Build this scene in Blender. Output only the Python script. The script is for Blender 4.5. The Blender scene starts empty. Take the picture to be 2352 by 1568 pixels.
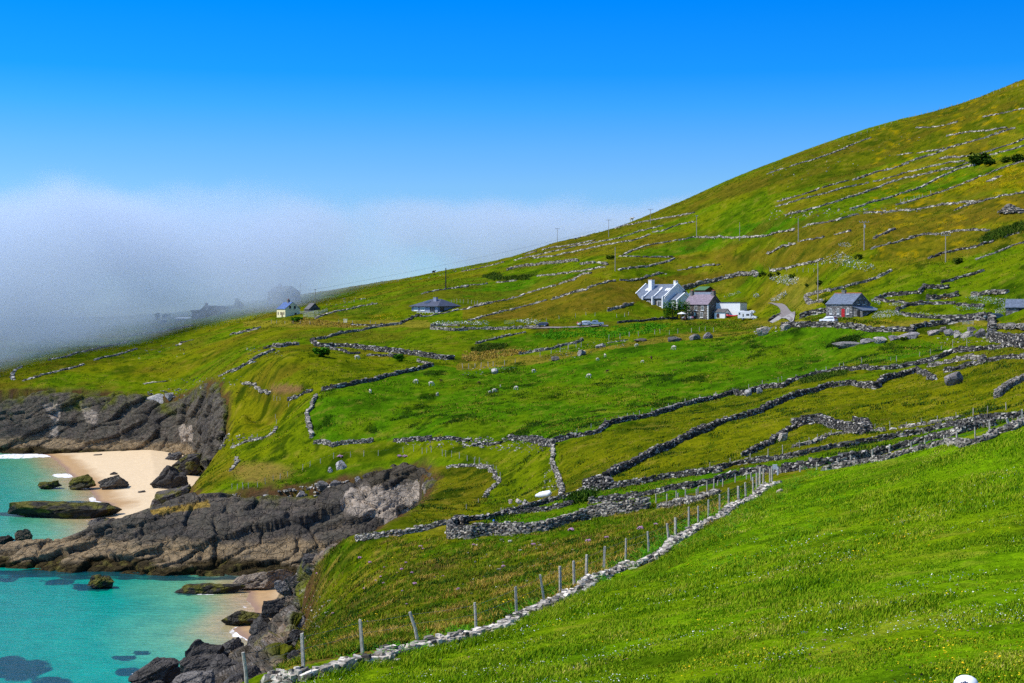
import bpy, bmesh, math, random
import numpy as np
from mathutils import Vector, Matrix, Euler
random.seed(7); RNG = np.random.default_rng(11)
SC = bpy.context.scene
COL = bpy.data.collections.new("scene_objects"); SC.collection.children.link(COL)
F, CX, HY, H = 3266.7, 1176.0, 700.0, 50.0      # focal length, centre column and horizon row of the 2352 px wide survey frame; eye height above the sea

# ------------------------------------------------------------------ helpers
def lin(r, g, b, k=1.0):
    f = lambda c: (c/12.92 if c <= .04045 else ((c+.055)/1.055)**2.4)
    return tuple(f(c/255.0)*k for c in (r, g, b))
def h32(x, y, z, seed):
    h = (x.astype(np.int64)*374761393 + y.astype(np.int64)*668265263 + z.astype(np.int64)*2147483647 + seed*1274126177) & 0xffffffff
    h = ((h ^ (h >> 13))*1274126177) & 0xffffffff
    h = ((h ^ (h >> 16))*2246822519) & 0xffffffff
    return ((h ^ (h >> 15)) & 0xffffff).astype(np.float64)/16777215.0
def n2(x, y, seed=0):
    xi, yi = np.floor(x), np.floor(y); fx, fy = x-xi, y-yi
    fx = fx*fx*fx*(fx*(fx*6-15)+10); fy = fy*fy*fy*(fy*(fy*6-15)+10); zz = np.zeros_like(xi)
    a, b = h32(xi, yi, zz, seed), h32(xi+1, yi, zz, seed); c, d = h32(xi, yi+1, zz, seed), h32(xi+1, yi+1, zz, seed)
    return (a*(1-fx)+b*fx)*(1-fy)+(c*(1-fx)+d*fx)*fy*1.0
def fb2(x, y, seed=0, oct=4):
    s, a, t = 0, 1.0, 0
    for i in range(oct):
        s = s + a*n2(x*2**i+i*17.3, y*2**i-i*9.1, seed+i); t += a; a *= .55
    return s/t
def n3(p, seed=0):
    i = np.floor(p); f = p-i; f = f*f*(3-2*f); r = 0
    for dx in (0, 1):
        for dy in (0, 1):
            for dz in (0, 1):
                w = (f[:, 0] if dx else 1-f[:, 0])*(f[:, 1] if dy else 1-f[:, 1])*(f[:, 2] if dz else 1-f[:, 2])
                r = r + w*h32(i[:, 0]+dx, i[:, 1]+dy, i[:, 2]+dz, seed)
    return r
def fb3(p, seed=0, oct=4):
    s, a, t = 0, 1.0, 0
    for k in range(oct):
        s = s + a*n3(p*2**k+k*13.7, seed+k); t += a; a *= .55
    return s/t
def worley(p, seed=0):
    i = np.floor(p); d1 = np.full(len(p), 9.0); d2 = d1.copy(); idv = np.zeros(len(p))
    for dx in (-1, 0, 1):
        for dy in (-1, 0, 1):
            for dz in (-1, 0, 1):
                cx, cy, cz = i[:, 0]+dx, i[:, 1]+dy, i[:, 2]+dz
                q = np.stack([cx+h32(cx, cy, cz, seed), cy+h32(cx, cy, cz, seed+5), cz+h32(cx, cy, cz, seed+9)], 1)
                d = np.sqrt(((q-p)**2).sum(1)); new = d < d1
                d2 = np.where(new, d1, np.minimum(d2, d)); idv = np.where(new, h32(cx, cy, cz, seed+21), idv); d1 = np.where(new, d, d1)
    return d1, d2, idv
def ss(a, b, x):
    t = np.clip((x-a)/(b-a), 0, 1); return t*t*(3-2*t)
def mixc(a, b, t):
    return a*(1-t[:, None])+np.asarray(b)*t[:, None]
def pip(x, y, poly):
    poly = np.asarray(poly, float); ins = np.zeros(x.shape, bool); n = len(poly)
    for k in range(n):
        x1, y1 = poly[k]; x2, y2 = poly[(k+1) % n]
        if y1 == y2: continue
        c = ((y1 > y) != (y2 > y)) & (x < (x2-x1)*(y-y1)/(y2-y1)+x1)
        ins ^= c
    return ins
def seg_d(x, y, pl):
    pl = np.asarray(pl, float); d = np.full(x.shape, 1e9)
    for k in range(len(pl)-1):
        ax, ay = pl[k]; bx, by = pl[k+1]; vx, vy = bx-ax, by-ay; L = vx*vx+vy*vy+1e-9
        t = np.clip(((x-ax)*vx+(y-ay)*vy)/L, 0, 1)
        d = np.minimum(d, (x-ax-t*vx)**2+(y-ay-t*vy)**2)
    return np.sqrt(d)

def mesh_np(name, V, Fq, mat=None, parent=None, smooth=False, col=None, attrs=None):
    """a mesh object from arrays; Fq is (n,3) or (n,4)"""
    V = np.asarray(V, np.float32).reshape(-1, 3); Fq = np.asarray(Fq, np.int32); k = Fq.shape[1]
    me = bpy.data.meshes.new(name); me.vertices.add(len(V)); me.vertices.foreach_set("co", V.ravel())
    me.loops.add(Fq.size); me.loops.foreach_set("vertex_index", Fq.ravel())
    me.polygons.add(len(Fq)); me.polygons.foreach_set("loop_start", np.arange(len(Fq), dtype=np.int32)*k)
    me.polygons.foreach_set("loop_total", np.full(len(Fq), k, np.int32))
    me.polygons.foreach_set("use_smooth", np.full(len(Fq), smooth))
    if col is not None:
        a = me.attributes.new("Col", 'FLOAT_COLOR', 'POINT'); c4 = np.ones((len(V), 4), np.float32); c4[:, :3] = col; a.data.foreach_set("color", c4.ravel())
    for an, av in (attrs or {}).items():
        a = me.attributes.new(an, 'FLOAT', 'POINT'); a.data.foreach_set("value", np.asarray(av, np.float32))
    me.update(calc_edges=True); me.validate()
    o = bpy.data.objects.new(name, me); COL.objects.link(o)
    if mat: me.materials.append(mat)
    if parent: o.parent = parent
    return o
def tag(o, label=None, cat=None, group=None, kind=None):
    if label: o["label"] = label
    if cat: o["category"] = cat
    if group: o["group"] = group
    if kind: o["kind"] = kind
    return o
def empty(name, loc, yaw=0, label=None, cat=None, group=None):
    o = bpy.data.objects.new(name, None); COL.objects.link(o); o.location = loc; o.rotation_euler = (0, 0, yaw); o.empty_display_size = .2
    return tag(o, label, cat, group)
class MB:
    """collects boxes, prisms, tubes for one mesh"""
    def __init__(s): s.v = []; s.f = []
    def add(s, vs, fs):
        b = len(s.v); s.v += [tuple(p) for p in vs]; s.f += [tuple(b+i for i in f) for f in fs]; return s
    def box(s, x0, x1, y0, y1, z0, z1):
        return s.add([(x0,y0,z0),(x1,y0,z0),(x1,y1,z0),(x0,y1,z0),(x0,y0,z1),(x1,y0,z1),(x1,y1,z1),(x0,y1,z1)],
                     [(0,3,2,1),(4,5,6,7),(0,1,5,4),(1,2,6,5),(2,3,7,6),(3,0,4,7)])
    def prism(s, poly, a0, a1, axis='y'):
        """poly of (p,q) pairs extruded along axis from a0 to a1; x: (y,z) y: (x,z) z: (x,y)"""
        m = {'x': lambda p, q, a: (a, p, q), 'y': lambda p, q, a: (p, a, q), 'z': lambda p, q, a: (p, q, a)}[axis]; n = len(poly)
        vs = [m(p, q, a0) for p, q in poly]+[m(p, q, a1) for p, q in poly]
        return s.add(vs, [tuple(range(n))[::-1], tuple(range(n, 2*n))]+[(i, (i+1) % n, n+(i+1) % n, n+i) for i in range(n)])
    def tube(s, pts, r, n=6, r1=None):
        pts = [Vector(p) for p in pts]; b = len(s.v); m = len(pts)
        for i, p in enumerate(pts):
            t = (pts[min(i+1, m-1)]-pts[max(i-1, 0)]).normalized(); up = Vector((0, 0, 1)) if abs(t.z) < .9 else Vector((1, 0, 0))
            a = t.cross(up).normalized(); c = a.cross(t); rr = r if r1 is None else r+(r1-r)*i/max(1, m-1)
            for k in range(n):
                q = 2*math.pi*k/n; s.v.append(tuple(p+a*rr*math.cos(q)+c*rr*math.sin(q)))
        for i in range(m-1):
            for k in range(n):
                s.f.append((b+i*n+k, b+i*n+(k+1) % n, b+(i+1)*n+(k+1) % n, b+(i+1)*n+k))
        s.f.append(tuple(b+k for k in range(n))[::-1]); s.f.append(tuple(b+(m-1)*n+k for k in range(n))); return s
    def ball(s, c, r, nu=8, nv=6):
        rx, ry, rz = r if hasattr(r, '__len__') else (r, r, r); b = len(s.v)
        for j in range(nv+1):
            th = math.pi*j/nv
            for i in range(nu):
                ph = 2*math.pi*i/nu; s.v.append((c[0]+rx*math.sin(th)*math.cos(ph), c[1]+ry*math.sin(th)*math.sin(ph), c[2]+rz*math.cos(th)))
        for j in range(nv):
            for i in range(nu):
                s.f.append((b+j*nu+i, b+(j+1)*nu+i, b+(j+1)*nu+(i+1) % nu, b+j*nu+(i+1) % nu))
        return s
    def build(s, name, mat, parent=None, smooth=False):
        me = bpy.data.meshes.new(name); me.from_pydata(s.v, [], s.f); bm = bmesh.new(); bm.from_mesh(me)
        bmesh.ops.recalc_face_normals(bm, faces=bm.faces); bm.to_mesh(me); bm.free()
        for p in me.polygons: p.use_smooth = smooth
        me.materials.append(mat); o = bpy.data.objects.new(name, me); COL.objects.link(o)
        if parent: o.parent = parent
        return o
_kids = {}
def dup(o, loc=None, yaw=None, scale=None, parent=None):
    """a copy of a thing with copies of its parts and sub-parts"""
    c = o.copy(); COL.objects.link(c)
    if parent: c.parent = parent
    for ch in list(o.children): dup(ch, parent=c)
    if loc is not None: c.location = loc
    if yaw is not None: c.rotation_euler = (0, 0, yaw)
    if scale is not None: c.scale = (scale,)*3
    return c

# ------------------------------------------------------------------ node materials
def nmat(name):
    m = bpy.data.materials.new(name); m.use_nodes = True; t = m.node_tree; t.nodes.clear()
    o = t.nodes.new("ShaderNodeOutputMaterial"); b = t.nodes.new("ShaderNodeBsdfPrincipled"); t.links.new(b.outputs[0], o.inputs[0])
    return m, t, b
def nd(t, typ, **kw):
    n = t.nodes.new(typ)
    for k, v in kw.items():
        if k == 'inp':
            for kk, vv in v.items():
                if hasattr(vv, 'is_output'): t.links.new(vv, n.inputs[kk])
                else: n.inputs[kk].default_value = vv
        else: setattr(n, k, v)
    return n
def mx(t, fac, a, b, mode='MIX'):
    n = t.nodes.new("ShaderNodeMix"); n.data_type = 'RGBA'; n.blend_type = mode; n.clamp_result = False
    for i, v in ((0, fac), (6, a), (7, b)):
        if hasattr(v, 'is_output'): t.links.new(v, n.inputs[i])
        else: n.inputs[i].default_value = v if i == 0 else (tuple(v)+(1,) if len(v) == 3 else v)
    return n.outputs[2]
def mt(t, op, a, b=None, c=None):
    n = t.nodes.new("ShaderNodeMath"); n.operation = op
    for i, v in enumerate((a, b, c)):
        if v is None: continue
        if hasattr(v, 'is_output'): t.links.new(v, n.inputs[i])
        else: n.inputs[i].default_value = v
    return n.outputs[0]
def mr(t, v, a, b, c=0, d=1, smooth=True):
    n = t.nodes.new("ShaderNodeMapRange"); n.interpolation_type = 'SMOOTHSTEP' if smooth else 'LINEAR'
    t.links.new(v, n.inputs[0])
    for i, x in zip((1, 2, 3, 4), (a, b, c, d)): n.inputs[i].default_value = x
    return n.outputs[0]
def ramp(t, v, stops, interp='LINEAR'):
    n = t.nodes.new("ShaderNodeValToRGB"); e = n.color_ramp.elements; n.color_ramp.interpolation = interp
    while len(e) < len(stops): e.new(.5)
    for el, (p, c) in zip(e, stops): el.position = p; el.color = tuple(c)+(1,) if len(c) == 3 else c
    t.links.new(v, n.inputs[0]); return n.outputs[0]
def noise(t, vec, scale, detail=3, rough=.6):
    n = nd(t, "ShaderNodeTexNoise", inp={'Scale': scale, 'Detail': detail, 'Roughness': rough}); t.links.new(vec, n.inputs['Vector']); return n.outputs[0]
def bump(t, b, h, strength=.5, dist=.1):
    n = nd(t, "ShaderNodeBump", inp={'Strength': strength, 'Distance': dist, 'Height': h}); t.links.new(n.outputs[0], b.inputs['Normal'])
def plain(name, c, rough=.7, var=.25, scale=3.0, metal=0, bmp=0, spec=.3):
    """a real-world base colour with uneven weathering"""
    m, t, b = nmat(name); tc = nd(t, "ShaderNodeTexCoord").outputs['Object']; n = noise(t, tc, scale, 4)
    c2 = ramp(t, n, [(.3, tuple(x*(1-var) for x in c)), (.7, tuple(min(1, x*(1+var)) for x in c))])
    t.links.new(c2, b.inputs['Base Color']); b.inputs['Roughness'].default_value = rough; b.inputs['Metallic'].default_value = metal
    b.inputs['Specular IOR Level'].default_value = spec
    if bmp: bump(t, b, n, bmp, .02)
    return m

# ------------------------------------------------------------------ the lie of the land
# survey points: (column, row, distance along the view) of the ground; their heights follow from the eye height
CP = """2352,1568,25 1800,1568,30 1400,1568,36 1000,1568,43 640,1562,49 2352,1300,45 2000,1300,52 1700,1310,62 1450,1335,75
2352,1120,68 2000,1120,85 2352,962,98 2200,1008,106 2000,1052,112 1780,1106,108 828,1516,51 1180,1420,63 1350,1342,72 1500,1282,80 1650,1190,93
2200,1994,13 1176,2150,13 0,2500,13 1176,2600,5 2800,2300,5 2900,1700,20 2900,1100,60 2900,870,110 300,1750,45 -300,2000,35
900,1400,96 1100,1400,82 1300,1300,100 1500,1205,116 1100,1300,126 900,1300,141 1000,1235,158 1300,1210,143 760,1246,176 850,1230,168 640,1545,98 690,1402,172 700,1320,182
1040,1228,156 1060,1200,165 1350,1184,150 1350,1140,166 1480,1158,147 1620,1142,135 1780,1090,124 1640,1118,145 1780,1084,141 2000,1046,137 2352,978,119
1640,1086,160 1960,1022,155 2352,947,131
1380,1106,174 1600,992,216 1800,907,250 2120,847,258 2352,862,190 2352,800,232 2352,738,300 1900,962,196 2200,950,166
1270,1022,236 1000,1012,286 720,1016,312 1600,932,276 1800,882,290 2000,836,285 2200,802,270
1000,920,342 1350,920,312 1600,860,330 1900,800,338 2150,772,325 2352,766,285
1050,842,402 1350,800,402 1560,777,396 1750,757,390 1850,742,368 2100,737,343 2270,776,298
720,916,352 1000,836,402 690,960,336 640,1050,312 540,1100,302 700,1072,302 1070,1070,262 1200,1130,216 1150,1162,204 1080,1192,182
600,1122,288 800,1072,292 960,1062,282 1100,1062,264 960,1150,232 1050,1150,220
740,890,372 620,880,392 560,870,422 900,830,422 720,800,462 500,850,462 430,902,474 300,850,522 100,872,502 0,892,492 -400,900,495
560,940,384 480,960,410 0,840,562 150,800,622 300,790,642 300,762,722 450,742,690 650,732,582 480,780,572 720,780,482 900,750,512 1000,724,545 1000,760,482
-400,840,600 -400,790,720 1200,747,482 1350,750,462 1560,736,477 1660,736,470 1500,708,505 1780,742,420 1950,730,358 2100,727,350 2330,732,318
700,702,690 800,682,720 1024,666,600 1100,642,680 1200,682,575 1413,622,545 1300,600,650 1150,602,790 1280,556,800 1398,545,720 1600,540,622 1700,582,562
1833,556,512 1985,576,442 2172,602,402 1878,686,402 1700,652,535 1820,707,452 1700,738,464 2000,662,400 2100,662,372 2352,642,345 2352,560,392 2250,502,442 2330,482,432
2100,482,502 1800,492,582 2000,402,622 2250,352,582 2352,292,602 1500,491,762 1700,403,752 1850,346,742 2000,298,732 2352,188,702 850,651,882 640,690,800
2900,720,320 2900,500,420 2900,150,640 2900,-20,720 2900,30,1100
1850,400,1100 2352,262,1100 1500,530,1200 1280,585,1250 1100,610,1150 850,672,1300 600,690,1200 300,735,1200 -400,760,1200
1850,520,2200 2352,430,2200 1280,640,2200 600,700,2200 -400,720,2200 2900,300,2200
2352,222,860 1850,372,870 1500,508,900 1280,570,910 1100,606,920 850,657,990 2900,40,860
400,1060,400 470,1052,396 520,1010,392 590,985,388 640,960,372"""
CP = np.array([[float(a) for a in p.split(',')] for p in CP.split()])
def _k(r2): return np.where(r2 > 1e-12, .5*r2*np.log(r2+1e-12), 0)
def _uv(u, Y): return np.stack([(u-CX)/1000.0, np.log(Y)*1.15], -1)
_P = _uv(CP[:, 0], CP[:, 2]); _n = len(_P)
_A = _k(((_P[:, None]-_P[None])**2).sum(-1))+np.eye(_n)*2e-4; _Q = np.c_[np.ones(_n), _P]
_w = np.linalg.solve(np.r_[np.c_[_A, _Q], np.c_[_Q.T, np.zeros((3, 3))]], np.r_[CP[:, 1], np.zeros(3)])
GU = np.arange(-1300, 3700, 20.0); GL = np.linspace(math.log(3.0), math.log(2600.0), 420)
_G = _uv(np.broadcast_to(GU[None], (len(GL), len(GU))), np.exp(np.broadcast_to(GL[:, None], (len(GL), len(GU))))).reshape(-1, 2)
GV = np.concatenate([_k(((q[:, None]-_P[None])**2).sum(-1))@_w[:_n]+_w[_n]+q@_w[_n+1:] for q in np.array_split(_G, 30)]).reshape(len(GL), len(GU))
def base_z(x, y):
    """height of the smooth land surface at plan position (x, y)"""
    y = np.maximum(y, 3.05); u = np.clip(CX+x/y*F, GU[0], GU[-1]-.01); l = np.clip(np.log(y), GL[0], GL[-1]-1e-6)
    a = (u-GU[0])/20.0; b = (l-GL[0])/(GL[1]-GL[0]); ia, ib = a.astype(int), b.astype(int); ia = np.minimum(ia, len(GU)-2); ib = np.minimum(ib, len(GL)-2); fa, fb = a-ia, b-ib
    v = (GV[ib, ia]*(1-fa)+GV[ib, ia+1]*fa)*(1-fb)+(GV[ib+1, ia]*(1-fa)+GV[ib+1, ia+1]*fa)*fb
    return H-(v-HY)/F*y
def P3(u, v, Y): return ((u-CX)/F*Y, Y, H-(v-HY)/F*Y)
def sea(u, v, z=0.0):
    Y = (H-z)*F/(v-HY); return ((u-CX)/F*Y, Y, z)
COAST = [P3(*p)[:2] for p in [(-1200,925,520),(-300,918,492),(0,916,488),(150,908,490),(300,913,485),(395,925,478),(448,938,470),(478,982,447),(512,1028,416),(508,1060,394),
    (470,1078,372),(440,1095,345),(430,1125,318),(440,1142,300),(540,1136,288),(700,1138,286),(800,1100,284),(860,1082,284),(960,1070,278),(985,1090,262),(960,1150,236),(935,1195,214),
    (900,1226,186),(850,1232,174),(760,1246,178),(725,1290,182),(700,1330,180),(690,1402,172),(672,1460,146),(648,1528,105),(600,1600,72),(330,1720,56),(-200,1950,46),(-1200,2600,34)]]
LAND = COAST+[(-80, 0), (-80, -60), (4000, -60), (4000, 4000), (-5000, 4000), (-5000, 560)]
def ground(x, y):
    x, y = np.asarray(x, float), np.asarray(y, float)
    z = base_z(x, y)
    near = (x < 40) & (y < 620) & (y > 20)
    if near.any():
        xn, yn = x[near], y[near]; ins = pip(xn, yn, LAND); d = seg_d(xn, yn, COAST)
        zz = z[near]; zz = np.where(ins, zz-.9*(1-ss(0, 2.5, d)), np.minimum(zz, 40)-1.0-4.5*d)
        z[near] = np.maximum(zz, -4.0)
    big = ss(60, 160, y)
    und = (fb2(x/26.0, y/26.0, 3, 3)-.5)*1.05*big+(fb2(x/6.0, y/6.0, 8, 3)-.5)*(.25+.35*big)
    return z+und*np.where(z < -3, 0, 1)
TU = np.arange(-820, 3180, 4.7); TL = np.r_[np.linspace(math.log(3.2), math.log(19.5), 40), np.linspace(math.log(20), math.log(1700), 1050)]
TX = (TU[None]-CX)/F*np.exp(TL)[:, None]; TY = np.broadcast_to(np.exp(TL)[:, None], TX.shape)
TZ = ground(TX.ravel(), TY.ravel()).reshape(TX.shape)
TV = HY+(H-TZ)/TY*F
def at(u, v, Ymin=20.0, Ymax=1700.0):
    """where the sight line through a surveyed column and row meets the ground"""
    a = (u-TU[0])/4.7; i = int(min(max(a, 0), len(TU)-2)); f = a-i
    c = TV[:, i]*(1-f)+TV[:, i+1]*f; k0 = np.searchsorted(TL, math.log(Ymin)); r = np.nonzero(c[k0:] <= v)[0]
    if len(r) == 0:
        j = k0+int(np.argmin(c[k0:])); Y = math.exp(TL[j])
    else:
        j = k0+r[0]; j = max(j, 1); t = (c[j-1]-v)/(c[j-1]-c[j]+1e-9); Y = math.exp(TL[j-1]+(TL[j]-TL[j-1])*min(max(t, 0), 1))
    Y = min(Y, Ymax); x = (u-CX)/F*Y
    return Vector((x, Y, float(ground(np.array([x]), np.array([Y]))[0])))
def gz(x, y): return float(ground(np.array([x]), np.array([y]))[0])
C2 = lambda x, y: ((900+x/1.96)*.59036, (900+y/1.96)*.59036)
def crop(x0, y0, k):
    return lambda pts: [((x0+x/k)*.59036, (y0+y/k)*.59036) for x, y in pts]
# ------------------------------------------------------------------ ground colour and material
def D(*pts): return [tuple(map(float, p.split(','))) for p in ' '.join(pts).split()]
KG = 0.66
bright, mid, fore, olive, brown, straw, deep, soil = [np.array(lin(*c, KG)) for c in
    ((80,128,12), (102,130,12), (122,168,14), (126,128,15), (116,98,30), (186,156,72), (38,70,11), (126,96,64))]
FIELDS = [  # outline of each field (column, row), depth range, colour, share, mottling
 (D('690,1012 712,925 742,898 1000,836 1085,852 1400,800 1560,777 1740,767 1860,745 1990,752 2200,800 2000,836 1850,862 1600,930 1280,1008'), 220, 420, bright, .92),
 (D('600,895 700,845 760,812 900,828 985,838 745,886 700,890'), 340, 480, (mid+olive)/2, .8),
 (D('780,760 1000,758 1200,752 1000,815 760,790'), 430, 560, mid, .7),
 (D('1280,1020 1600,930 1800,880 1900,830 2050,840 1800,905 1600,990 1380,1100 1290,1130'), 150, 300, (olive*.75+deep*.25), .85),
 (D('1390,1100 1600,995 1800,912 2120,850 2352,830 2352,940 1960,1015 1640,1080'), 120, 300, olive, .85),
 (D('1040,1215 1350,1130 1640,1085 1960,1022 2352,946 2352,975 2000,1046 1780,1082 1640,1120 1480,1160 1100,1222'), 105, 180, bright, 1),
 (D('700,1320 760,1246 860,1228 1040,1232 1350,1190 1480,1160 1650,1140 1760,1090 1650,1200 1350,1345 1180,1420 828,1515 640,1560 660,1440'), 55, 190, (olive*.5+mid*.3+deep*.2), 1),
 (D('700,930 640,985 560,1010 530,1040 600,1120 700,1075 960,1050 1100,1060 1140,1090 1130,1150 1280,1135 1270,1020 1000,1015 720,1022'), 190, 350, (mid*.6+olive*.4), .9),
 (D('480,950 560,900 640,940 600,985 520,1010 480,1000'), 360, 480, olive, .9),
 (D('940,1075 1100,1064 1140,1090 1120,1150 1060,1180 950,1200'), 190, 300, (olive*.5+brown*.3+deep*.2), 1),
 (D('1080,728 1180,690 1440,640 1560,632 1720,625 1680,640 1450,690 1350,722 1250,735'), 440, 620, (brown*.65+olive*.35), .9),
 (D('1440,590 1700,585 1880,545 2150,470 2352,440 2352,500 2200,520 2020,565 1900,600 1760,620 1740,600'), 330, 640, (brown*.75+olive*.25), .85),
 (D('2030,560 2200,530 2352,520 2352,560 2170,600 2000,600'), 330, 480, (brown*.6+olive*.4), .8),
 (D('1440,585 1600,545 1760,505 1860,500 1800,530 1640,575'), 500, 660, bright, .9),
 (D('1820,490 2230,380 2300,345 2352,330 2352,370 2000,470'), 480, 660, mid, .7),
 (D('1800,470 2150,365 2352,300 2352,335 2140,390 1850,480'), 480, 680, (olive*.7+mid*.3), .7),
 (D('760,700 1040,640 1290,625 1310,640 1100,690 960,712 780,730'), 480, 800, bright, .55),
 (D('1300,960 1560,735 1760,738 1560,770 1390,790 1080,820 1100,790 1300,750'), 380, 500, (bright*.8+deep*.2), .75),
 (D('1190,560 1500,490 1850,346 2352,190 2352,240 1900,375 1500,520 1200,600'), 600, 900, (brown*.35+olive*.4+deep*.25), .8),
 (D('1680,690 1740,625 1880,640 1900,690 1850,720 1790,700'), 340, 480, (straw*.45+olive*.55), .7),
 (D('560,735 980,735 1000,752 800,752 560,750'), 480, 620, (straw*.45+olive*.55), .75),
 (D('1050,825 1250,815 1400,795 1560,765 1740,760 1700,770 1560,782 1380,805 1240,835 1050,850'), 370, 440, (straw*.35+brown*.4+olive*.25), .8),
 (D('1700,735 2300,735 2300,748 1700,752'), 300, 460, (olive*.6+straw*.4), .8),
]
_Ec, _Bc = crop(2984,300,1.96), crop(1800,900,1.96)
def _f(c, s): return c([tuple(map(float, p.split(','))) for p in s.split()])
FIELDS += [
 (_f(_Ec, '0,735 800,455 1400,250 1960,60 2100,0 2100,320 1400,520 1000,640 400,820 0,900'), 520, 900, (deep*.4+olive*.45+brown*.15), .8),
 (_f(_Ec, '630,780 1000,660 1400,530 1890,380 2000,470 1600,590 1300,660 950,750'), 420, 760, (olive*.85+straw*.1), .85),
 (_f(_Ec, '80,945 400,845 620,785 800,770 780,800 350,905 70,978'), 420, 700, olive*.9, .85),
 (_f(_Ec, '80,985 450,882 770,802 1050,727 1400,647 1500,640 1200,735 850,830 400,980 150,1040'), 420, 700, olive*.95, .9),
 (_f(_Ec, '150,1048 400,988 850,838 1200,738 1545,648 1590,665 1350,745 1000,890 640,1000 400,1030'), 420, 700, mid*.95, .95),
 (_f(_Ec, '650,1002 1000,897 1350,752 1590,672 1800,700 1500,800 1200,905 980,965'), 400, 700, (bright*.7+mid*.3), .95),
 (_f(_Ec, '1000,970 1300,885 1650,750 2000,640 2000,840 1700,870 1300,900'), 400, 700, (olive*.9+np.array(lin(190,160,10,KG))*.15), .9),
 (_f(_Ec, '0,1210 300,1142 700,1045 1300,1015 2000,885 2000,1085 1200,1180 800,1300 500,1300 200,1272'), 360, 660, (brown*.75+olive*.25), .85),
 (_f(_Ec, '820,1310 1200,1200 1700,1165 2000,1120 2000,1180 1700,1240 1230,1380 900,1350'), 340, 560, (brown*.55+olive*.45), .85),
 (_f(_Ec, '0,1150 250,1090 660,1048 280,1136 0,1200'), 420, 660, bright, .95),
 (_f(_Bc, '1235,182 1760,48 1960,20 1960,130 1600,188'), 480, 720, bright*.95, .95),
 (_f(_Bc, '0,585 500,470 900,330 1180,372 640,520 50,672 0,670'), 420, 760, (brown*.5+olive*.5), .9),
 (_f(_Bc, '50,680 640,525 1190,378 1700,330 1960,300 1960,360 1680,410 1480,420 1300,560 700,645 300,662'), 420, 760, (brown*.8+olive*.2), .9),
 (_f(_Bc, '0,420 400,385 1000,300 900,322 400,492 0,578'), 440, 800, bright*.95, .9),
 (_f(_Bc, '-300,600 -100,560 0,500 0,578 -200,640'), 440, 800, bright*.95, .8),
 (_f(_Bc, '340,300 880,228 1090,262 600,330 350,340'), 500, 800, mid, .9),
 (_f(_Bc, '420,205 1000,75 1420,20 1760,0 1700,50 1200,182 700,195'), 520, 860, (brown*.45+olive*.55), .9),
]
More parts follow.
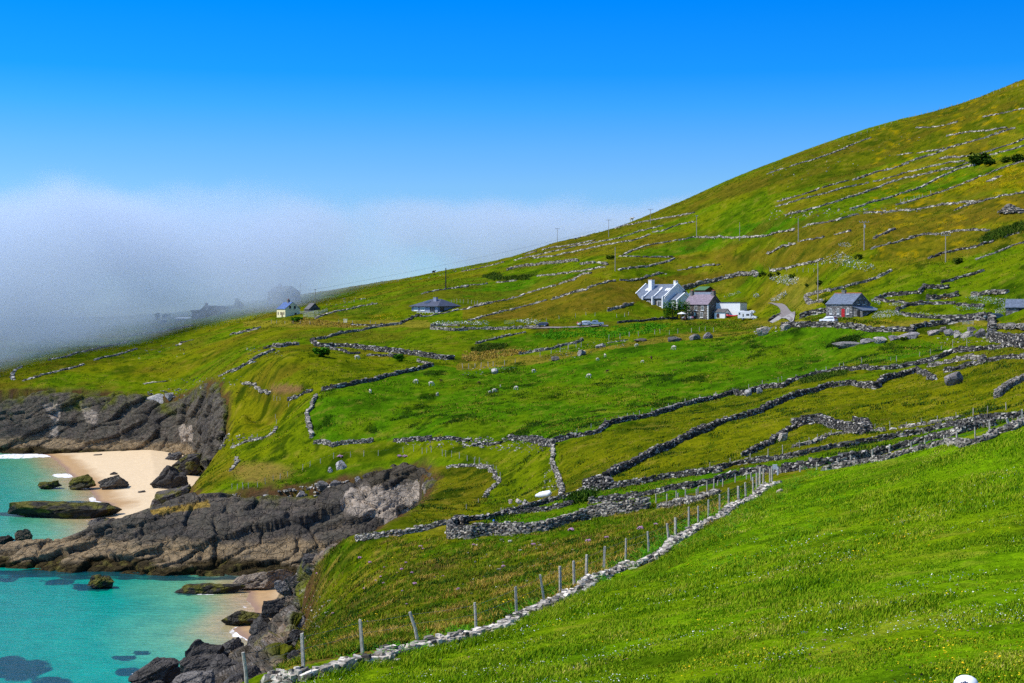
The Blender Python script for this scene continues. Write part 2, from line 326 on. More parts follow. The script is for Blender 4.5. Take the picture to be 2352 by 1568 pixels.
def ground_colour(x, y, z):
    u = CX+x/y*F; v = HY+(H-z)/y*F; N = len(x)
    c = np.zeros((N, 3)); n1 = fb2(x/38, y/48, 31, 4); n2_ = fb2(x/11, y/13, 37, 4); n3_ = fb2(x/2.6, y/3.0, 43, 4)
    c[:] = mid; c = mixc(c, olive, ss(.42, .62, n1)*.75); c = mixc(c, brown, ss(.6, .75, n1)*.6)
    wob = (n2_-.5)*5; wv = (n3_-.5)*2.5
    for poly, a, b, colr, sh in FIELDS:
        pv = np.asarray(poly); m = (y > a) & (y < b) & (u > pv[:, 0].min()-12) & (u < pv[:, 0].max()+12) & (v > pv[:, 1].min()-8) & (v < pv[:, 1].max()+8)
        if m.any():
            ii = np.nonzero(m)[0]; q = pip(u[ii]+wob[ii], v[ii]+wv[ii], poly); ii = ii[q]; c[ii] = c[ii]*(1-sh)+colr*sh
    fl = [(600,1575),(828,1516),(1180,1421),(1350,1343),(1500,1283),(1650,1190),(1780,1107),(2000,1053),(2200,1008),(2352,962),(3300,700)]
    fm = (y < 135) & ((v > np.interp(u, [p[0] for p in fl], [p[1] for p in fl])) | (y < 40)); c[fm] = fore*.75+mid*.25
    # uneven growth: lush tufts, dry patches, a little bare soil
    c = mixc(c, deep, ss(.57, .78, n2_)*.5); c = mixc(c, olive*1.15, ss(.52, .3, n2_)*.3)
    c = mixc(c, straw, ss(.62, .78, n3_)*.24); c = mixc(c, deep, ss(.44, .26, n3_)*.6)
    hk = (y > 430)*1.0; c = mixc(c, deep*1.1, ss(.54, .68, fb2(x/7.5, y/8.5, 49, 5))*.3*hk); c = mixc(c, brown, ss(.5, .36, fb2(x/16, y/16, 53, 4))*.4*hk)
    m = fb2(x/5.2, y/9.0, 57, 4); sheepf = (y > 220) & (y < 420); c = mixc(c, deep*.8, ss(.63, .72, m)*.75*sheepf)
    sl = pip(u, v, FIELDS[6][0]) & (y > 55) & (y < 190); k = fb2(x/1.7, y/2.4, 61, 4); k2 = fb2(x/6.5+3, y/9, 67, 4)
    c = mixc(c, straw*.8, ss(.58, .72, k)*.6*sl); c = mixc(c, deep*.9, ss(.48, .3, k)*.75*sl); c = mixc(c, soil*.55, ss(.6, .75, k2)*.6*sl); c = mixc(c, bright, ss(.45, .3, k2)*.5*sl)
    # fields far up the hill: yellow flowers here and there, bare patch by the gully
    c = mixc(c, np.array(lin(190,160,10,KG)), ss(.6, .75, fb2(x/3, y/7, 71, 3))*.5*((y > 420) & (u > 2000)))
    e = ((u-655)/42)**2+((v-893)/11)**2; c = mixc(c, soil*1.3, ss(1.2, .5, e+(n3_-.5)*.9)*.85*((y > 330) & (y < 420)))
    e = ((u-600)/75)**2+((v-1085)/26)**2; c = mixc(c, (straw*.5+soil*.5), ss(1.3, .3, e+(n3_-.5)*.9)*.65*((y > 260) & (y < 340)))
    # where the ground breaks off at the shore it is bare rubble
    dd = seg_d(x, y, COAST); k3 = (dd < 3.2) & (y < 600)
    if k3.any(): c[k3] = mixc(c[k3], soil*.6, ss(3.2, .5, dd[k3]+(n3_[k3]-.5)*4))
    out = (~pip(x, y, LAND)) & (y < 620) & (x < 60); c[out] = mixc(np.repeat(np.array([(.07, .055, .042)]), out.sum(), 0), olive*.6, ss(.45, .6, n3_[out]))
    return c*(1+(h32(x*13, y*17, z*3, 3)[:, None]-.5)*.0)
mG, t, b = nmat("meadow_grass")
tc = nd(t, "ShaderNodeTexCoord").outputs['Object']; at_ = nd(t, "ShaderNodeAttribute", attribute_name="Col").outputs['Color']
na, nb, nc = noise(t, tc, .55, 6, .72), noise(t, tc, 2.6, 5, .7), noise(t, tc, 11, 3, .7)
f1 = ramp(t, na, [(.3, (.62, .68, .6)), (.5, (1, 1, 1)), (.72, (1.3, 1.2, 1.15))]); c1 = mx(t, 1, at_, f1, 'MULTIPLY')
f2 = ramp(t, nb, [(.3, (.48, .55, .45)), (.5, (1, 1, 1)), (.74, (1.5, 1.35, 1.25))]); c2 = mx(t, 1, c1, f2, 'MULTIPLY')
f3 = ramp(t, nc, [(.32, (.7, .72, .7)), (.7, (1.25, 1.22, 1.15))]); c3 = mx(t, 1, c2, f3, 'MULTIPLY')
t.links.new(c3, b.inputs['Base Color']); b.inputs['Roughness'].default_value = .9; b.inputs['Specular IOR Level'].default_value = 0
hh = mt(t, 'ADD', mt(t, 'MULTIPLY', na, 1.0), mt(t, 'MULTIPLY', nb, .45)); bump(t, b, hh, .9, .5)

NR, NC = TX.shape
fx, fy, fz = TX.ravel(), TY.ravel(), TZ.ravel().copy()
rough_ = np.where(fy < 135, .10, .22); fz += (fb2(fx/1.1, fy/1.1, 91, 3)-.5)*rough_*2*(fz > 1)
Vt = np.stack([fx, fy, fz], 1); idx = np.arange(NR*NC).reshape(NR, NC)
Ft = np.stack([idx[:-1, :-1], idx[:-1, 1:], idx[1:, 1:], idx[1:, :-1]], -1).reshape(-1, 4)
keep = (fz[Ft].max(1) > -3.9); Ft = Ft[keep]
cols = ground_colour(fx, fy, fz)
hill = mesh_np("hillside_ground", Vt, Ft, mG, smooth=True, col=cols); tag(hill, kind="structure")
su = np.r_[np.arange(3172, 3700, 40), np.arange(3700, 12000, 150)]; sl_ = np.r_[np.linspace(math.log(3.2), math.log(1600), 260)]; SX = (su[None]-CX)/F*np.exp(sl_)[:, None]; SY = np.broadcast_to(np.exp(sl_)[:, None], SX.shape)
sz_ = ground(SX.ravel(), SY.ravel()); ii = np.arange(SX.size).reshape(SX.shape); Fk = np.stack([ii[:-1, :-1], ii[:-1, 1:], ii[1:, 1:], ii[1:, :-1]], -1).reshape(-1, 4)
tag(mesh_np("hillside_flank", np.stack([SX.ravel(), SY.ravel(), sz_-.02], 1), Fk, mG, smooth=True, col=ground_colour(SX.ravel(), SY.ravel(), sz_)), kind="structure")

# ------------------------------------------------------------------ sand and sea
BA = [sea(*p)[:2] for p in D('60,1030 88,1038 117,1049 150,1077 178,1107 205,1125 222,1150 262,1158 200,1188 218,1212 250,1245 460,1215 560,1040 470,1000 400,1005 200,1022')]
BB = [sea(*p)[:2] for p in D('556,1336 545,1348 576,1362 568,1378 586,1396 578,1412 556,1432 540,1446 575,1475 650,1500 860,1400 860,1300')]
def shore(x, y):
    """signed distance inland of the water's edge (metres, negative at sea)"""
    d = None
    for B in (BA, BB):
        e = seg_d(x, y, B+[B[0]]); e = np.where(pip(x, y, B), e, -e); d = e if d is None else np.maximum(d, e)
    return d
gu = np.arange(-40, 900, 3.0); gv = np.arange(1005, 1530, 1.6); U, Vv = np.meshgrid(gu, gv); Yg = H*F/(Vv-HY); Xg = (U-CX)/F*Yg
sx, sy = Xg.ravel(), Yg.ravel(); sd = shore(sx, sy)+(fb2(sx/7, sy/7, 5, 3)-.5)*2.2
sz = np.where(sd > 0, .075*sd, .09*sd); sz = np.minimum(sz, 2.6)
ii = np.arange(len(sx)).reshape(U.shape); Fs = np.stack([ii[:-1, :-1], ii[1:, :-1], ii[1:, 1:], ii[:-1, 1:]], -1).reshape(-1, 4); Fs = Fs[sz[Fs].max(1) > -.5]
wet, dry = np.array(lin(208,166,112,.6)), np.array(lin(248,218,174,.64)); sc_ = mixc(np.repeat(wet[None], len(sx), 0), dry, ss(.25, .65, sz+(fb2(sx/5, sy/9, 9, 3)-.5)*.25)); sc_ = mixc(sc_, np.array(lin(178,140,112,.55)), ss(.16, .02, sz))
m, t, b = nmat("beach_sand"); a_ = nd(t, "ShaderNodeAttribute", attribute_name="Col").outputs['Color']; tc = nd(t, "ShaderNodeTexCoord").outputs['Object']
t.links.new(mx(t, 1, a_, ramp(t, noise(t, tc, .8, 5), [(.3, (.88, .88, .88)), (.7, (1.08, 1.08, 1.08))]), 'MULTIPLY'), b.inputs['Base Color']); b.inputs['Roughness'].default_value = .85; bump(t, b, noise(t, tc, 1.5, 4), .4, .15)
tag(mesh_np("beach_sand", np.stack([sx, sy, sz], 1), Fs, m, smooth=True, col=sc_), kind="structure")

gu = np.arange(-1300, 960, 5.0); gy = np.r_[np.exp(np.linspace(math.log(60), math.log(190), 90)), np.linspace(191, 560, 420), np.exp(np.linspace(math.log(565), math.log(6000), 60))]
U, Yg = np.meshgrid(gu, gy); wx, wy = ((U-CX)/F*Yg).ravel(), Yg.ravel(); wd = shore(wx, wy)+(fb2(wx/9, wy/9, 15, 4)-.5)*5
vs_ = HY+H/wy*F; us_ = U.ravel()
KELP_SHADE = [(35,1535,72,26),(125,1337,42,9),(188,1348,30,9),(287,1512,30,7),(300,1545,36,14),(10,1328,28,9),(130,1153,95,3.4),(40,1180,45,5),(120,1180,60,4),(30,1244,40,8),(225,1352,30,6),(435,1362,40,5),(330,1500,22,5),(180,1316,420,9),(480,1328,330,5),(120,1568,60,14)]  # kelp beds; the long streaks under the headland are its shadow, painted in
kelp_shade = np.zeros(len(wx)); kn = fb2(wx/5, wy/6, 77, 4)-.5
for cu, cv, ru, rv in KELP_SHADE: kelp_shade = np.maximum(kelp_shade, ss(1.25, .75, ((us_-cu)/ru)**2+((vs_-cv)/rv)**2+kn*2.4))
FOAM = [(70,1046,110,5.5),(30,1050,60,4),(150,1092,40,6),(555,1452,34,17),(580,1466,22,12),(585,1376,22,16),(120,1121,30,3),(212,1147,12,6),(225,1152,14,3),(470,1365,28,2.5),(330,1548,40,4),(215,1206,12,4)]
foam = np.zeros(len(wx))
for cu, cv, ru, rv in FOAM: foam = np.maximum(foam, ss(1.2, .4, ((us_-cu)/ru)**2+((vs_-cv)/rv)**2)*.8)
foam = np.maximum(foam, ss(-1.6, -.5, wd)*ss(1.2, -.3, wd)*.55)
ii = np.arange(len(wx)).reshape(U.shape); Fw = np.stack([ii[:-1, :-1], ii[:-1, 1:], ii[1:, 1:], ii[1:, :-1]], -1).reshape(-1, 4)
m, t, b = nmat("shallow_sea"); tc = nd(t, "ShaderNodeTexCoord").outputs['Object']
dp = nd(t, "ShaderNodeAttribute", attribute_name="depth").outputs['Fac']; kp = nd(t, "ShaderNodeAttribute", attribute_name="kelp_shade").outputs['Fac']; fo = nd(t, "ShaderNodeAttribute", attribute_name="foam").outputs['Fac']
wn = noise(t, tc, .22, 5, .65)
cd = ramp(t, mr(t, dp, 0, 60, 0, 1, False), [(0, (.42, .30, .16)), (.06, (.36, .32, .16)), (.17, (.10, .34, .19)), (.36, (.0, .27, .19)), (1, (.0, .19, .17))])
cd = mx(t, 1, cd, ramp(t, wn, [(.3, (.75, .82, .85)), (.7, (1.2, 1.12, 1.1))]), 'MULTIPLY')
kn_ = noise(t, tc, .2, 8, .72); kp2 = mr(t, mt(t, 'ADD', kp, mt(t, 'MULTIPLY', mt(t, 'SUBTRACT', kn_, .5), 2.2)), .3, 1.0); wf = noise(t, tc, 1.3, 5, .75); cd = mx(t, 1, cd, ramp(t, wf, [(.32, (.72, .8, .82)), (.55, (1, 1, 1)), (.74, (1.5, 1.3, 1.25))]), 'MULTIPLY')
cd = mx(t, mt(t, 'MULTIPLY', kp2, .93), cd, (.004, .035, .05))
mp = nd(t, "ShaderNodeMapping"); t.links.new(tc, mp.inputs[0]); mp.inputs['Scale'].default_value = (1, .5, 1)
fn = noise(t, mp.outputs[0], .7, 7, .75); fm_ = mr(t, mt(t, 'ADD', mt(t, 'MULTIPLY', fo, .62), mt(t, 'MULTIPLY', fn, 1.0)), .86, 1.02)
t.links.new(mx(t, fm_, cd, (.82, .8, .84)), b.inputs['Base Color']); t.links.new(mr(t, fm_, 0, 1, .14, .8), b.inputs['Roughness'])
b.inputs['IOR'].default_value = 1.33; b.inputs['Specular IOR Level'].default_value = .3
wv = nd(t, "ShaderNodeTexNoise", inp={'Scale': .45, 'Detail': 5, 'Roughness': .62}); mp2 = nd(t, "ShaderNodeMapping"); t.links.new(tc, mp2.inputs[0]); mp2.inputs['Scale'].default_value = (.8, 1.7, 1); t.links.new(mp2.outputs[0], wv.inputs['Vector']); bump(t, b, wv.outputs[0], .55, .5)
tag(mesh_np("sea_water", np.stack([wx, wy, np.zeros_like(wx)], 1), Fw, m, smooth=True, attrs={'depth': np.maximum(-wd, 0), 'kelp_shade': kelp_shade, 'foam': foam}), kind="structure")

# ------------------------------------------------------------------ rock
def rockmat(name, scale=1.0):
    m, t, b = nmat(name); tc = nd(t, "ShaderNodeTexCoord").outputs['Object']; a_ = nd(t, "ShaderNodeAttribute", attribute_name="Col").outputs['Color']
    n1, n2 = noise(t, tc, .9*scale, 8, .72), noise(t, tc, 4*scale, 5, .7)
    c = mx(t, 1, a_, ramp(t, n1, [(.28, (.5, .5, .52)), (.5, (1, 1, 1)), (.74, (1.6, 1.55, 1.5))]), 'MULTIPLY')
    c = mx(t, 1, c, ramp(t, n2, [(.3, (.68, .68, .7)), (.7, (1.35, 1.33, 1.3))]), 'MULTIPLY')
    vo = nd(t, "ShaderNodeTexVoronoi", feature='DISTANCE_TO_EDGE', inp={'Scale': .42*scale}); mpv = nd(t, "ShaderNodeMapping"); t.links.new(tc, mpv.inputs[0]); mpv.inputs['Rotation'].default_value = (.3, .35, .2); mpv.inputs['Scale'].default_value = (1, 1, 1.9)
    wob = nd(t, "ShaderNodeVectorMath", operation='ADD'); t.links.new(mpv.outputs[0], wob.inputs[0]); nn = nd(t, "ShaderNodeTexNoise", inp={'Scale': 1.2*scale, 'Detail': 4}); t.links.new(tc, nn.inputs['Vector']); t.links.new(nn.outputs['Color'], wob.inputs[1]); t.links.new(wob.outputs[0], vo.inputs['Vector'])
    crack = mr(t, vo.outputs['Distance'], 0, .07)
    hgt = mt(t, 'ADD', mt(t, 'ADD', mt(t, 'MULTIPLY', n1, .8), mt(t, 'MULTIPLY', n2, .25)), mt(t, 'MULTIPLY', crack, .5))
    t.links.new(c, b.inputs['Base Color']); b.inputs['Roughness'].default_value = .85; b.inputs['Specular IOR Level'].default_value = .08; bump(t, b, hgt, .9, .7/scale); return m
mRock = rockmat("weathered_slate_rock"); mRockN = rockmat("coast_boulder_rock", 1.6)
GREY, TAN, WEED, PALE, CREAM = [np.array(c) for c in ((.075, .066, .051), (.25, .18, .10), (.036, .026, .010), (.40, .33, .26), (.42, .33, .22))]
def rock_colour(p, nz, grass=0.0, weed=(1.5, 2.3), tan=(4.2, 5.6)):
    k = fb3(p/7.0, 3, 4); k2 = fb3(p/1.6, 7, 4); c = np.repeat(GREY[None], len(p), 0)*(.7+.65*k)[:, None]
    c = mixc(c, np.array((.115, .092, .072)), ss(.45, .65, k2)*.6); c = mixc(c, np.array((.045, .041, .04)), ss(.5, .32, k)*.5)
    z = p[:, 2]+(k-.5)*2.4+(k2-.5)*1.2
    c = mixc(c, TAN, ss(tan[1], tan[0], z)*ss(weed[0], weed[1], z)*.85*ss(.3, .5, k2+.12)); c = mixc(c, WEED, ss(weed[1], weed[0], z)); c = mixc(c, np.array((.1, .085, .02)), ss(.58, .7, k2)*ss(weed[1], weed[0], z)*.7)
    if grass is not None and np.any(np.asarray(grass) > 0): c = mixc(c, np.array(olive)*.8+deep*.2, np.clip(grass, 0, 1)*ss(.3, .5, k2+.1))
    return c
def blocks(p, seed=1, big=3.4):
    R = np.array(Euler((.28, .38, .25)).to_matrix()); q = p@R.T; w = (np.stack([fb3(p/3, 50, 2), fb3(p/3, 60, 2), fb3(p/3, 70, 2)], 1)-.5)*1.6
    d1, d2, i1 = worley((q+w)/np.array((big*1.5, big*1.5, big*.5)), seed); e1, e2, i2 = worley((q+w)/np.array((big*.6, big*.6, big*.16)), seed+3)
    return (i1-.5)*1.7*big/5-.8*(1-ss(0, .09, d2-d1))+(i2-.5)*.42-.22*(1-ss(0, .14, e2-e1))+(fb3(p/9, 33, 2)-.5)*2.2
def spline(A, n):
    A = np.asarray(A, float); k = len(A); tt = np.linspace(0, k-1, n); i = np.minimum(tt.astype(int), k-2); f = (tt-i).reshape((-1,)+(1,)*(A.ndim-1))
    g = lambda j: A[np.clip(j, 0, k-1)]
    return .5*((2*g(i))+(-g(i-1)+g(i+1))*f+(2*g(i-1)-5*g(i)+4*g(i+1)-g(i+2))*f**2+(-g(i-1)+3*g(i)-3*g(i+1)+g(i+2))*f**3)
def loft(name, colsp, ns, nt, amp=1.0, seed=1, big=3.4, paint=None, taper=True):
    A = np.array([[P3(*p) if len(p) == 3 else p[1:] for p in c] for c in colsp], float)
    G = spline(A, ns); G = spline(G.transpose(1, 0, 2), nt).transpose(1, 0, 2)
    du = np.gradient(G, axis=0); dv = np.gradient(G, axis=1); N = np.cross(du, dv); N /= np.linalg.norm(N, axis=2, keepdims=True)+1e-9
    p = G.reshape(-1, 3); disp = blocks(p, seed, big)*amp
    tt = np.tile(np.linspace(0, 1, nt), ns)
    if taper: disp = disp*ss(1.0, .86, tt)
    Nf = N.reshape(-1, 3); q = p+Nf*disp[:, None]
    ii = np.arange(ns*nt).reshape(ns, nt); Fq = np.stack([ii[:-1, :-1], ii[1:, :-1], ii[1:, 1:], ii[:-1, 1:]], -1).reshape(-1, 4)
    gr = ss(.8, .95, tt+(fb3(p/4, 90, 3)-.5)*.35); c = rock_colour(q, Nf[:, 2], gr)
    if paint: c = paint(q, c, tt)
    o = mesh_np(name, q, Fq, mRock, smooth=True, col=c); tag(o, kind="structure"); return o
def hcol(u, vf, v1, v2, v3, v4, off=(0, 2, 6, 12, 21), back=None, ub=0):
    Yf = H*F/(vf-HY); vs = (vf, v1, v2, v3, v4); c = [('p',)+tuple(np.array(P3(u, vf, Yf))-np.array((0, 1.0, 1.6)))]+[(u, v, Yf+o) for v, o in zip(vs[1:], off[1:])]
    x, y, z = P3(u, v4, Yf+off[4]); c.append(('p', x+ub, y+(back[0] if back else 7), z+(back[1] if back else -1.2))); return c
tip = lambda h: (9, -h)
def paint_head(q, c, tt):
    u = CX+q[:, 0]/q[:, 1]*F; v = HY+(H-q[:, 2])/q[:, 1]*F; k = fb3(q/2.0, 8, 4); w = (k-.5)*26
    m = pip(u+w, v+w*.6, D('775,1165 800,1130 835,1112 900,1118 965,1102 980,1128 965,1160 935,1205 930,1240 890,1245 880,1190 820,1185')); c = np.where(m[:, None], c*.25+PALE*.72*(.6+.75*k)[:, None], c)
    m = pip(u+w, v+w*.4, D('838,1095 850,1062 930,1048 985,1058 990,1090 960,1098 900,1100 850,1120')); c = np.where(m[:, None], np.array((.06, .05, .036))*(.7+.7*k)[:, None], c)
    m = pip(u+w*.5, v+w*.3, D('345,1170 480,1150 485,1165 350,1182')); c = np.where(m[:, None], np.array((.26, .17, .035)), c); return c
loft("headland_cliff", [hcol(-330,1299,1292,1286,1283,1280,(0,1.5,3,5,7),(9,-5)), hcol(-150,1301,1290,1280,1275,1270,(0,2,4,6,9),(9,-6)), hcol(0,1306,1288,1272,1266,1261,(0,2,4,7,10),(9,-7)),
   hcol(150,1313,1293,1268,1253,1242,(0,2,5,8,12),(10,-8)), hcol(280,1319,1299,1274,1236,1192,(0,2,5,9,14),(11,-9)), hcol(380,1323,1302,1280,1222,1160,(0,2,6,11,18),(11,-7)),
   hcol(480,1326,1305,1286,1212,1139,(0,2,6,12,22),(8,-2.2)), hcol(600,1327,1310,1292,1226,1138,(0,2,6,12,22)), hcol(700,1327,1312,1294,1230,1137,(0,2,6,12,22)), hcol(790,1322,1306,1288,1212,1104,(0,2,6,12,23)),
   hcol(870,1310,1292,1272,1180,1080,(0,2,5,9,14)), hcol(940,1305,1290,1270,1172,1070,(0,2,4,6,8)), hcol(985,1312,1290,1262,1180,1092,(0,0,-1,-1,0),(5,-1),3), hcol(990,1345,1320,1290,1225,1140,(0,-1,-2,-3,-4),(3,-1),4)],
   620, 120, .9, 4, 6.2, paint_head)
def paint_far(q, c, tt):
    u = CX+q[:, 0]/q[:, 1]*F; v = HY+(H-q[:, 2])/q[:, 1]*F; k = fb3(q/3.0, 8, 4); w = (k-.5)*34
    for poly in ('95,925 140,925 135,1000 115,1010 118,960', '185,930 225,945 220,985 195,965', '410,985 440,975 440,1010 415,1010'):
        m = pip(u+w*.5, v+w, D(poly)); c = np.where(m[:, None], c*.4+PALE*.6, c)
    return mixc(c, (np.array(olive)*.6+deep*.3), ss(.62, .92, tt+(k-.5)*.7)*.85)
fc = lambda u, *v: hcol(u, *v, (0, 2, 4.5, 7.5, 11), (7, -.6))
def gcol(u, Y, uf, vf, Yf):
    a = np.array(P3(uf, vf, Yf)); x = (u-CX)/F*Y; b = np.array((x, Y, float(base_z(np.array([x]), np.array([Y]))[0])-.2))
    return [('p',)+tuple(a*(1-t_)+b*t_+np.array((0, -1.2*math.sin(math.pi*t_), 1.0*math.sin(math.pi*t_)))) for t_ in (0, .25, .5, .75, 1)]+[('p', b[0]+2.5, b[1]+3.5, b[2]-.6)]
loft("shore_cliff", [fc(-700,1033,1008,975,945,914), fc(-300,1037,1012,978,946,914), fc(0,1041,1015,980,946,913), fc(150,1044,1018,982,945,905), fc(300,1048,1020,985,945,912),
   hcol(395,1053,1025,990,955,924,(0,3,6,9,13),(7,-.6)), gcol(448,470,430,1062,452), gcol(482,447,452,1076,424), gcol(515,416,480,1090,392), gcol(511,393,492,1100,372), gcol(474,371,462,1114,352)], 460, 90, .9, 9, 7.5, paint_far)
def paint_near(q, c, tt):
    k = fb3(q/1.3, 8, 4); k2 = fb3(q/4.0, 18, 3)
    c = mixc(c, np.array((.27, .2, .14))*(.7), ss(.45, .62, k2)*ss(.35, .7, tt)); c = mixc(c, np.array((.3, .27, .24)), ss(.6, .7, k)*.6); return mixc(c, np.array(olive)*.7+deep*.2, ss(.66, .8, k2+.25*(tt-.6))*.8)
pz = lambda u, v, Y, dz=0, dx=0: ('p',)+tuple(np.array(P3(u, v, Y))+np.array((dx, 0, dz)))
loft("bank_cliff", [[pz(860,1330,250,-1),(868,1300,232),(872,1275,215),(870,1255,200),(866,1240,190),pz(872,1236,186,-1.6)],
   [pz(735,1345,246,-1),(742,1325,230),(748,1300,212),(752,1275,196),(758,1252,184),pz(768,1250,178,-1.6)],
   [pz(650,1350,244,-1),(668,1343,232),(680,1338,218),(688,1330,202),(698,1322,189),pz(712,1322,182,-1.6)],
   [pz(612,1425,224,-1),(632,1412,214),(650,1402,203),(668,1395,192),(688,1390,182),pz(704,1395,174,-1.6)],
   [pz(575,1470,212,-1),(598,1465,198),(620,1458,184),(640,1452,170),(664,1450,156),pz(684,1455,148,-1.6)],
   [pz(470,1520,199,-1),(520,1525,180),(560,1530,160),(600,1530,138),(632,1522,118),pz(656,1526,107,-1.6)],
   [pz(330,1600,180,-1),(400,1605,158),(460,1610,132),(520,1612,110),(570,1600,88),pz(604,1600,75,-1.6)],
   [pz(60,1760,152,-1),(120,1770,128),(190,1775,104),(250,1760,82),(310,1730,66),pz(345,1726,57,-1.6)],
   [pz(-500,1900,136,-1),(-450,1920,110),(-380,1940,88),(-300,1950,68),(-220,1950,54),pz(-190,1955,46,-1.6)]], 380, 110, 1.15, 15, 3.6, paint_near)

def cutrock(seed, flat=.75, planes=13, n=11, sharp=1.0):
    """a rounded block with split faces, unit size, base at z = 0"""
    rs = np.random.default_rng(seed); g = np.linspace(-1, 1, n); V = []; Fq = []
    for ax in range(3):
        for sg in (-1, 1):
            a, b_ = np.meshgrid(g, g, indexing='ij'); p = np.zeros((n, n, 3)); o = [i for i in range(3) if i != ax]; p[..., ax] = sg; p[..., o[0]] = a; p[..., o[1]] = b_
            base = sum(len(v) for v in V); V.append(p.reshape(-1, 3)); ii = np.arange(n*n).reshape(n, n)+base; q = np.stack([ii[:-1, :-1], ii[1:, :-1], ii[1:, 1:], ii[:-1, 1:]], -1).reshape(-1, 4)
            Fq.append(q if (sg > 0) == (ax != 1) else q[:, ::-1])
    V = np.concatenate(V); Fq = np.concatenate(Fq); V = V/(np.abs(V)**4).sum(1, keepdims=True)**.25
    for _ in range(planes):
        nrm = rs.normal(size=3); nrm[2] *= .8; nrm /= np.linalg.norm(nrm); d = rs.uniform(.55, .88); s = V@nrm-d; V = V-np.where(s > 0, s, 0)[:, None]*nrm*sharp
    V = V*(1+(fb3(V*2.2+seed, seed, 3)-.5)[:, None]*.16); V[:, 2] = (V[:, 2]+1)*.5; return V, Fq
def rock(name, u0, u1, v0, v1, Y, label, cat="rock", tilt=0.0, depth=.75, seed=1, group=None, colr=None, sink=.12, mat=None, n=13, weed=False, moss=0, planes=13):
    """a single boulder standing at distance Y: its width, height and lean taken from survey columns and rows"""
    k = Y/F; w, h = (u1-u0)*k*(1.22 if n >= 20 else 1.04), (v1-v0)*k*((1.1 if n >= 20 else .98)+sink); V, Fq = cutrock(seed, n=n, planes=planes)
    base = Vector(P3((u0+u1)/2, v1, Y)); base.z -= (v1-v0)*k*sink
    p = V*np.array((w/2, w*depth/2, h)); p[:, 2] -= h/2; ct, st = math.cos(tilt), math.sin(tilt); p = np.stack([p[:, 0]*ct-p[:, 2]*st, p[:, 1], p[:, 0]*st+p[:, 2]*ct+h/2], 1)
    wp = p+np.array(base); c = rock_colour(wp, None, None) if weed else np.repeat(np.array(colr if colr is not None else (.2, .185, .165))[None], len(p), 0)*(.7+.6*fb3(wp/1.2, seed, 3))[:, None]
    if moss: c = mixc(c, np.array((.12, .11, .02)), ss(.5, .62, fb3(wp/1.5, 5+seed, 3)+moss*(V[:, 2]-.5))*.85)
    if n >= 20:
        dr = p-np.array((0, 0, h*.4)); dr /= np.linalg.norm(dr, axis=1, keepdims=True)+1e-9; bg = max(1.6, min(w, h*2)*.45); p = p+dr*(blocks(wp, seed, bg)*min(.5, .11*bg))[:, None]
    o = mesh_np(name, p, Fq, mat or mRockN, smooth=False, col=c); o.location = base; return tag(o, label, cat, group)
seaY = lambda v: H*F/(v-HY)
DK, BK, SL = (.062, .056, .05), (.04, .036, .03), (.105, .096, .09)
for i, a in enumerate([
 (335,452,1070,1130,seaY(1137)+6,"long dark rock outcrop dividing the sandy beach in two",.12,.5,DK,0), (222,300,1090,1124,seaY(1125),"rounded grey rocks at the seaward end of the beach outcrop",.1,.6,(.11,.1,.085),0),
 (152,226,1096,1124,seaY(1123),"wedge of rock with green weed at the waterline of the beach",.25,.6,(.06,.055,.035),.5), (80,143,1101,1123,seaY(1122),"weed-topped rock standing in shallow water off the beach",0,.6,BK,.55),
 (28,296,1150,1191,seaY(1187),"long low seaweed-covered reef lying off the lower beach",-.02,.22,BK,.35), (-14,31,1226,1251,seaY(1250),"dark low sea rock at the left edge below the reef",0,.8,BK,0),
 (32,80,1212,1247,seaY(1246),"pointed brown sea rock with a pale top in turquoise water",.15,.75,(.1,.085,.06),0), (335,456,1112,1182,seaY(1184)+3,"blocky grey rock shoulder below the grassy headland tip",.12,.6,(.095,.083,.075),.2),
 (208,276,1186,1216,seaY(1214),"grey rock lump between reef and headland",.1,.7,(.13,.115,.1),.1), (200,270,1321,1352,seaY(1350),"solitary weedy rock in the cove below the headland",.05,.6,BK,.15),
 (404,560,1340,1364,seaY(1361),"mussel-covered reef wedge running out from the near sand",.05,.3,BK,.15), (540,668,1312,1352,seaY(1352),"low brown rock ledge under the headland cliff foot",.06,.5,(.2,.16,.12),0),
 (512,604,1405,1434,seaY(1433),"dark barnacled rock hump at the edge of the near sand",.04,.6,BK,.05), (255,270,1084,1091,seaY(1096),"flat stone lying on the upper beach sand",0,.7,DK,0),
 (205,240,1041,1052,seaY(1052),"tilted slab leaning at the foot of the far cliff",.2,.6,(.1,.09,.08),0), (372,420,1042,1064,seaY(1066),"small grey ledge where sand meets the gully rocks",.2,.7,(.12,.11,.1),0),
 (400,486,1030,1082,412,"dark tumbled rock mass filling the gully mouth",.3,.6,DK,.05), (318,338,1126,1134,seaY(1138),"small boulder sitting on the lower beach sand",0,.8,(.08,.07,.06),0)]):
    u0, u1, v0, v1, Y, lab, tl, dp, cc, ms = a; rock("sea_rock" if i in (3, 4, 5, 6, 9, 10, 12) else "shore_rock", u0, u1, v0, v1, Y, lab, "rock", tl, dp, 100+i, "rocks along the shore", cc, .25, mRock, 26, moss=ms, planes=22)
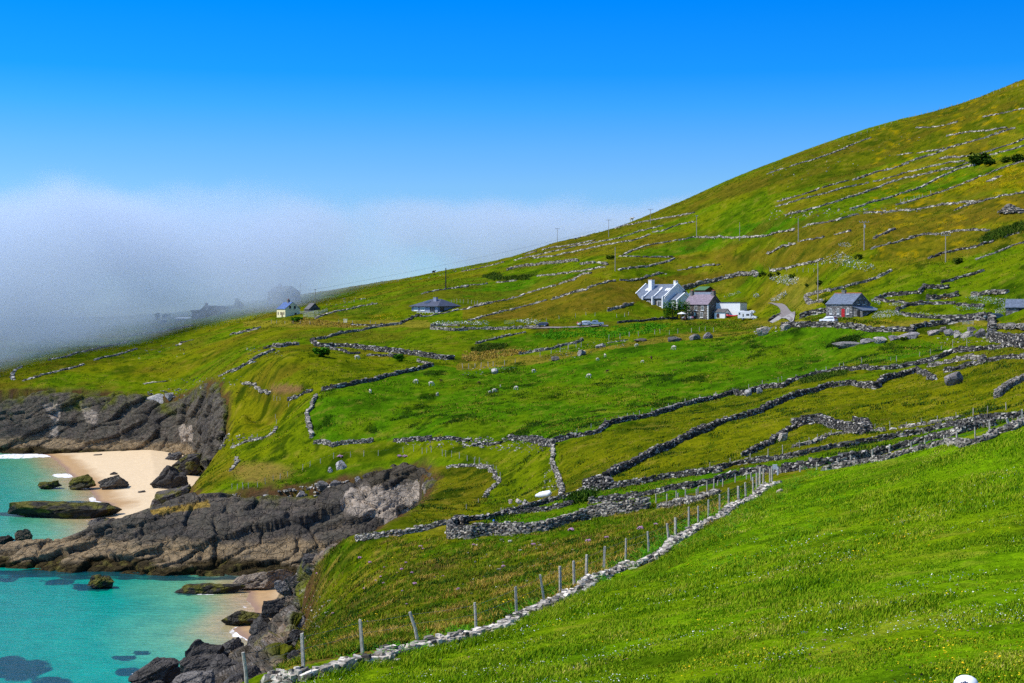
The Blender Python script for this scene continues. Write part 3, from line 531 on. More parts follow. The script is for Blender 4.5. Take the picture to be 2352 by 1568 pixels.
for i, a in enumerate([
 (508,564,1458,1516,200,"big upright dark boulder at the edge of the foaming water",.1,.8), (290,420,1500,1580,168,"long dark slab ridge descending into the sea at the bottom",.42,.6), (395,515,1478,1545,180,"dark slanting slab behind the long ridge by the water",.38,.6),
 (574,636,1415,1486,205,"tall cracked slab face above the surf",.35,.7), (608,668,1362,1424,205,"leaning grey slab above the barnacled hump",.7,.6), (636,674,1332,1364,200,"pale squarish boulder at the top of the slab stack",.2,.8),
 (566,668,1470,1552,168,"broad tilted dark slab with a mossy seam",.6,.5), (676,716,1416,1474,165,"upright pale grey slab against the earthy scree",-.1,.5), (478,556,1508,1556,160,"black-sided block under the upright boulder",.2,.8),
 (560,604,1464,1504,192,"small dark block wedged beside the upright boulder",.2,.8), (640,694,1474,1514,150,"flat grey slab among the rubble below the scree",.3,.6), (600,680,1524,1580,120,"grey slab just behind the leftmost fence post",.45,.6),
 (500,600,1535,1600,128,"wide low dark slab at the bottom edge of the rocks",.25,.6), (380,480,1545,1610,140,"brown flat ledge at the bottom edge above the sea",.2,.7), (650,690,1395,1440,188,"split slab leaning over the near sand",.8,.5),
 (668,712,1500,1548,118,"two-faced grey boulder at the foot of the earthy slope",.5,.6), (600,640,1440,1470,198,"wedge of slate filling a gap in the slab stack",.6,.7), (420,500,1520,1560,165,"thin slab leaning on the long ridge",.4,.5),
 (692,738,1268,1314,186,"grey slate knob at the seaward rim of the grassy slope",.5,.7), (655,700,1316,1352,196,"cracked slate block just above the near sand",.6,.6), (618,664,1424,1472,180,"dark slate plate in the middle of the slab stack",.6,.5), (640,690,1494,1548,122,"tall dark slate leaning against the rubble",.6,.5), (596,650,1486,1530,142,"long dark slate below the mossy slab",.5,.5), (556,612,1536,1590,112,"dark slate at the bottom left of the fence",.45,.6), (664,704,1440,1480,150,"dark overhanging slate beside the pale upright slab",.2,.6), (690,724,1352,1392,184,"grey slate poking from the scree",.6,.6)]):
    u0, u1, v0, v1, Y, lab, tl, dp = a; rock("coast_boulder", u0, u1, v0, v1, Y, lab, "boulder", tl, dp, 200+i, "broken slabs below the near slope", (.075,.068,.062) if i not in (5,7,10,13) else (.17,.155,.14), .3, mRockN, 22, planes=20)
# ------------------------------------------------------------------ dry stone walls, each its own object
def stonemat(name, stops, rough=.85):
    m, t, b = nmat(name); g = nd(t, "ShaderNodeNewGeometry").outputs['Random Per Island']; tc = nd(t, "ShaderNodeTexCoord").outputs['Object']
    c = ramp(t, g, stops); c = mx(t, 1, c, ramp(t, noise(t, tc, 5, 5, .7), [(.3, (.6, .6, .62)), (.72, (1.4, 1.38, 1.32))]), 'MULTIPLY')
    t.links.new(c, b.inputs['Base Color']); b.inputs['Roughness'].default_value = rough; b.inputs['Specular IOR Level'].default_value = .05; bump(t, b, noise(t, tc, 9, 4), .5, .05); return m
mStN = stonemat("pale_field_stone", [(0, (.05, .046, .04)), (.25, (.2, .18, .15)), (.6, (.42, .375, .315)), (1, (.7, .63, .54))])
mSt = stonemat("dry_stone", [(0, (.03, .029, .03)), (.4, (.065, .06, .056)), (.68, (.12, .11, .1)), (.84, (.27, .245, .215)), (1, (.6, .55, .48))])
mStP = stonemat("lichened_stone", [(0, (.06, .054, .047)), (.35, (.15, .135, .115)), (.7, (.27, .245, .21)), (1, (.5, .45, .38))])
mStW = stonemat("bleached_stone", [(0, (.04, .037, .033)), (.3, (.15, .135, .115)), (.65, (.32, .29, .24)), (1, (.62, .56, .48))])
mStD = stonemat("dark_stone", [(0, (.035, .034, .035)), (.5, (.075, .07, .066)), (.85, (.15, .14, .125)), (1, (.42, .38, .33))])
def stones(c, tan, size, rng, jit=.16, yawj=.22, tilt=.12, pitch=0):
    """(n) jittered six-sided stones: centres, headings, half sizes -> arrays"""
    n = len(c); s = np.array([(-1,-1,-1),(1,-1,-1),(1,1,-1),(-1,1,-1),(-1,-1,1),(1,-1,1),(1,1,1),(-1,1,1)], float)
    v = s[None]*(1+rng.uniform(-jit*1.6, jit, (n, 8, 3)))*size[:, None, :]
    a = tan+rng.normal(0, yawj, n); tl = rng.normal(0, tilt, n)+pitch; ct, st = np.cos(tl)[:, None], np.sin(tl)[:, None]
    x, y, z = v[..., 0]*ct-v[..., 2]*st, v[..., 1], v[..., 0]*st+v[..., 2]*ct; ca, sa = np.cos(a)[:, None], np.sin(a)[:, None]
    v = np.stack([x*ca-y*sa, x*sa+y*ca, z], -1)+c[:, None, :]
    f = np.array([(0,3,2,1),(4,5,6,7),(0,1,5,4),(1,2,6,5),(2,3,7,6),(3,0,4,7)]); return v.reshape(-1, 3), (np.arange(n)[:, None, None]*8+f[None]).reshape(-1, 4)
_ws = [0]
def wall(pts, h, label, thick=.7, mat=None, Ymin=20, Ymax=1700, group=None, name="dry_stone_wall", ruin=.25, pts3=None, cat="stone wall", heap=0):
    """a wall of laid stones following the ground along a surveyed line"""
    _ws[0] += 1; rng = np.random.default_rng(1000+_ws[0])
    if pts3 is None:
        h *= .74; thick *= .85 if Ymin > 110 else 1; y0 = at(pts[0][0], pts[0][1], Ymin, Ymax).y; P = []
        for u, v in pts: y0 = at(u, v+.33*h*F/y0, Ymin, Ymax).y; P.append(((u-CX)/F*y0, y0))
        P = np.array(P)
    else: P = np.array(pts3)[:, :2]
    for k in range(1, len(P)):                                    # a sight line that slips over a rise would throw the wall far back
        if P[k, 1] > P[k-1, 1]*1.4: P[k] *= P[k-1, 1]*1.15/P[k, 1]
    seg = np.r_[0, np.cumsum(np.hypot(*np.diff(P, axis=0).T))]; L = seg[-1]; Ym = P[:, 1].mean()
    ch, ls = (.10, .26) if Ym < 100 else (.12, .33) if Ym < 200 else (.17, .45) if Ym < 330 else (.24, .7) if Ym < 480 else (.3, .9)
    nc = max(2, int(round(h*1.2/ch))); C, T, S, Q = [], [], [], []
    for k in range(nc):
        n = max(2, int(L/ls)); ln = rng.uniform(.4, 1.7, n); s = np.cumsum(ln); s = (s-ln/2)/s[-1]*L; ln = ln/ln.sum()*L
        x, y = np.interp(s, seg, P[:, 0]), np.interp(s, seg, P[:, 1]); e = .3; tx = np.interp(s+e, seg, P[:, 0])-np.interp(s-e, seg, P[:, 0]); ty = np.interp(s+e, seg, P[:, 1])-np.interp(s-e, seg, P[:, 1])
        hl = h*(1-ruin+2*ruin*(fb2(s/(h*4+2), s*0+_ws[0], 5, 3)))+rng.normal(0, ch*.3, n); ok = ((k+.6)*ch < hl) | (k == 0)
        ok &= np.abs(s-L/2) < L/2*(1-heap*k/nc)+(k == 0)
        wd = thick*(1-max(.3, heap)*k/nc)*rng.uniform(.85, 1.12, n)
        # wobble sideways, so that no run is ruler straight
        wob = (fb2(s/3.0, s*0+_ws[0]*3, 6, 2)-.5)*thick*.9; nl = np.hypot(tx, ty)+1e-9; x2, y2 = x-ty/nl*wob+rng.normal(0, .04, n), y+tx/nl*wob+rng.normal(0, .04, n)
        ee = max(.5, ls); z = ground(x2, y2)+(k+.35)*ch-.06; ux, uy = tx/nl, ty/nl; pt = np.arctan2(ground(x2+ux*ee, y2+uy*ee)-ground(x2-ux*ee, y2-uy*ee), 2*ee)
        nl_ = 3 if Ym < 118 else 2 if Ym < 260 else 1; ph = np.arctan2(ty, tx)
        for q_ in range(nl_):
            off = ((q_+.5)/nl_-.5)*wd*1.02+(rng.normal(0, .03, n) if nl_ > 1 else 0); sh = rng.uniform(-.5, .5, n)*ln if nl_ > 1 else 0; kp_ = ok if nl_ == 1 or k == 0 else ok & (rng.uniform(0, 1, n) < .93)
            C.append(np.stack([x2-ty/nl*off+ux*sh, y2+tx/nl*off+uy*sh, z+(rng.normal(0, ch*.22, n) if nl_ > 1 else 0)], 1)[kp_]); T.append(ph[kp_]); Q.append(pt[kp_])
            S.append(np.stack([ln*(.7 if k == 0 else .54), wd*.54/nl_*rng.uniform(.75, 1.25, n), np.full(n, ch*.56)*rng.uniform(.7, 1.5, n)], 1)[kp_])
    # fallen stones at the foot
    n = int(L*(.5 if Ym < 200 else .25)); s = rng.uniform(0, L, n); x, y = np.interp(s, seg, P[:, 0])+rng.normal(0, thick*.45, n), np.interp(s, seg, P[:, 1])+rng.normal(0, thick*.45, n)
    C.append(np.stack([x, y, ground(x, y)+.03], 1)); T.append(rng.uniform(0, 6, n)); S.append(rng.uniform(.4, 1, (n, 3))*np.array((ls*.4, ls*.3, ch*.5))); Q.append(np.zeros(n))
    v, f = stones(np.concatenate(C), np.concatenate(T), np.concatenate(S), rng, .2 if Ym < 260 else .16, .3 if Ym < 118 else .22, .16 if Ym < 118 else .1, pitch=np.concatenate(Q))
    org = np.array((P[0, 0], P[0, 1], gz(*P[0]))); o = mesh_np(name, v-org, f, mat or mSt); o.location = org
    return tag(o, label, cat, group, 'thing')
A_, B_, Cc, Dd, E_ = crop(900,900,1.96), crop(1800,900,1.96), crop(2400,1050,2.94), crop(2984,1050,2.352), crop(2984,300,1.96)
Fa, Ga, I_, J_, K_ = crop(0,600,1.96), crop(0,1400,1.96), crop(900,1500,1.96), crop(1800,1500,1.96), crop(2700,1300,1.832)
L_, M_, O_, R_ = crop(900,1900,2.074), crop(1800,1700,1.809), crop(1900,700,2.94), crop(3600,1100,5.6)
def pp(s): return [tuple(map(float, p.split(','))) for p in s.split()]
WG = "dry stone walls of the near lanes"; WH = "field walls on the hillside"; WM = "field walls below the road"
# --- close to the camera and along the lane
wall(L_(pp('330,1540 400,1533 600,1512 830,1450 1000,1402 1230,1382 1300,1340 1500,1287 1700,1252 1850,1222'))+M_(pp('110,1388 300,1340 380,1280 450,1240 600,1184 700,1134 830,1070 880,1020 1000,968 1130,900 1240,890 1400,822 1480,745 1620,664 1700,622 1850,548 1890,494 2030,438 2080,394 2140,340 2205,338')), .54, "low pale stone wall with tall weathered posts edging the near meadow", .7, mStN, 30, 118, WG)
wall([(1032,1213)]+I_(pp('1672,1120 1700,1135'))+J_(pp('60,1132 220,1108 430,1100 640,1070 740,1042 950,992 1150,955 1330,922 1420,906')), 1.7, "tall stone wall with rounded end above the coastal slope", .8, mStP, 118, 200, WG)
wall(I_(pp('1680,1075 1700,1050 1740,1035 1790,1040'))+[], 1.7, "short stone pier closing the lane end, with a blue buoy beside it", .9, mSt, 130, 200, WG)
wall(M_(pp('1395,482 1550,468 1680,434 1790,384')), .95, "broken low wall between leaning posts at the lane bend", .8, mStP, 110, 170, WG)
wall(J_(pp('965,880 1080,868 1200,858 1350,832 1500,802 1600,782 1750,762'))+K_(pp('0,1072 170,1042 330,992 560,966 700,956 900,926 1130,882 1300,842 1480,792 1700,732 1900,692 2060,642 2130,640')), 1.0, "long stone wall on the near side of the green lane", .6, mSt, 112, 200, WG)
wall(J_(pp('0,1032 150,1012 280,985 400,952 520,915 660,872 830,828 940,792 1100,776 1250,747 1400,722 1600,684 1750,667 1960,641'))+K_(pp('100,968 200,950 320,917 560,892 780,852 1000,802 1200,772 1400,732 1600,692 1800,652 2000,614 2200,592 2352,572 2500,545')), 1.0, "long dark stone wall on the far side of the green lane", .6, mSt, 122, 220, WG)
wall(J_(pp('290,977 450,966 600,946 700,926 835,896')), .75, "short low wall lying inside the green lane", .7, mSt, 118, 200, WG)
wall(K_(pp('710,800 820,776 900,748 1000,716 1100,698 1200,692 1360,681')), .6, "low thin wall above the lane with small posts", .6, mStP, 130, 230, WG)
wall(K_(pp('1465,662 1560,652 1650,636 1780,612 1900,592')), .5, "low line of stones just above the far lane wall", .6, mStW, 130, 230, WG)
wall(K_(pp('930,957 1030,938 1150,917 1270,897 1400,877 1550,832 1700,797 1850,762 1980,770 2100,737 2170,692 2270,672 2330,632 2480,590')), .55, "low stone wall under the fence along the top of the near meadow", .7, mStP, 85, 140, WG)
wall(I_(pp('955,1160 1050,1150 1150,1140 1300,1120 1450,1090 1560,1068 1640,1048')), .95, "stone wall running along the crest of the coastal slope", .8, mStP, 140, 260, WG)
wall(J_(pp('945,745 1010,722 1100,690 1200,642 1350,567 1500,492 1600,442 1700,397 1850,327'))+K_(pp('0,706 120,662 230,612 400,572 560,502 700,442 850,402 950,367 1130,347 1180,362 1300,372 1350,322 1480,287 1590,252')), 1.4, "straight dark wall rising diagonally from the lane corner", .8, mSt, 150, 300, WM)
wall(J_(pp('950,748 1080,742 1115,752')), 1.2, "short heap of wall joining the diagonal wall to the lane", 1.0, mSt, 150, 240, WM)
wall(K_(pp('1590,254 1640,280 1705,322')), .9, "short wall dropping from the top of the diagonal wall", .8, mSt, 180, 320, WM)
wall(J_(pp('690,427 730,412 830,387 950,367 1040,342 1100,292 1200,272 1360,242 1480,207 1600,172 1750,132 1940,82'))+K_(pp('150,452 280,417 380,420 480,377 640,367 700,327 850,287 1000,262 1130,247 1300,242 1450,232 1600,202 1750,167 1850,122 1950,107 2100,97 2352,87 2500,80')), 1.3, "long wall bounding the sheep field on its lower right", .8, mSt, 200, 340, WM)
wall(J_(pp('692,442 680,560 700,640 740,690 755,760 757,828')), .95, "pale narrow wall coming straight down from the sheep field corner", .6, mStW, 160, 260, WM)
wall(I_(pp('630,432 700,427 780,455 850,437 930,432 1000,427 1080,417')), 1.3, "ruined grey wall along the foot of the sheep field", .8, mStP, 240, 360, WM, ruin=.4)
wall(I_(pp('1250,412 1330,417 1400,402 1480,412 1600,402'))+J_(pp('0,412 66,407')), .9, "collapsed wall remains with gaps at the field foot", .9, mSt, 220, 340, WM, ruin=.6)
wall(J_(pp('345,402 440,396 520,410 640,438 692,450')), 1.4, "heaped dark wall end at the lower corner of the sheep field", .9, mSt, 200, 330, WM, ruin=.4)
wall(J_(pp('70,455 150,442 200,442 295,432')), .7, "scatter of fallen slabs below the collapsed wall", 1.2, mSt, 200, 330, WM, ruin=.5)
wall(I_(pp('642,80 610,170 572,212 590,290 612,387')), 1.5, "wall with a bend on the left end of the sheep field", .8, mStP, 280, 400, WM)
wall(A_(pp('430,1282 500,1262 570,1222 612,1217')), 1.2, "short dark wall at the head of the grassy track", .8, mSt, 300, 460, WM)
wall(A_(pp('690,1207 800,1187 900,1167 1000,1147 1100,1127 1200,1097 1350,1062 1450,1042 1535,1017')), 1.4, "dark straight wall along the upper left of the sheep field", .8, mSt, 300, 480, WM)
wall(A_(pp('1420,977 1480,1002 1535,1012')), .8, "stub of wall at the top corner of the sheep field", .8, mStP, 320, 500, WM)
wall(A_(pp('612,830 640,862 720,872 800,867 900,872 1000,887 1100,897 1200,907 1350,927 1450,937 1550,957 1640,967 1700,962')), 1.9, "tall curved wall below the bungalow with a wide pale top", 1.2, mSt, 380, 560, WM, ruin=.12)
wall(A_(pp('620,820 700,812 800,782 900,762 1050,737 1170,717 1300,702')), 1.2, "wall climbing from the curved wall to the bungalow garden", .9, mStP, 400, 600, WM)
wall(A_(pp('750,890 800,897 900,927 980,925')), 1.1, "low broken wall under the tall curved wall, left part", .9, mSt, 360, 520, WM, ruin=.4)
wall(A_(pp('1035,940 1150,942 1285,952')), 1.1, "low broken wall under the tall curved wall, right part", .9, mSt, 360, 520, WM, ruin=.4)
wall(A_(pp('910,712 1000,712 1130,712 1210,706')), .9, "thin level wall above the curved wall", .7, mSt, 420, 620, WM)
wall(A_(pp('0,1067 50,1047 130,1002 220,947 330,902')), 1.1, "wall slanting up the left fields below the stone heaps", .9, mStP, 380, 560, WM)
wall(A_(pp('250,887 330,872 362,870')), 1.3, "left one of two grey stone heaps in the left fields", 2.0, mStP, 380, 560, WM, ruin=.5)
wall(A_(pp('372,877 430,862 500,857')), 1.3, "right one of two grey stone heaps in the left fields", 2.0, mStP, 380, 560, WM, ruin=.5)
wall(A_(pp('0,782 80,767 150,747 225,727')), 1.1, "wall below the yellow house near the fog", 1.0, mStP, 450, 700, WM)
wall(A_(pp('90,1155 160,1162 210,1212 300,1227')), .9, "pale wall at the rim of the grassy gully", .8, mStW, 330, 480, WM, ruin=.5)
wall(I_(pp('0,472 60,447 130,422 250,397 300,372 340,332 346,312')), .7, "low curved wall edging the headland green", .8, mStW, 280, 400, WM, ruin=.4)
wall(I_(pp('0,642 30,602 56,572 30,547')), .7, "short curved wall of pale stones on the headland neck", .8, mStW, 260, 400, WM, ruin=.4)
wall(I_(pp('1650,617 1780,612 1850,607 1960,622'))+J_(pp('130,602 200,627 250,682 282,732 240,762 190,812 170,842')), .65, "low pale wall curving round the head of the rocky cove", .7, mStW, 180, 330, WM, ruin=.4)
wall(K_(pp('345,862 420,832 500,792 560,752 610,712 650,692 712,657')), .9, "narrow dark wall climbing to the ruined enclosure", .7, mSt, 160, 260, WM)
wall(K_(pp('705,642 790,627 900,607 990,640 1080,662 1180,682 1245,684')), 1.7, "high rounded wall of the ruined enclosure", .9, mSt, 160, 260, WM, ruin=.3)
wall(K_(pp('1248,682 1240,640 1215,618 1150,600')), .9, "curved side wall closing the ruined enclosure", .7, mSt, 160, 270, WM, ruin=.3)
wall(Dd(pp('1480,872 1600,852 1750,817 1900,797 2000,802')), 1.0, "pale wall between two darker walls on the right", .9, mStP, 190, 330, WM)
wall(Dd(pp('1630,922 1750,897 1870,862 1950,847 2100,812 2200,797 2352,795 2450,790')), 1.0, "wall with three little posts curving to the right edge", .8, mSt, 180, 330, WM)
wall(Dd(pp('2092,1157 2150,1112 2210,1062 2280,1022 2352,992 2420,960')), 1.1, "slanting wall of pale slabs at the right edge", .9, mStP, 150, 280, WM)
# --- along the road and the houses
wall(Dd(pp('130,512 300,507 450,502 650,507 830,527 950,547 1100,547 1320,542')), 1.9, "dark roadside wall in front of the red-doored cottage", .9, mSt, 280, 400, WM, ruin=.15)
wall(Dd(pp('1318,572 1335,522 1450,502 1600,482 1800,452 2055,442')), 1.8, "roadside wall with a stepped corner above the boulders", .9, mSt, 260, 400, WM, ruin=.12)
wall(Dd(pp('2060,620 2150,642 2352,657 2450,662')), 2.6, "massive sloping wall right of the boulders", 1.0, mSt, 230, 340, WM, ruin=.1)
wall(Dd(pp('2058,445 2060,500 2062,545')), 2.4, "square stone pier at the head of the massive wall", 1.4, mSt, 240, 350, WM, ruin=.05)
wall(Dd(pp('2100,520 2200,510 2300,520 2400,530')), 1.2, "tumbled stone bank behind the square pier", 2.2, mStP, 260, 380, WM, ruin=.5)
wall(Dd(pp('1240,397 1400,422 1600,432 1800,422 2070,402')), 1.3, "terrace wall above the road with white flowers below", .9, mStD, 270, 400, WM, ruin=.15)
wall(Dd(pp('1180,382 1200,352 1300,317 1480,302 1650,297 1720,302')), 1.0, "middle terrace wall right of the cottage", .8, mSt, 290, 420, WM)
wall(Dd(pp('990,272 1100,282 1300,302 1480,292')), .8, "lower arm of the forked wall behind the cottage", .8, mSt, 300, 440, WM)
wall(Dd(pp('990,264 1100,232 1250,217 1400,202 1432,162')), 1.4, "upper arm of the forked wall behind the cottage", .9, mSt, 300, 450, WM)
wall(Dd(pp('1430,142 1500,152 1600,162 1662,152')), 1.4, "stone mound crowned with turf above the forked wall", 1.4, mSt, 320, 460, WM, ruin=.3)
wall(Dd(pp('1460,252 1600,247 1752,227')), 1.8, "dark retaining wall under the turf mound", .9, mStD, 310, 440, WM, ruin=.2)
wall(Dd(pp('1885,217 2000,217 2100,207 2200,200')), 1.1, "isolated heap of wall above the right cottage", 1.6, mStP, 310, 440, WM, ruin=.4)
wall(Dd(pp('1750,312 1850,322 1985,327')), .9, "short wall with white flowers beside the right cottage", .9, mStD, 290, 420, WM)
wall(Dd(pp('300,425 400,395 480,382 568,372')), 2.0, "high yard wall left of the red-doored cottage", .8, mSt, 330, 440, WM, ruin=.08)
wall(Dd(pp('20,462 60,432 122,402')), 1.2, "short wall on the left side of the road gate", .7, mStD, 340, 470, WM, ruin=.08)
wall(Dd(pp('1140,2 1050,52 950,87 800,127 700,157 600,182 500,202 350,237 365,270 400,302 540,287')), 1.1, "wall bending round the tall pole above the cottage", .9, mStP, 340, 520, WM)
wall(Cc(pp('10,602 120,587 270,582 450,562 700,547')), 1.0, "low dark wall left of the parasol", .8, mStD, 400, 520, WM)
wall(Cc(pp('750,202 950,152 1200,92 1400,47 1560,27 1612,52')), 1.9, "thick pale wall behind the white house", 1.4, mStP, 430, 640, WM, ruin=.12)
wall(B_(pp('1105,602 1200,577 1300,552')), 1.3, "pale wall ending at the left corner of the white house", .9, mStP, 430, 640, WM)
wall(A_(pp('1520,737 1600,742 1700,752 1800,747'))+B_(pp('0,742 200,737 330,740 480,730 590,727')), 1.4, "pale roadside wall left of the dark blue car", .9, mStP, 420, 560, WM, ruin=.3)
wall(A_(pp('1520,717 1620,714 1740,716')), 1.0, "upper strand of the pale roadside wall, behind its white flowers", .8, mStP, 440, 600, WM, ruin=.3)
wall(B_(pp('105,852 200,827 300,802 400,782 480,767')), .7, "thin low wall crossing the green below the road", .7, mStP, 380, 540, WM)
wall(B_(pp('430,932 520,917 620,902 700,887 760,867 850,852 920,822')), 1.1, "wall beside the bank of golden grass above the sheep", .9, mStP, 360, 520, WM)
wall(B_(pp('1110,848 1180,836 1260,826')), .5, "line of small stones at the top of the sheep field", .9, mStW, 340, 480, WM, ruin=.5)
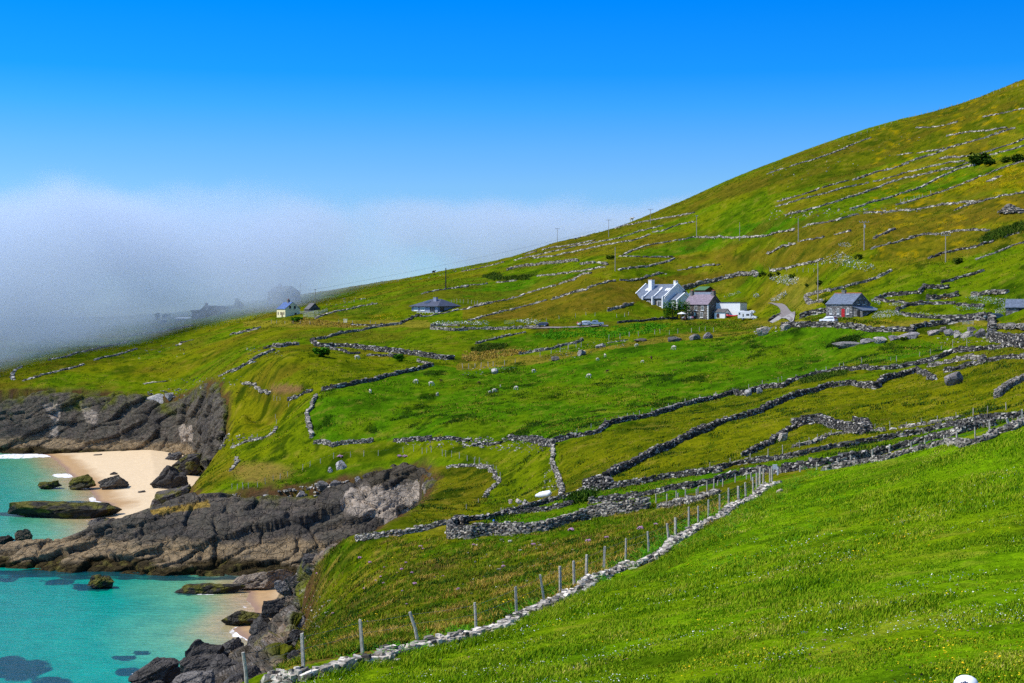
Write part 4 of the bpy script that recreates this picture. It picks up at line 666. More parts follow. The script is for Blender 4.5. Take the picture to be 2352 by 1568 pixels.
# --- up the hill
hill_walls = [
 (A_, '1440,647 1600,622 1700,602 1800,587 1960,547', B_, '100,562 250,532 400,502 500,467 600,437 700,412 850,372 900,327 980,317', 1.0, mStP, "long wall running up the hill from the bungalow"),
 (A_, '640,662 700,637 800,607 900,592 980,572 1050,557 1110,550', None, '', 1.1, mStP, "pale topped wall rising beside the metal pens"),
 (A_, '1300,694 1380,652 1445,637', None, '', 1.4, mStD, "dark garden wall under the bungalow"),
 (A_, '1455,475 1500,462 1620,442 1700,432 1800,417', B_, '0,417 100,407 190,397', 1.0, mStP, "wall passing behind the dark wooden pole"),
 (B_, '255,387 330,382 415,372', None, '', 1.2, mStW, "short bright wall length left of the scrubby bank"),
 (B_, '45,677 150,647 220,632 300,607 400,587 500,562 640,522', None, '', 1.2, mStP, "pale wall on the brown slope left of the white house"),
 (B_, '682,515 760,492 850,462 950,442', None, '', 1.6, mStP, "broad spill of pale stones on the brown slope"),
 (B_, '955,432 1050,397 1160,372', None, '', 1.3, mStP, "upper end of the pale wall on the brown slope"),
 (B_, '1195,367 1280,372 1350,362 1400,342 1530,312', None, '', 1.0, mSt, "wavy wall with gold grass above the white house"),
 (B_, '340,292 400,272 500,257 620,242 750,232 880,222', None, '', 2.3, mSt, "tall thick old wall standing alone on the left hill"),
 (B_, '905,247 950,240 1005,237', None, '', 1.7, mSt, "dark wall fragment right of the tall old wall"),
 (B_, '1030,237 1070,240 1110,252', None, '', 1.3, mStP, "grassed-over wall end near the thin pole"),
 (B_, '575,337 700,327 830,307 950,292 1090,267', None, '', 1.2, mStP, "wall under the tall old wall"),
 (B_, '0,302 100,285 200,262 320,232', None, '', 1.1, mStP, "wall near the skyline left of the tall old wall"),
 (B_, '1200,187 1320,192 1400,192 1600,190', None, '', 1.2, mStW, "level bright wall below the vivid green field"),
 (B_, '1190,292 1300,275 1420,262 1540,235 1612,205', None, '', 1.2, mStP, "wall curving round the patch under the vivid green field"),
 (B_, '1640,292 1750,275 1850,258 1960,250', None, '', .9, mStP, "thin wall across the brown field centre"),
 (B_, '1230,177 1300,142 1380,112 1500,87 1620,67 1760,42', E_, '0,1207 100,1177 215,1160', 1.3, mStP, "wall bordering the vivid green field on its left"),
 (O_, '425,852 490,828 550,812', None, '', 1.1, mStW, "short pale wall where the hill meets the fog"),
 (O_, '620,797 800,762 1000,732 1220,687', None, '', 1.2, mStW, "pale wall just under the skyline by the twin-armed poles"),
 (O_, '300,917 500,872 700,822 900,782 1000,752 1200,717 1380,682 1520,657 1700,592 1840,557 2000,517', None, '', 1.2, mStP, "long wall second below the skyline by the poles"),
 (O_, '520,892 700,872 900,832 1100,792 1300,747 1450,722 1650,692 1800,642 1832,622', None, '', 1.2, mStP, "long wall third below the skyline by the poles"),
 (O_, '995,672 1080,648 1165,632', None, '', 1.0, mStW, "short pale wall close under the skyline"),
 (O_, '1450,552 1600,507 1700,492 1860,462 2000,432 2100,422 2250,392 2352,372', None, '', 1.2, mStW, "bright ragged wall high on the hill above the middle poles"),
 (O_, '1880,597 1980,582', O_, '2200,500 2352,478', 1.0, mStP, "broken wall line beneath the bright ragged wall"),
 (E_, '80,947 200,912 330,877 400,847', None, '', 1.3, mSt, "wall at the lower left of the terraced slope, dark-faced"),
 (E_, '425,840 520,812 622,787', None, '', 1.3, mSt, "dark continuation of the terraced slope wall"),
 (E_, '70,982 200,947 350,907 450,882 600,837 772,802', None, '', 1.2, mStP, "second terrace wall from the left fan"),
 (E_, '812,792 940,762', E_, '1050,727 1200,692 1300,667 1400,647 1505,637', 1.2, mStP, "second terrace wall's upper reach to the bushes"),
 (E_, '150,1047 280,1022 400,987 530,947 700,892 850,837 950,797 1050,767 1200,737 1350,702 1420,692 1548,647', None, '', 1.4, mStP, "third terrace wall, the long straight pale one"),
 (E_, '640,1002 750,967 900,927 1000,892 1150,847 1250,797 1350,747 1450,702 1592,667', None, '', 1.4, mStP, "fourth terrace wall ending at the dark bushes"),
 (E_, '660,782 740,757', E_, '770,745 850,717 970,692 1080,652', 1.4, mStP, "heaped wall pieces above the terraces"),
 (E_, '1030,662 1100,637 1230,597', E_, '1260,592 1400,532 1550,492 1650,462 1800,412 1892,382', 1.5, mStP, "high wall climbing toward the upper right skyline"),
 (E_, '980,972 1050,957 1200,912 1300,882 1400,847 1500,807 1650,747 1780,697 1870,662 1960,640 2100,590', None, '', 1.2, mStP, "wall along the top of the yellow-flowered field"),
 (E_, '1320,617 1450,607 1570,597 1680,567 1800,527 1900,497 1960,467 2100,410', None, '', 1.4, mStW, "bright wall above the row of dark bushes at the right"),
 (E_, '1700,592 1800,565 1960,522 2100,480', None, '', 1.2, mStP, "wall just below the bright wall at the right edge"),
 (E_, '280,1140 400,1112 540,1087 690,1042', None, '', 1.1, mStW, "wall above the brown field with the thick pole"),
 (E_, '750,1032 900,1030 1000,1017 1200,997', E_, '1320,972 1500,950 1640,940', 1.3, mStP, "level tumbled wall under the terraces"),
 (E_, '1430,1012 1550,967 1650,942 1800,897 1930,882 2050,870', None, '', 1.2, mStP, "wall above the cone-shaped stone heap"),
 (E_, '0,737 100,702 200,672 300,642 400,612 500,577 600,537 700,492 800,457', None, '', 1.1, mStP, "wall running up to the skyline knoll"),
 (E_, '820,1227 900,1187 972,1157', None, '', 1.3, mSt, "short dark wall on the brown field right of the double-armed pole"),
 (E_, '800,1307 900,1277 1020,1247 1190,1197 1300,1192 1400,1182 1500,1162 1700,1162', None, '', 1.2, mSt, "long wall on the brown field between two poles"),
 (E_, '1230,1382 1330,1342 1450,1317 1600,1287 1730,1247', None, '', 1.4, mSt, "dark wall behind the rightmost pole"),
 (E_, '1815,1217 1870,1195 1922,1182', None, '', 1.3, mSt, "short dark wall near the right edge of the brown field"),
 (E_, '1590,1387 1680,1357 1750,1335', E_, '1810,1310 1900,1275 1970,1255', 1.0, mStP, "thin wall with white flowers below the rightmost pole"),
 (E_, '20,1477 150,1457 300,1417 420,1387', None, '', 1.2, mStP, "wall above the bank of white flowers"),
 (E_, '0,1342 100,1297 212,1272', None, '', 1.4, mStW, "pale wall left of the double-armed pole's foot"),
 (E_, '260,1247 340,1232 435,1217', None, '', .8, mStP, "faint low wall beside the plain pole"),
 (E_, '520,1197 580,1182 645,1167', None, '', 1.0, mStW, "little pale wall between two poles on the brown field"),
 (E_, '1330,1562 1450,1527 1600,1492 1652,1472', None, '', 1.4, mSt, "dark wall among the bracken at the far right"),
 (E_, '1140,382 1280,377 1400,352 1450,342', None, '', 1.0, mStW, "short pale wall high under the right skyline"),
 (E_, '1650,302 1800,272 1960,237 2100,205', None, '', 1.0, mStW, "topmost wall at the right edge under the skyline"),
 (E_, '1370,447 1480,427 1560,412', E_, '1600,410 1700,402 1830,382', 1.2, mStW, "broken bright wall high on the right"),
 (E_, '1150,577 1230,562 1345,545', None, '', 1.0, mStW, "low wall line above the climbing high wall"),
 (E_, '1000,592 1060,582 1110,577', None, '', .9, mStW, "tiny wall fragment on the dark upper slope"),
 (Ga, '180,157 280,127 400,97 520,67 640,32', None, '', 1.1, mSt, "wall on the left slope at the fog's edge"),
 (Ga, '1100,182 1180,167 1275,160', None, '', .8, mStW, "short pale wall above the far cliff"),
 (Ga, '1668,127 1760,82 1830,52 1950,7', None, '', 1.0, mStP, "wall slanting up from the gully rim"),
 (Fa, '370,1567 480,1547 560,1522 690,1492', Fa, '740,1480 870,1452 985,1422', 1.1, mSt, "grey wall line fading into the fog"),
 (Fa, '720,1567 850,1537 950,1512 1045,1482', None, '', 1.1, mSt, "darker wall below the fading wall line"),
 (Fa, '980,1387 1050,1372 1150,1357 1300,1337 1400,1317 1462,1307', None, '', 1.2, mStP, "wall below the fogbound farmhouse"),
 (Fa, '1350,1457 1400,1432 1470,1412', None, '', .9, mStW, "little bent wall in the field below the yellow house"),
 (Fa, '1800,1372 1860,1352 1965,1332', None, '', 1.1, mStP, "short wall right of the little bent wall"),
 (Ga, '100,150 92,115 120,70 160,50', None, '', 1.0, mStP, "curved wall at the left edge in the fog"),
]
for c1, s1, c2, s2, h, m, lab in hill_walls:
    yb = at(*c1(pp(s1))[0], 250).y
    wall(c1(pp(s1))+(c2(pp(s2)) if c2 else []), h*.66, lab, 1.15 if yb > 430 else .9, {mSt: mStP, mStP: mStW}.get(m, m) if yb > 430 else m, 250, 1100, WH, ruin=.1)

wall(E_(pp('1790,1012 1830,1008 1880,1010 1940,1016')), 3.6, "cone-shaped grey stone heap on the hill", 3.4, mStP, 400, 560, None, name="stone_heap", ruin=.2, heap=.95, cat="stone heap")
wall(E_(pp('1690,795 1730,772 1772,752')), .7, "flat grey patch of stones in the yellow-flowered field", 2.6, mStP, 420, 640, None, name="stone_heap", ruin=.3, heap=.7, cat="stone heap")
# ------------------------------------------------------------------ fences and poles
mPost = plain("weathered_post_wood", (.42, .375, .31), .85, .35, 6, bmp=.4); mWire = plain("fence_wire", (.12, .12, .12), .5, .1, 5, .6); mPole = plain("grey_pole_wood", (.34, .3, .26), .85, .25, 3); mDark = plain("tarred_pole_wood", (.03, .026, .022), .8, .3, 3)
mSteel = plain("galvanised_steel", (.45, .48, .5), .45, .15, 4, .5); mGreenG = plain("green_gate_paint", (.12, .2, .1), .5, .15, 4)
def post_mesh(h, lean, w, seed):
    rs = random.Random(seed); b = MB(); w2 = w*.5
    if rs.random() < .5:
        pts = [(0, 0, -.25), (lean[0]*.3, lean[1]*.3, h*.3), (lean[0], lean[1], h)]; b.tube(pts, w2*1.1, 7, w2*.9)
    else:
        a = rs.uniform(0, 1.5); q = [(math.cos(a+k*math.pi/2)*w2*1.3, math.sin(a+k*math.pi/2)*w2*1.1) for k in range(4)]
        b.add([(x, y, -.25) for x, y in q]+[(x*.9+lean[0], y*.9+lean[1], h+rs.uniform(-.04, .04)) for x, y in q], [(3,2,1,0),(4,5,6,7),(0,1,5,4),(1,2,6,5),(2,3,7,6),(3,0,4,7)])
    return b
def fence(label, posts, Ymin=20, Ymax=1700, h=None, w=.11, wires=2, group=None, wr=.006, base_h=0.0):
    """posts: (u, v_foot[, u_top, v_top]) in survey columns and rows"""
    P = []; 
    for q in posts:
        p = at(q[0], q[1], Ymin, Ymax); p.z += base_h
        if len(q) > 2: hh = (q[1]-q[3])*p.y/F; lx = (q[2]-q[0])*p.y/F
        else: hh = (h or 1.15)*random.uniform(.88, 1.1); lx = random.gauss(0, .05)
        P.append((p, hh, lx))
    r = empty("wire_fence", P[0][0], 0, label, "fence", group)
    for i, (p, hh, lx) in enumerate(P):
        o = post_mesh(hh, (lx, random.gauss(0, .04)), w*random.uniform(.85, 1.2), i+len(P)).build("post", mPost, r); o.location = p-P[0][0]
    b = MB()
    for k in range(wires):
        f = .9-.38*k
        for (p, hh, lx), (p2, h2, l2) in zip(P[:-1], P[1:]):
            a = p-P[0][0]+Vector((lx*f, -.07, hh*f)); c = p2-P[0][0]+Vector((l2*f, -.07, h2*f))
            if (a-c).length < 14: b.tube([a, (a+c)/2-Vector((0, 0, .03)), c], wr, 3)
    if b.v: b.build("wire", mWire, r)
    return r
def pq(cr, s):
    out = []
    for p in s.split():
        n = [float(x) for x in p.replace(';', ',').split(',')]; a = cr([(n[0], n[1])])[0]; out.append(a+(cr([(n[2], n[3])])[0] if len(n) == 4 else ()))
    return out
fence("row of tall grey posts standing along the near stone wall", pq(L_, '125,1600;95,1395 583,1500;568,1250 1060,1368;1040,1128 1505,1260;1440,1065')+pq(M_, '95,1394;85,1225 380,1267;372,1108 578,1190;545,1022 688,1115;685,962 785,1069;780,918 870,1020;873,873 993,950;1000,812 1148,880;1150,752 1310,820;1302,705 1450,755;1438,648 1498,722;1498,605 1592,660;1592,530 1658,627;1657,522 1730,580;1730,477 1808,537;1808,440 1872,493;1871,392 1942,474;1938,380 1993,440;1988,353 2045,415;2042,315 2070,365;2070,282 2092,345;2093,248 2117,335;2118,252 2163,325;2162,255 2177,322;2177,240'), 30, 120, w=.13, base_h=.34, group="post and wire fences")
fence("crowded posts behind the top end of the near stone wall", pq(M_, '1362,460;1360,400 1438,454;1438,398 1503,444;1503,378 1517,440;1515,395 1568,434;1568,368 1648,415;1646,365 1658,410;1658,348 1720,390;1720,305 1767,374;1768,295 1792,345;1795,305 1830,349;1832,293 1918,324;1920,263 1998,304;1998,262 2035,318;2030,250'), 108, 170, w=.11, group="post and wire fences")
fence("posts along the low wall at the top of the near meadow", pq(K_, '757,980;757,935 876,964;876,910 1028,948;1023,885 1118,922;1116,860 1273,903;1272,820 1393,880;1393,790 1550,837;1547,765 1648,817;1646,745 1783,773;1782,720 1877,767;1873,690 2005,743;2000,660 2108,728;2105,622 2265,683;2225,595 2315,655;2310,590 2340,625;2335,535'), 85, 140, w=.11, group="post and wire fences")
fence("thin posts on the far wall of the green lane", pq(K_, '115,958;113,915 258,928;258,880 400,905;400,845 528,880;528,815 632,865;632,790 752,812;752,757 820,790;820,735 880,762;880,712 980,728;978,682 1077,710;1075,665 1183,697;1183,655 1290,672;1290,638 1397,678;1395,618 1515,655;1515,625 1622,643;1622,602 1735,625;1735,580 1870,602;1868,555 1990,582;1990,525 2093,573;2093,512 2225,545;2225,485'), 130, 240, w=.08, group="post and wire fences")
fence("line of posts following the long wall below the sheep field", pq(J_, '740,402;740,370 870,366;872,330 978,326;980,290 1087,290;1088,252 1187,262;1187,228 1257,250;1257,212 1303,240;1303,205 1350,232;1348,190 1443,212;1443,172 1570,176;1570,135 1697,136;1697,97 1808,106;1808,68 1932,80;1932,48')+pq(K_, '155,440;155,410 278,412;278,382 390,384;390,355 487,357;487,330 600,338;600,305 627,334;625,298 727,306;727,285 870,270;870,245 943,255;943,230 1037,240;1037,205 1067,236;1067,202 1195,208;1195,165 1403,195;1403,160 1443,197;1443,155 1608,158;1608,125 1686,143;1686,105 1763,120;1763,82 1843,92;1845,38 1945,82;1945,30'), 200, 350, w=.1, group="post and wire fences")
fence("small posts along the headland edge above the cliff", pq(I_, '5,790 45,790 90,788 130,782 200,772 258,752 320,730 372,712 430,695 545,640 600,618 680,595 780,558 910,543 1010,542 1120,533 1310,510 1390,500 1455,516 1490,512 1525,505 1610,532 1635,540 1680,542 1740,556 1800,576 1855,590 1890,602'), 230, 360, 1.2, .1, 1, "post and wire fences")
fence("posts along the top boundary of the sheep field", pq(B_, '0,1042 45,1042 95,1042 140,1037 195,1032 232,1028 320,1022 400,1007 590,957 675,932 745,917 805,897 865,887 905,880 1115,827 1200,817 1270,802 1340,797 1465,782 1505,778 1575,792 1640,777 1745,772 1805,762 1850,762 1915,767'), 330, 480, 1.5, .15, 1, "post and wire fences")
fence("tiny posts marching along the hill skyline", pq(E_, ' '.join('%d,%d' % (x, np.interp(x, (340, 500, 680, 810, 1050, 1300, 1480, 1700, 1830, 1960), (548, 492, 452, 408, 318, 258, 205, 135, 88, 58))) for x in range(350, 1960, 46))), 400, 1000, 1.5, .16, 0, "post and wire fences")
fence("posts round the curved wall at the cove head", pq(J_, '35,575;35,535 90,590;88,550 132,600;128,545 188,625;186,580 235,650;232,600 258,680;256,612 288,735;287,660')+pq(J_, '120,895;120,860 30,950;28,905'), 170, 330, w=.09, wires=1, group="post and wire fences")
fence("leaning posts in the lane beside the pink buoy", pq(J_, '293,990;294,930 325,965;310,930 360,960;345,928 405,960;383,915 440,950;430,905 477,940;473,890 503,925;497,885'), 120, 210, w=.1, wires=0, group="post and wire fences")
fence("posts beside the gully track by the low curved wall", pq(I_, '325,112 347,112 372,112 437,160 336,250 343,290 300,365 200,405 60,455 10,470'), 290, 430, 1.2, .1, 0, "post and wire fences")
fence("posts along the road bank below the yellow house", pq(A_, '305,700 345,700 410,705 470,702 525,705 600,710 820,695 925,705 1060,708 1100,712'), 430, 640, 1.3, .14, 0, "post and wire fences")
fence("posts on the road bank above the parked cars", pq(B_, '735,668 860,655 940,640 1010,645 1175,655 1235,650 1265,640 640,690 550,695'), 430, 560, 1.3, .14, 0, "post and wire fences")
fence("small posts below the white flower bank", pq(E_, '20,1475 70,1478 150,1480 230,1484 275,1484 315,1486 358,1484'), 340, 520, 1.3, .13, 1, "post and wire fences")
fence("short run of posts by the wall above the yellow-flowered field", pq(E_, '1020,955 1045,950 1072,950 1100,945 1122,935 1145,930 1160,920 1185,918 1250,890'), 400, 700, 1.4, .14, 0, "post and wire fences")
fence("row of posts behind the bungalow", pq(A_, '1680,545 1700,540 1720,545 1745,545 1770,545 1805,550 1830,555 1855,560 1878,555'), 480, 720, 1.5, .15, 0, "post and wire fences")
def pole(u, v0, v1, label, Ymin, arm=0, w=.13, mat=None, Ymax=1200, ins=0):
    p = at(u, v0, Ymin, Ymax); h = (v0-v1)*p.y/F; r = empty("utility_pole", p, 0, label, "pole", "wooden poles along the hillside")
    MB().tube([(0, 0, -.5), (0, 0, h)], w*1.15, 8, w*.85).build("shaft", mat or mPole, r)
    if arm:
        MB().box(-arm, arm, -.07, .07, h-.35, h-.2).build("crossarm", mat or mPole, r)
        for x in (-arm*.95, -arm*.35, arm*.35, arm*.95):
            MB().tube([(x, 0, h-.2), (x, 0, h+.05)], .05, 6).ball((x, 0, h+.08), .09, 6, 4).build("insulator", mSteel, r)
    if ins: MB().tube([(.22, -.1, h*.78), (.22, -.1, h*.78+.9)], .22, 8).build("transformer", mSteel, r)
    return r, Vector((p.x, p.y, p.z+h))
poles = [pole(1878.6,686,605,"plain grey pole beside the bent wall above the cottage",330), pole(1985,574,508,"thick pole with double crossarm and a transformer",380,1.5,.16,None,1200,1), pole(2172,601,538,"rightmost pole with a pale crossarm",330,1.3), pole(1833.6,556,500,"bare pole below the terrace walls",420,.0,.13),
 pole(1699,552,510,"slim pole right of the vivid green field",450,0,.1), pole(1600,541,495,"pole standing between terrace walls high on the hill",500,.5), pole(1494,512,480,"pole with short crossarm just under the skyline",550,1.3), pole(1398,544,504,"pole with twin arms on the skyline slope",560,1.5), pole(1280,556,524,"faint pole on the skyline nearest the fog",600,1.3,.13,None,1000),
 pole(1413,622,567,"bare pale pole in the middle of the walled fields",440,0,.13), pole(1024,664,615,"dark tarred pole standing on the slope above the bungalow",480,0,.24,mDark), pole(689.5,690,648,"left one of two poles behind the yellow house",560,0,.13,None,760), pole(724,700,664,"right one of two poles behind the yellow house, by the shed",500,.5,.13,None,700)]
b = MB(); a0, a1 = poles[11][1], poles[12][1]; far = Vector((a1.x+150, a1.y+260, a1.z+42))
for p, q in ((a0, a1), (a1, far)): b.tube([p-a0+(q-p)*t_+Vector((0, 0, -1.6*4*t_*(1-t_))) for t_ in np.linspace(0, 1, 13)], .035, 4)
o = b.build("power_cable", mWire); o.location = a0; tag(o, "sagging power cable strung between the poles behind the yellow house", "cable")
# ------------------------------------------------------------------ houses
mWhite = plain("white_render", (.78, .78, .77), .8, .06, 2); mCream = plain("cream_render", (.72, .66, .40), .8, .06, 2); mBlueW = plain("blue_grey_render", (.24, .27, .36), .8, .08, 2)
mPane = plain("window_glass", (.03, .04, .05), .12, .4, 1.2, spec=.6); mPaneB = plain("pale_reflecting_glass", (.18, .33, .36), .12, .3, 2, spec=.6); mRed = plain("red_paint", (.42, .012, .015), .45, .1, 4); mBrownD = plain("brown_paint", (.07, .03, .02), .5, .2, 4)
mTerra = plain("terracotta", (.5, .13, .06), .8, .15, 5); mConc = plain("grey_concrete", (.17, .16, .145), .9, .2, 4); mDarkD = plain("dark_opening", (.012, .011, .01), .9, .2, 3); mSill = plain("sill_paint", (.8, .8, .78), .7, .05, 3)
mGreenR = plain("green_sheet_roof", (.06, .14, .05), .6, .15, 3); mHaze = plain("old_grey_render", (.10, .105, .11), .85, .2, 1.5); mAlum = plain("white_paint", (.75, .75, .74), .5, .05, 3)
def slate(name, c, k=2.2):
    m, t, b = nmat(name); tc = nd(t, "ShaderNodeTexCoord").outputs['Object']; br = nd(t, "ShaderNodeTexBrick", inp={'Scale': k, 'Mortar Size': .012, 'Bias': -.2, 'Color1': tuple(x*.72 for x in c)+(1,), 'Color2': tuple(x*1.25 for x in c)+(1,), 'Mortar': tuple(x*.45 for x in c)+(1,)}); br.inputs['Brick Width'].default_value = .55; br.inputs['Row Height'].default_value = .32
    t.links.new(tc, br.inputs['Vector']); t.links.new(mx(t, 1, br.outputs['Color'], ramp(t, noise(t, tc, 1.2, 5, .7), [(.3, (.7, .7, .7)), (.7, (1.35, 1.3, 1.3))]), 'MULTIPLY'), b.inputs['Base Color']); b.inputs['Roughness'].default_value = .5; return m
mSlate = slate("blue_grey_slate", (.13, .16, .21)); mSlateP = slate("purple_slate", (.23, .18, .21)); mSlateB = slate("blue_slate", (.06, .12, .30)); mSlateD = slate("dark_slate", (.07, .075, .10)); mSlateO = slate("old_slate", (.10, .095, .09))
def masonry(name, stops, sc=2.3):
    m, t, b = nmat(name); tc = nd(t, "ShaderNodeTexCoord").outputs['Object']; mp = nd(t, "ShaderNodeMapping"); t.links.new(tc, mp.inputs[0]); mp.inputs['Scale'].default_value = (1, 1, 2.4)
    vo = nd(t, "ShaderNodeTexVoronoi", inp={'Scale': sc}); t.links.new(mp.outputs[0], vo.inputs['Vector']); sp = nd(t, "ShaderNodeSeparateColor"); t.links.new(vo.outputs['Color'], sp.inputs[0])
    c = mx(t, 1, ramp(t, sp.outputs[0], stops), ramp(t, noise(t, tc, 3, 4), [(.3, (.7, .7, .7)), (.7, (1.3, 1.3, 1.3))]), 'MULTIPLY'); t.links.new(c, b.inputs['Base Color']); b.inputs['Roughness'].default_value = .9
    bump(t, b, vo.outputs['Distance'], .6, .06); return m
mMas = masonry("brown_stone_masonry", [(0, (.06, .052, .043)), (.6, (.115, .098, .08)), (.85, (.17, .15, .125)), (1, (.33, .3, .26))]); mMasG = masonry("grey_stone_masonry", [(0, (.065, .062, .06)), (.6, (.12, .113, .108)), (.85, (.2, .19, .178)), (1, (.42, .4, .38))])
mMasD = masonry("dark_barn_masonry", [(0, (.03, .03, .03)), (.7, (.07, .066, .06)), (1, (.16, .15, .14))])
def gable(b, x0, x1, y0, y1, z0, he, rise, axis='x'):
    """walls of a gabled block; ridge along axis"""
    if axis == 'x': m_ = (y0+y1)/2; b.prism([(y0, z0), (y1, z0), (y1, he), (m_, he+rise), (y0, he)], x0, x1, 'x')
    else: m_ = (x0+x1)/2; b.prism([(x0, z0), (x1, z0), (x1, he), (m_, he+rise), (x0, he)], y0, y1, 'y')
    return b
def groof(b, x0, x1, y0, y1, he, rise, axis='x', ov=.3, eo=.25, th=.16):
    w = ((y1-y0) if axis == 'x' else (x1-x0))/2; k = rise/w; c = ((y0+y1) if axis == 'x' else (x0+x1))/2
    for s in (-1, 1):
        a = [(c, he+rise+.02), (c+s*(w+eo), he-eo*k+.02), (c+s*(w+eo), he-eo*k+th), (c, he+rise+th)]
        if s > 0: a = a[::-1]
        b.prism(a, (x0 if axis == 'x' else y0)-ov, (x1 if axis == 'x' else y1)+ov, axis)
    return b
def window(par, face, p, z, w, h, fm=None, pm=None, sill=True, name="window", at_=0.0):
    """face 'f': on a front wall y = at_, p along x; face 'g': on an end wall x = at_, p along y"""
    fm = fm or mAlum; d = .07; f = MB(); t = max(.07, w*.09)
    def bx(b, a0, a1, z0, z1, o0, o1):
        return b.box(a0, a1, at_-o1, at_-o0, z0, z1) if face == 'f' else b.box(at_+o0, at_+o1, a0, a1, z0, z1)
    for a0, a1, z0, z1 in ((p-w/2, p+w/2, z+h-t, z+h), (p-w/2, p+w/2, z, z+t), (p-w/2, p-w/2+t, z+t, z+h-t), (p+w/2-t, p+w/2, z+t, z+h-t)): bx(f, a0, a1, z0, z1, .003, d)
    if name == "window": bx(f, p-t*.3, p+t*.3, z+t, z+h-t, .003, d*.8)
    o = f.build(name, fm, par); bx(MB(), p-w/2+t, p+w/2-t, z+t, z+h-t, .004, .02).build("pane", pm or mPane, o)
    if sill: bx(MB(), p-w/2-.12, p+w/2+.12, z-.14, z-.002, .0, .16).build("sill", mSill, o)
    return o
def door(par, face, p, z, w, h, mat, at_=0.0):
    b = MB(); (b.box(p-w/2, p+w/2, at_-.05, at_-.003, z, z+h) if face == 'f' else b.box(at_+.003, at_+.05, p-w/2, p+w/2, z, z+h)); o = b.build("door", mat, par)
    k = MB(); (k.ball((p+w*.36, at_-.08, z+h*.48), .05, 6, 4) if face == 'f' else k.ball((at_+.08, p+w*.36, z+h*.48), .05, 6, 4)); k.build("handle", mSteel, o); return o
def chimney(par, x, y, z0, z1, w, d, mat, pots=1, cap=None):
    b = MB().box(x-w/2, x+w/2, y-d/2, y+d/2, z0, z1).box(x-w/2-.08, x+w/2+.08, y-d/2-.08, y+d/2+.08, z1+.002, z1+.16); o = b.build("chimney", mat, par); p = MB()
    for i in range(pots): xx = x+(i-(pots-1)/2)*.45; p.tube([(xx, y, z1+.15), (xx, y, z1+.6)], .16, 8, .13)
    p.build("chimney_pot", cap or mTerra, o); return o
def frame_at(uv, th, Ymin, Ymax=1200):
    p = at(uv[0], uv[1], Ymin, Ymax); return p, p.y/F, math.radians(th)
H2, H3, H5, H6, H9 = crop(2440,1080,6.918), crop(3180,1110,7.84), crop(1560,1140,9.046), crop(1040,1130,8.4), crop(560,1100,5.88)

# two-storey stone house with white extension and porch
p, s, th = frame_at(Cc([(1045,564)])[0], 37, 400, 560); L, W, he, ri = 51.6*s/math.cos(th), 39*s/math.sin(th), 34.5*s, 22*s
h = empty("stone_house", p, -th, "two-storey brown stone house with white corner quoins beside the camper van", "house")
gable(MB(), -L, 0, 0, W, -1.5, he, ri).build("wall", mMas, h)
q = MB()
for k in range(13):
    a = .42 if k % 2 else .26
    for x in (-L, 0): q.box(*((x-.02, x+a) if x < 0 else (x-a, x+.03)), -.035, -.002, k*he/13+.02, (k+.86)*he/13)
    q.box(.002, .035, -.03, a, k*he/13+.02, (k+.86)*he/13)
q.build("quoin", mSill, h)
rf = groof(MB(), -L, 0, 0, W, he, ri, ov=.12).build("roof", mSlateP, h)
chimney(rf, -L+.6, W/2, he+ri-.8, he+ri+1.3, .8, 1.3, mConc, 2); chimney(rf, -.55, W/2, he+ri-.8, he+ri+1.2, .8, 1.5, mConc, 2)
for fx in (.22, .5, .77): window(h, 'f', -L*(1-fx), he*.6, 1.0, he*.29)
for fx in (.2, .73): window(h, 'f', -L*(1-fx), he*.13, 1.0, he*.34)
d_ = door(h, 'f', -L*.54, .02, 1.05, he*.5, mBrownD); MB().box(-L*.54-.36, -L*.54+.3, -.075, -.052, he*.22, he*.46).build("pane", mPaneB, d_)
window(h, 'g', W*.86, he*.55, .8, he*.25)
ex = MB().box(.01, 9.2, W-4.2, W+.6, -1.5, he+.55).build("extension", mWhite, h); MB().box(-.06, 9.35, W-4.35, W+.75, he+.551, he+.75).build("flat_roof", mSlateD, h)
po = gable(MB(), 1.2, 5.2, W-7.4, W-4.21, -1.5, 2.45, 1.0).build("porch", mWhite, h); groof(MB(), 1.2, 5.2, W-7.4, W-4.21, 2.45, 1.0, ov=.25).build("porch_roof", mSlateO, po)
window(po, 'f', 2.6, .35, 1.3, 1.75, mWhite, mBrownD, False, "porch_window", W-7.4); window(po, 'g', W-5.8, .7, 1.7, 1.4, mBrownD, mPane, False, "porch_window", 5.2)
MB().box(9.21, 11.4, W-4.3, W-4.1, -1.5, 2.1).build("yard_wall", mWhite, h)
HOUSE2 = (p, s, th, L, W)
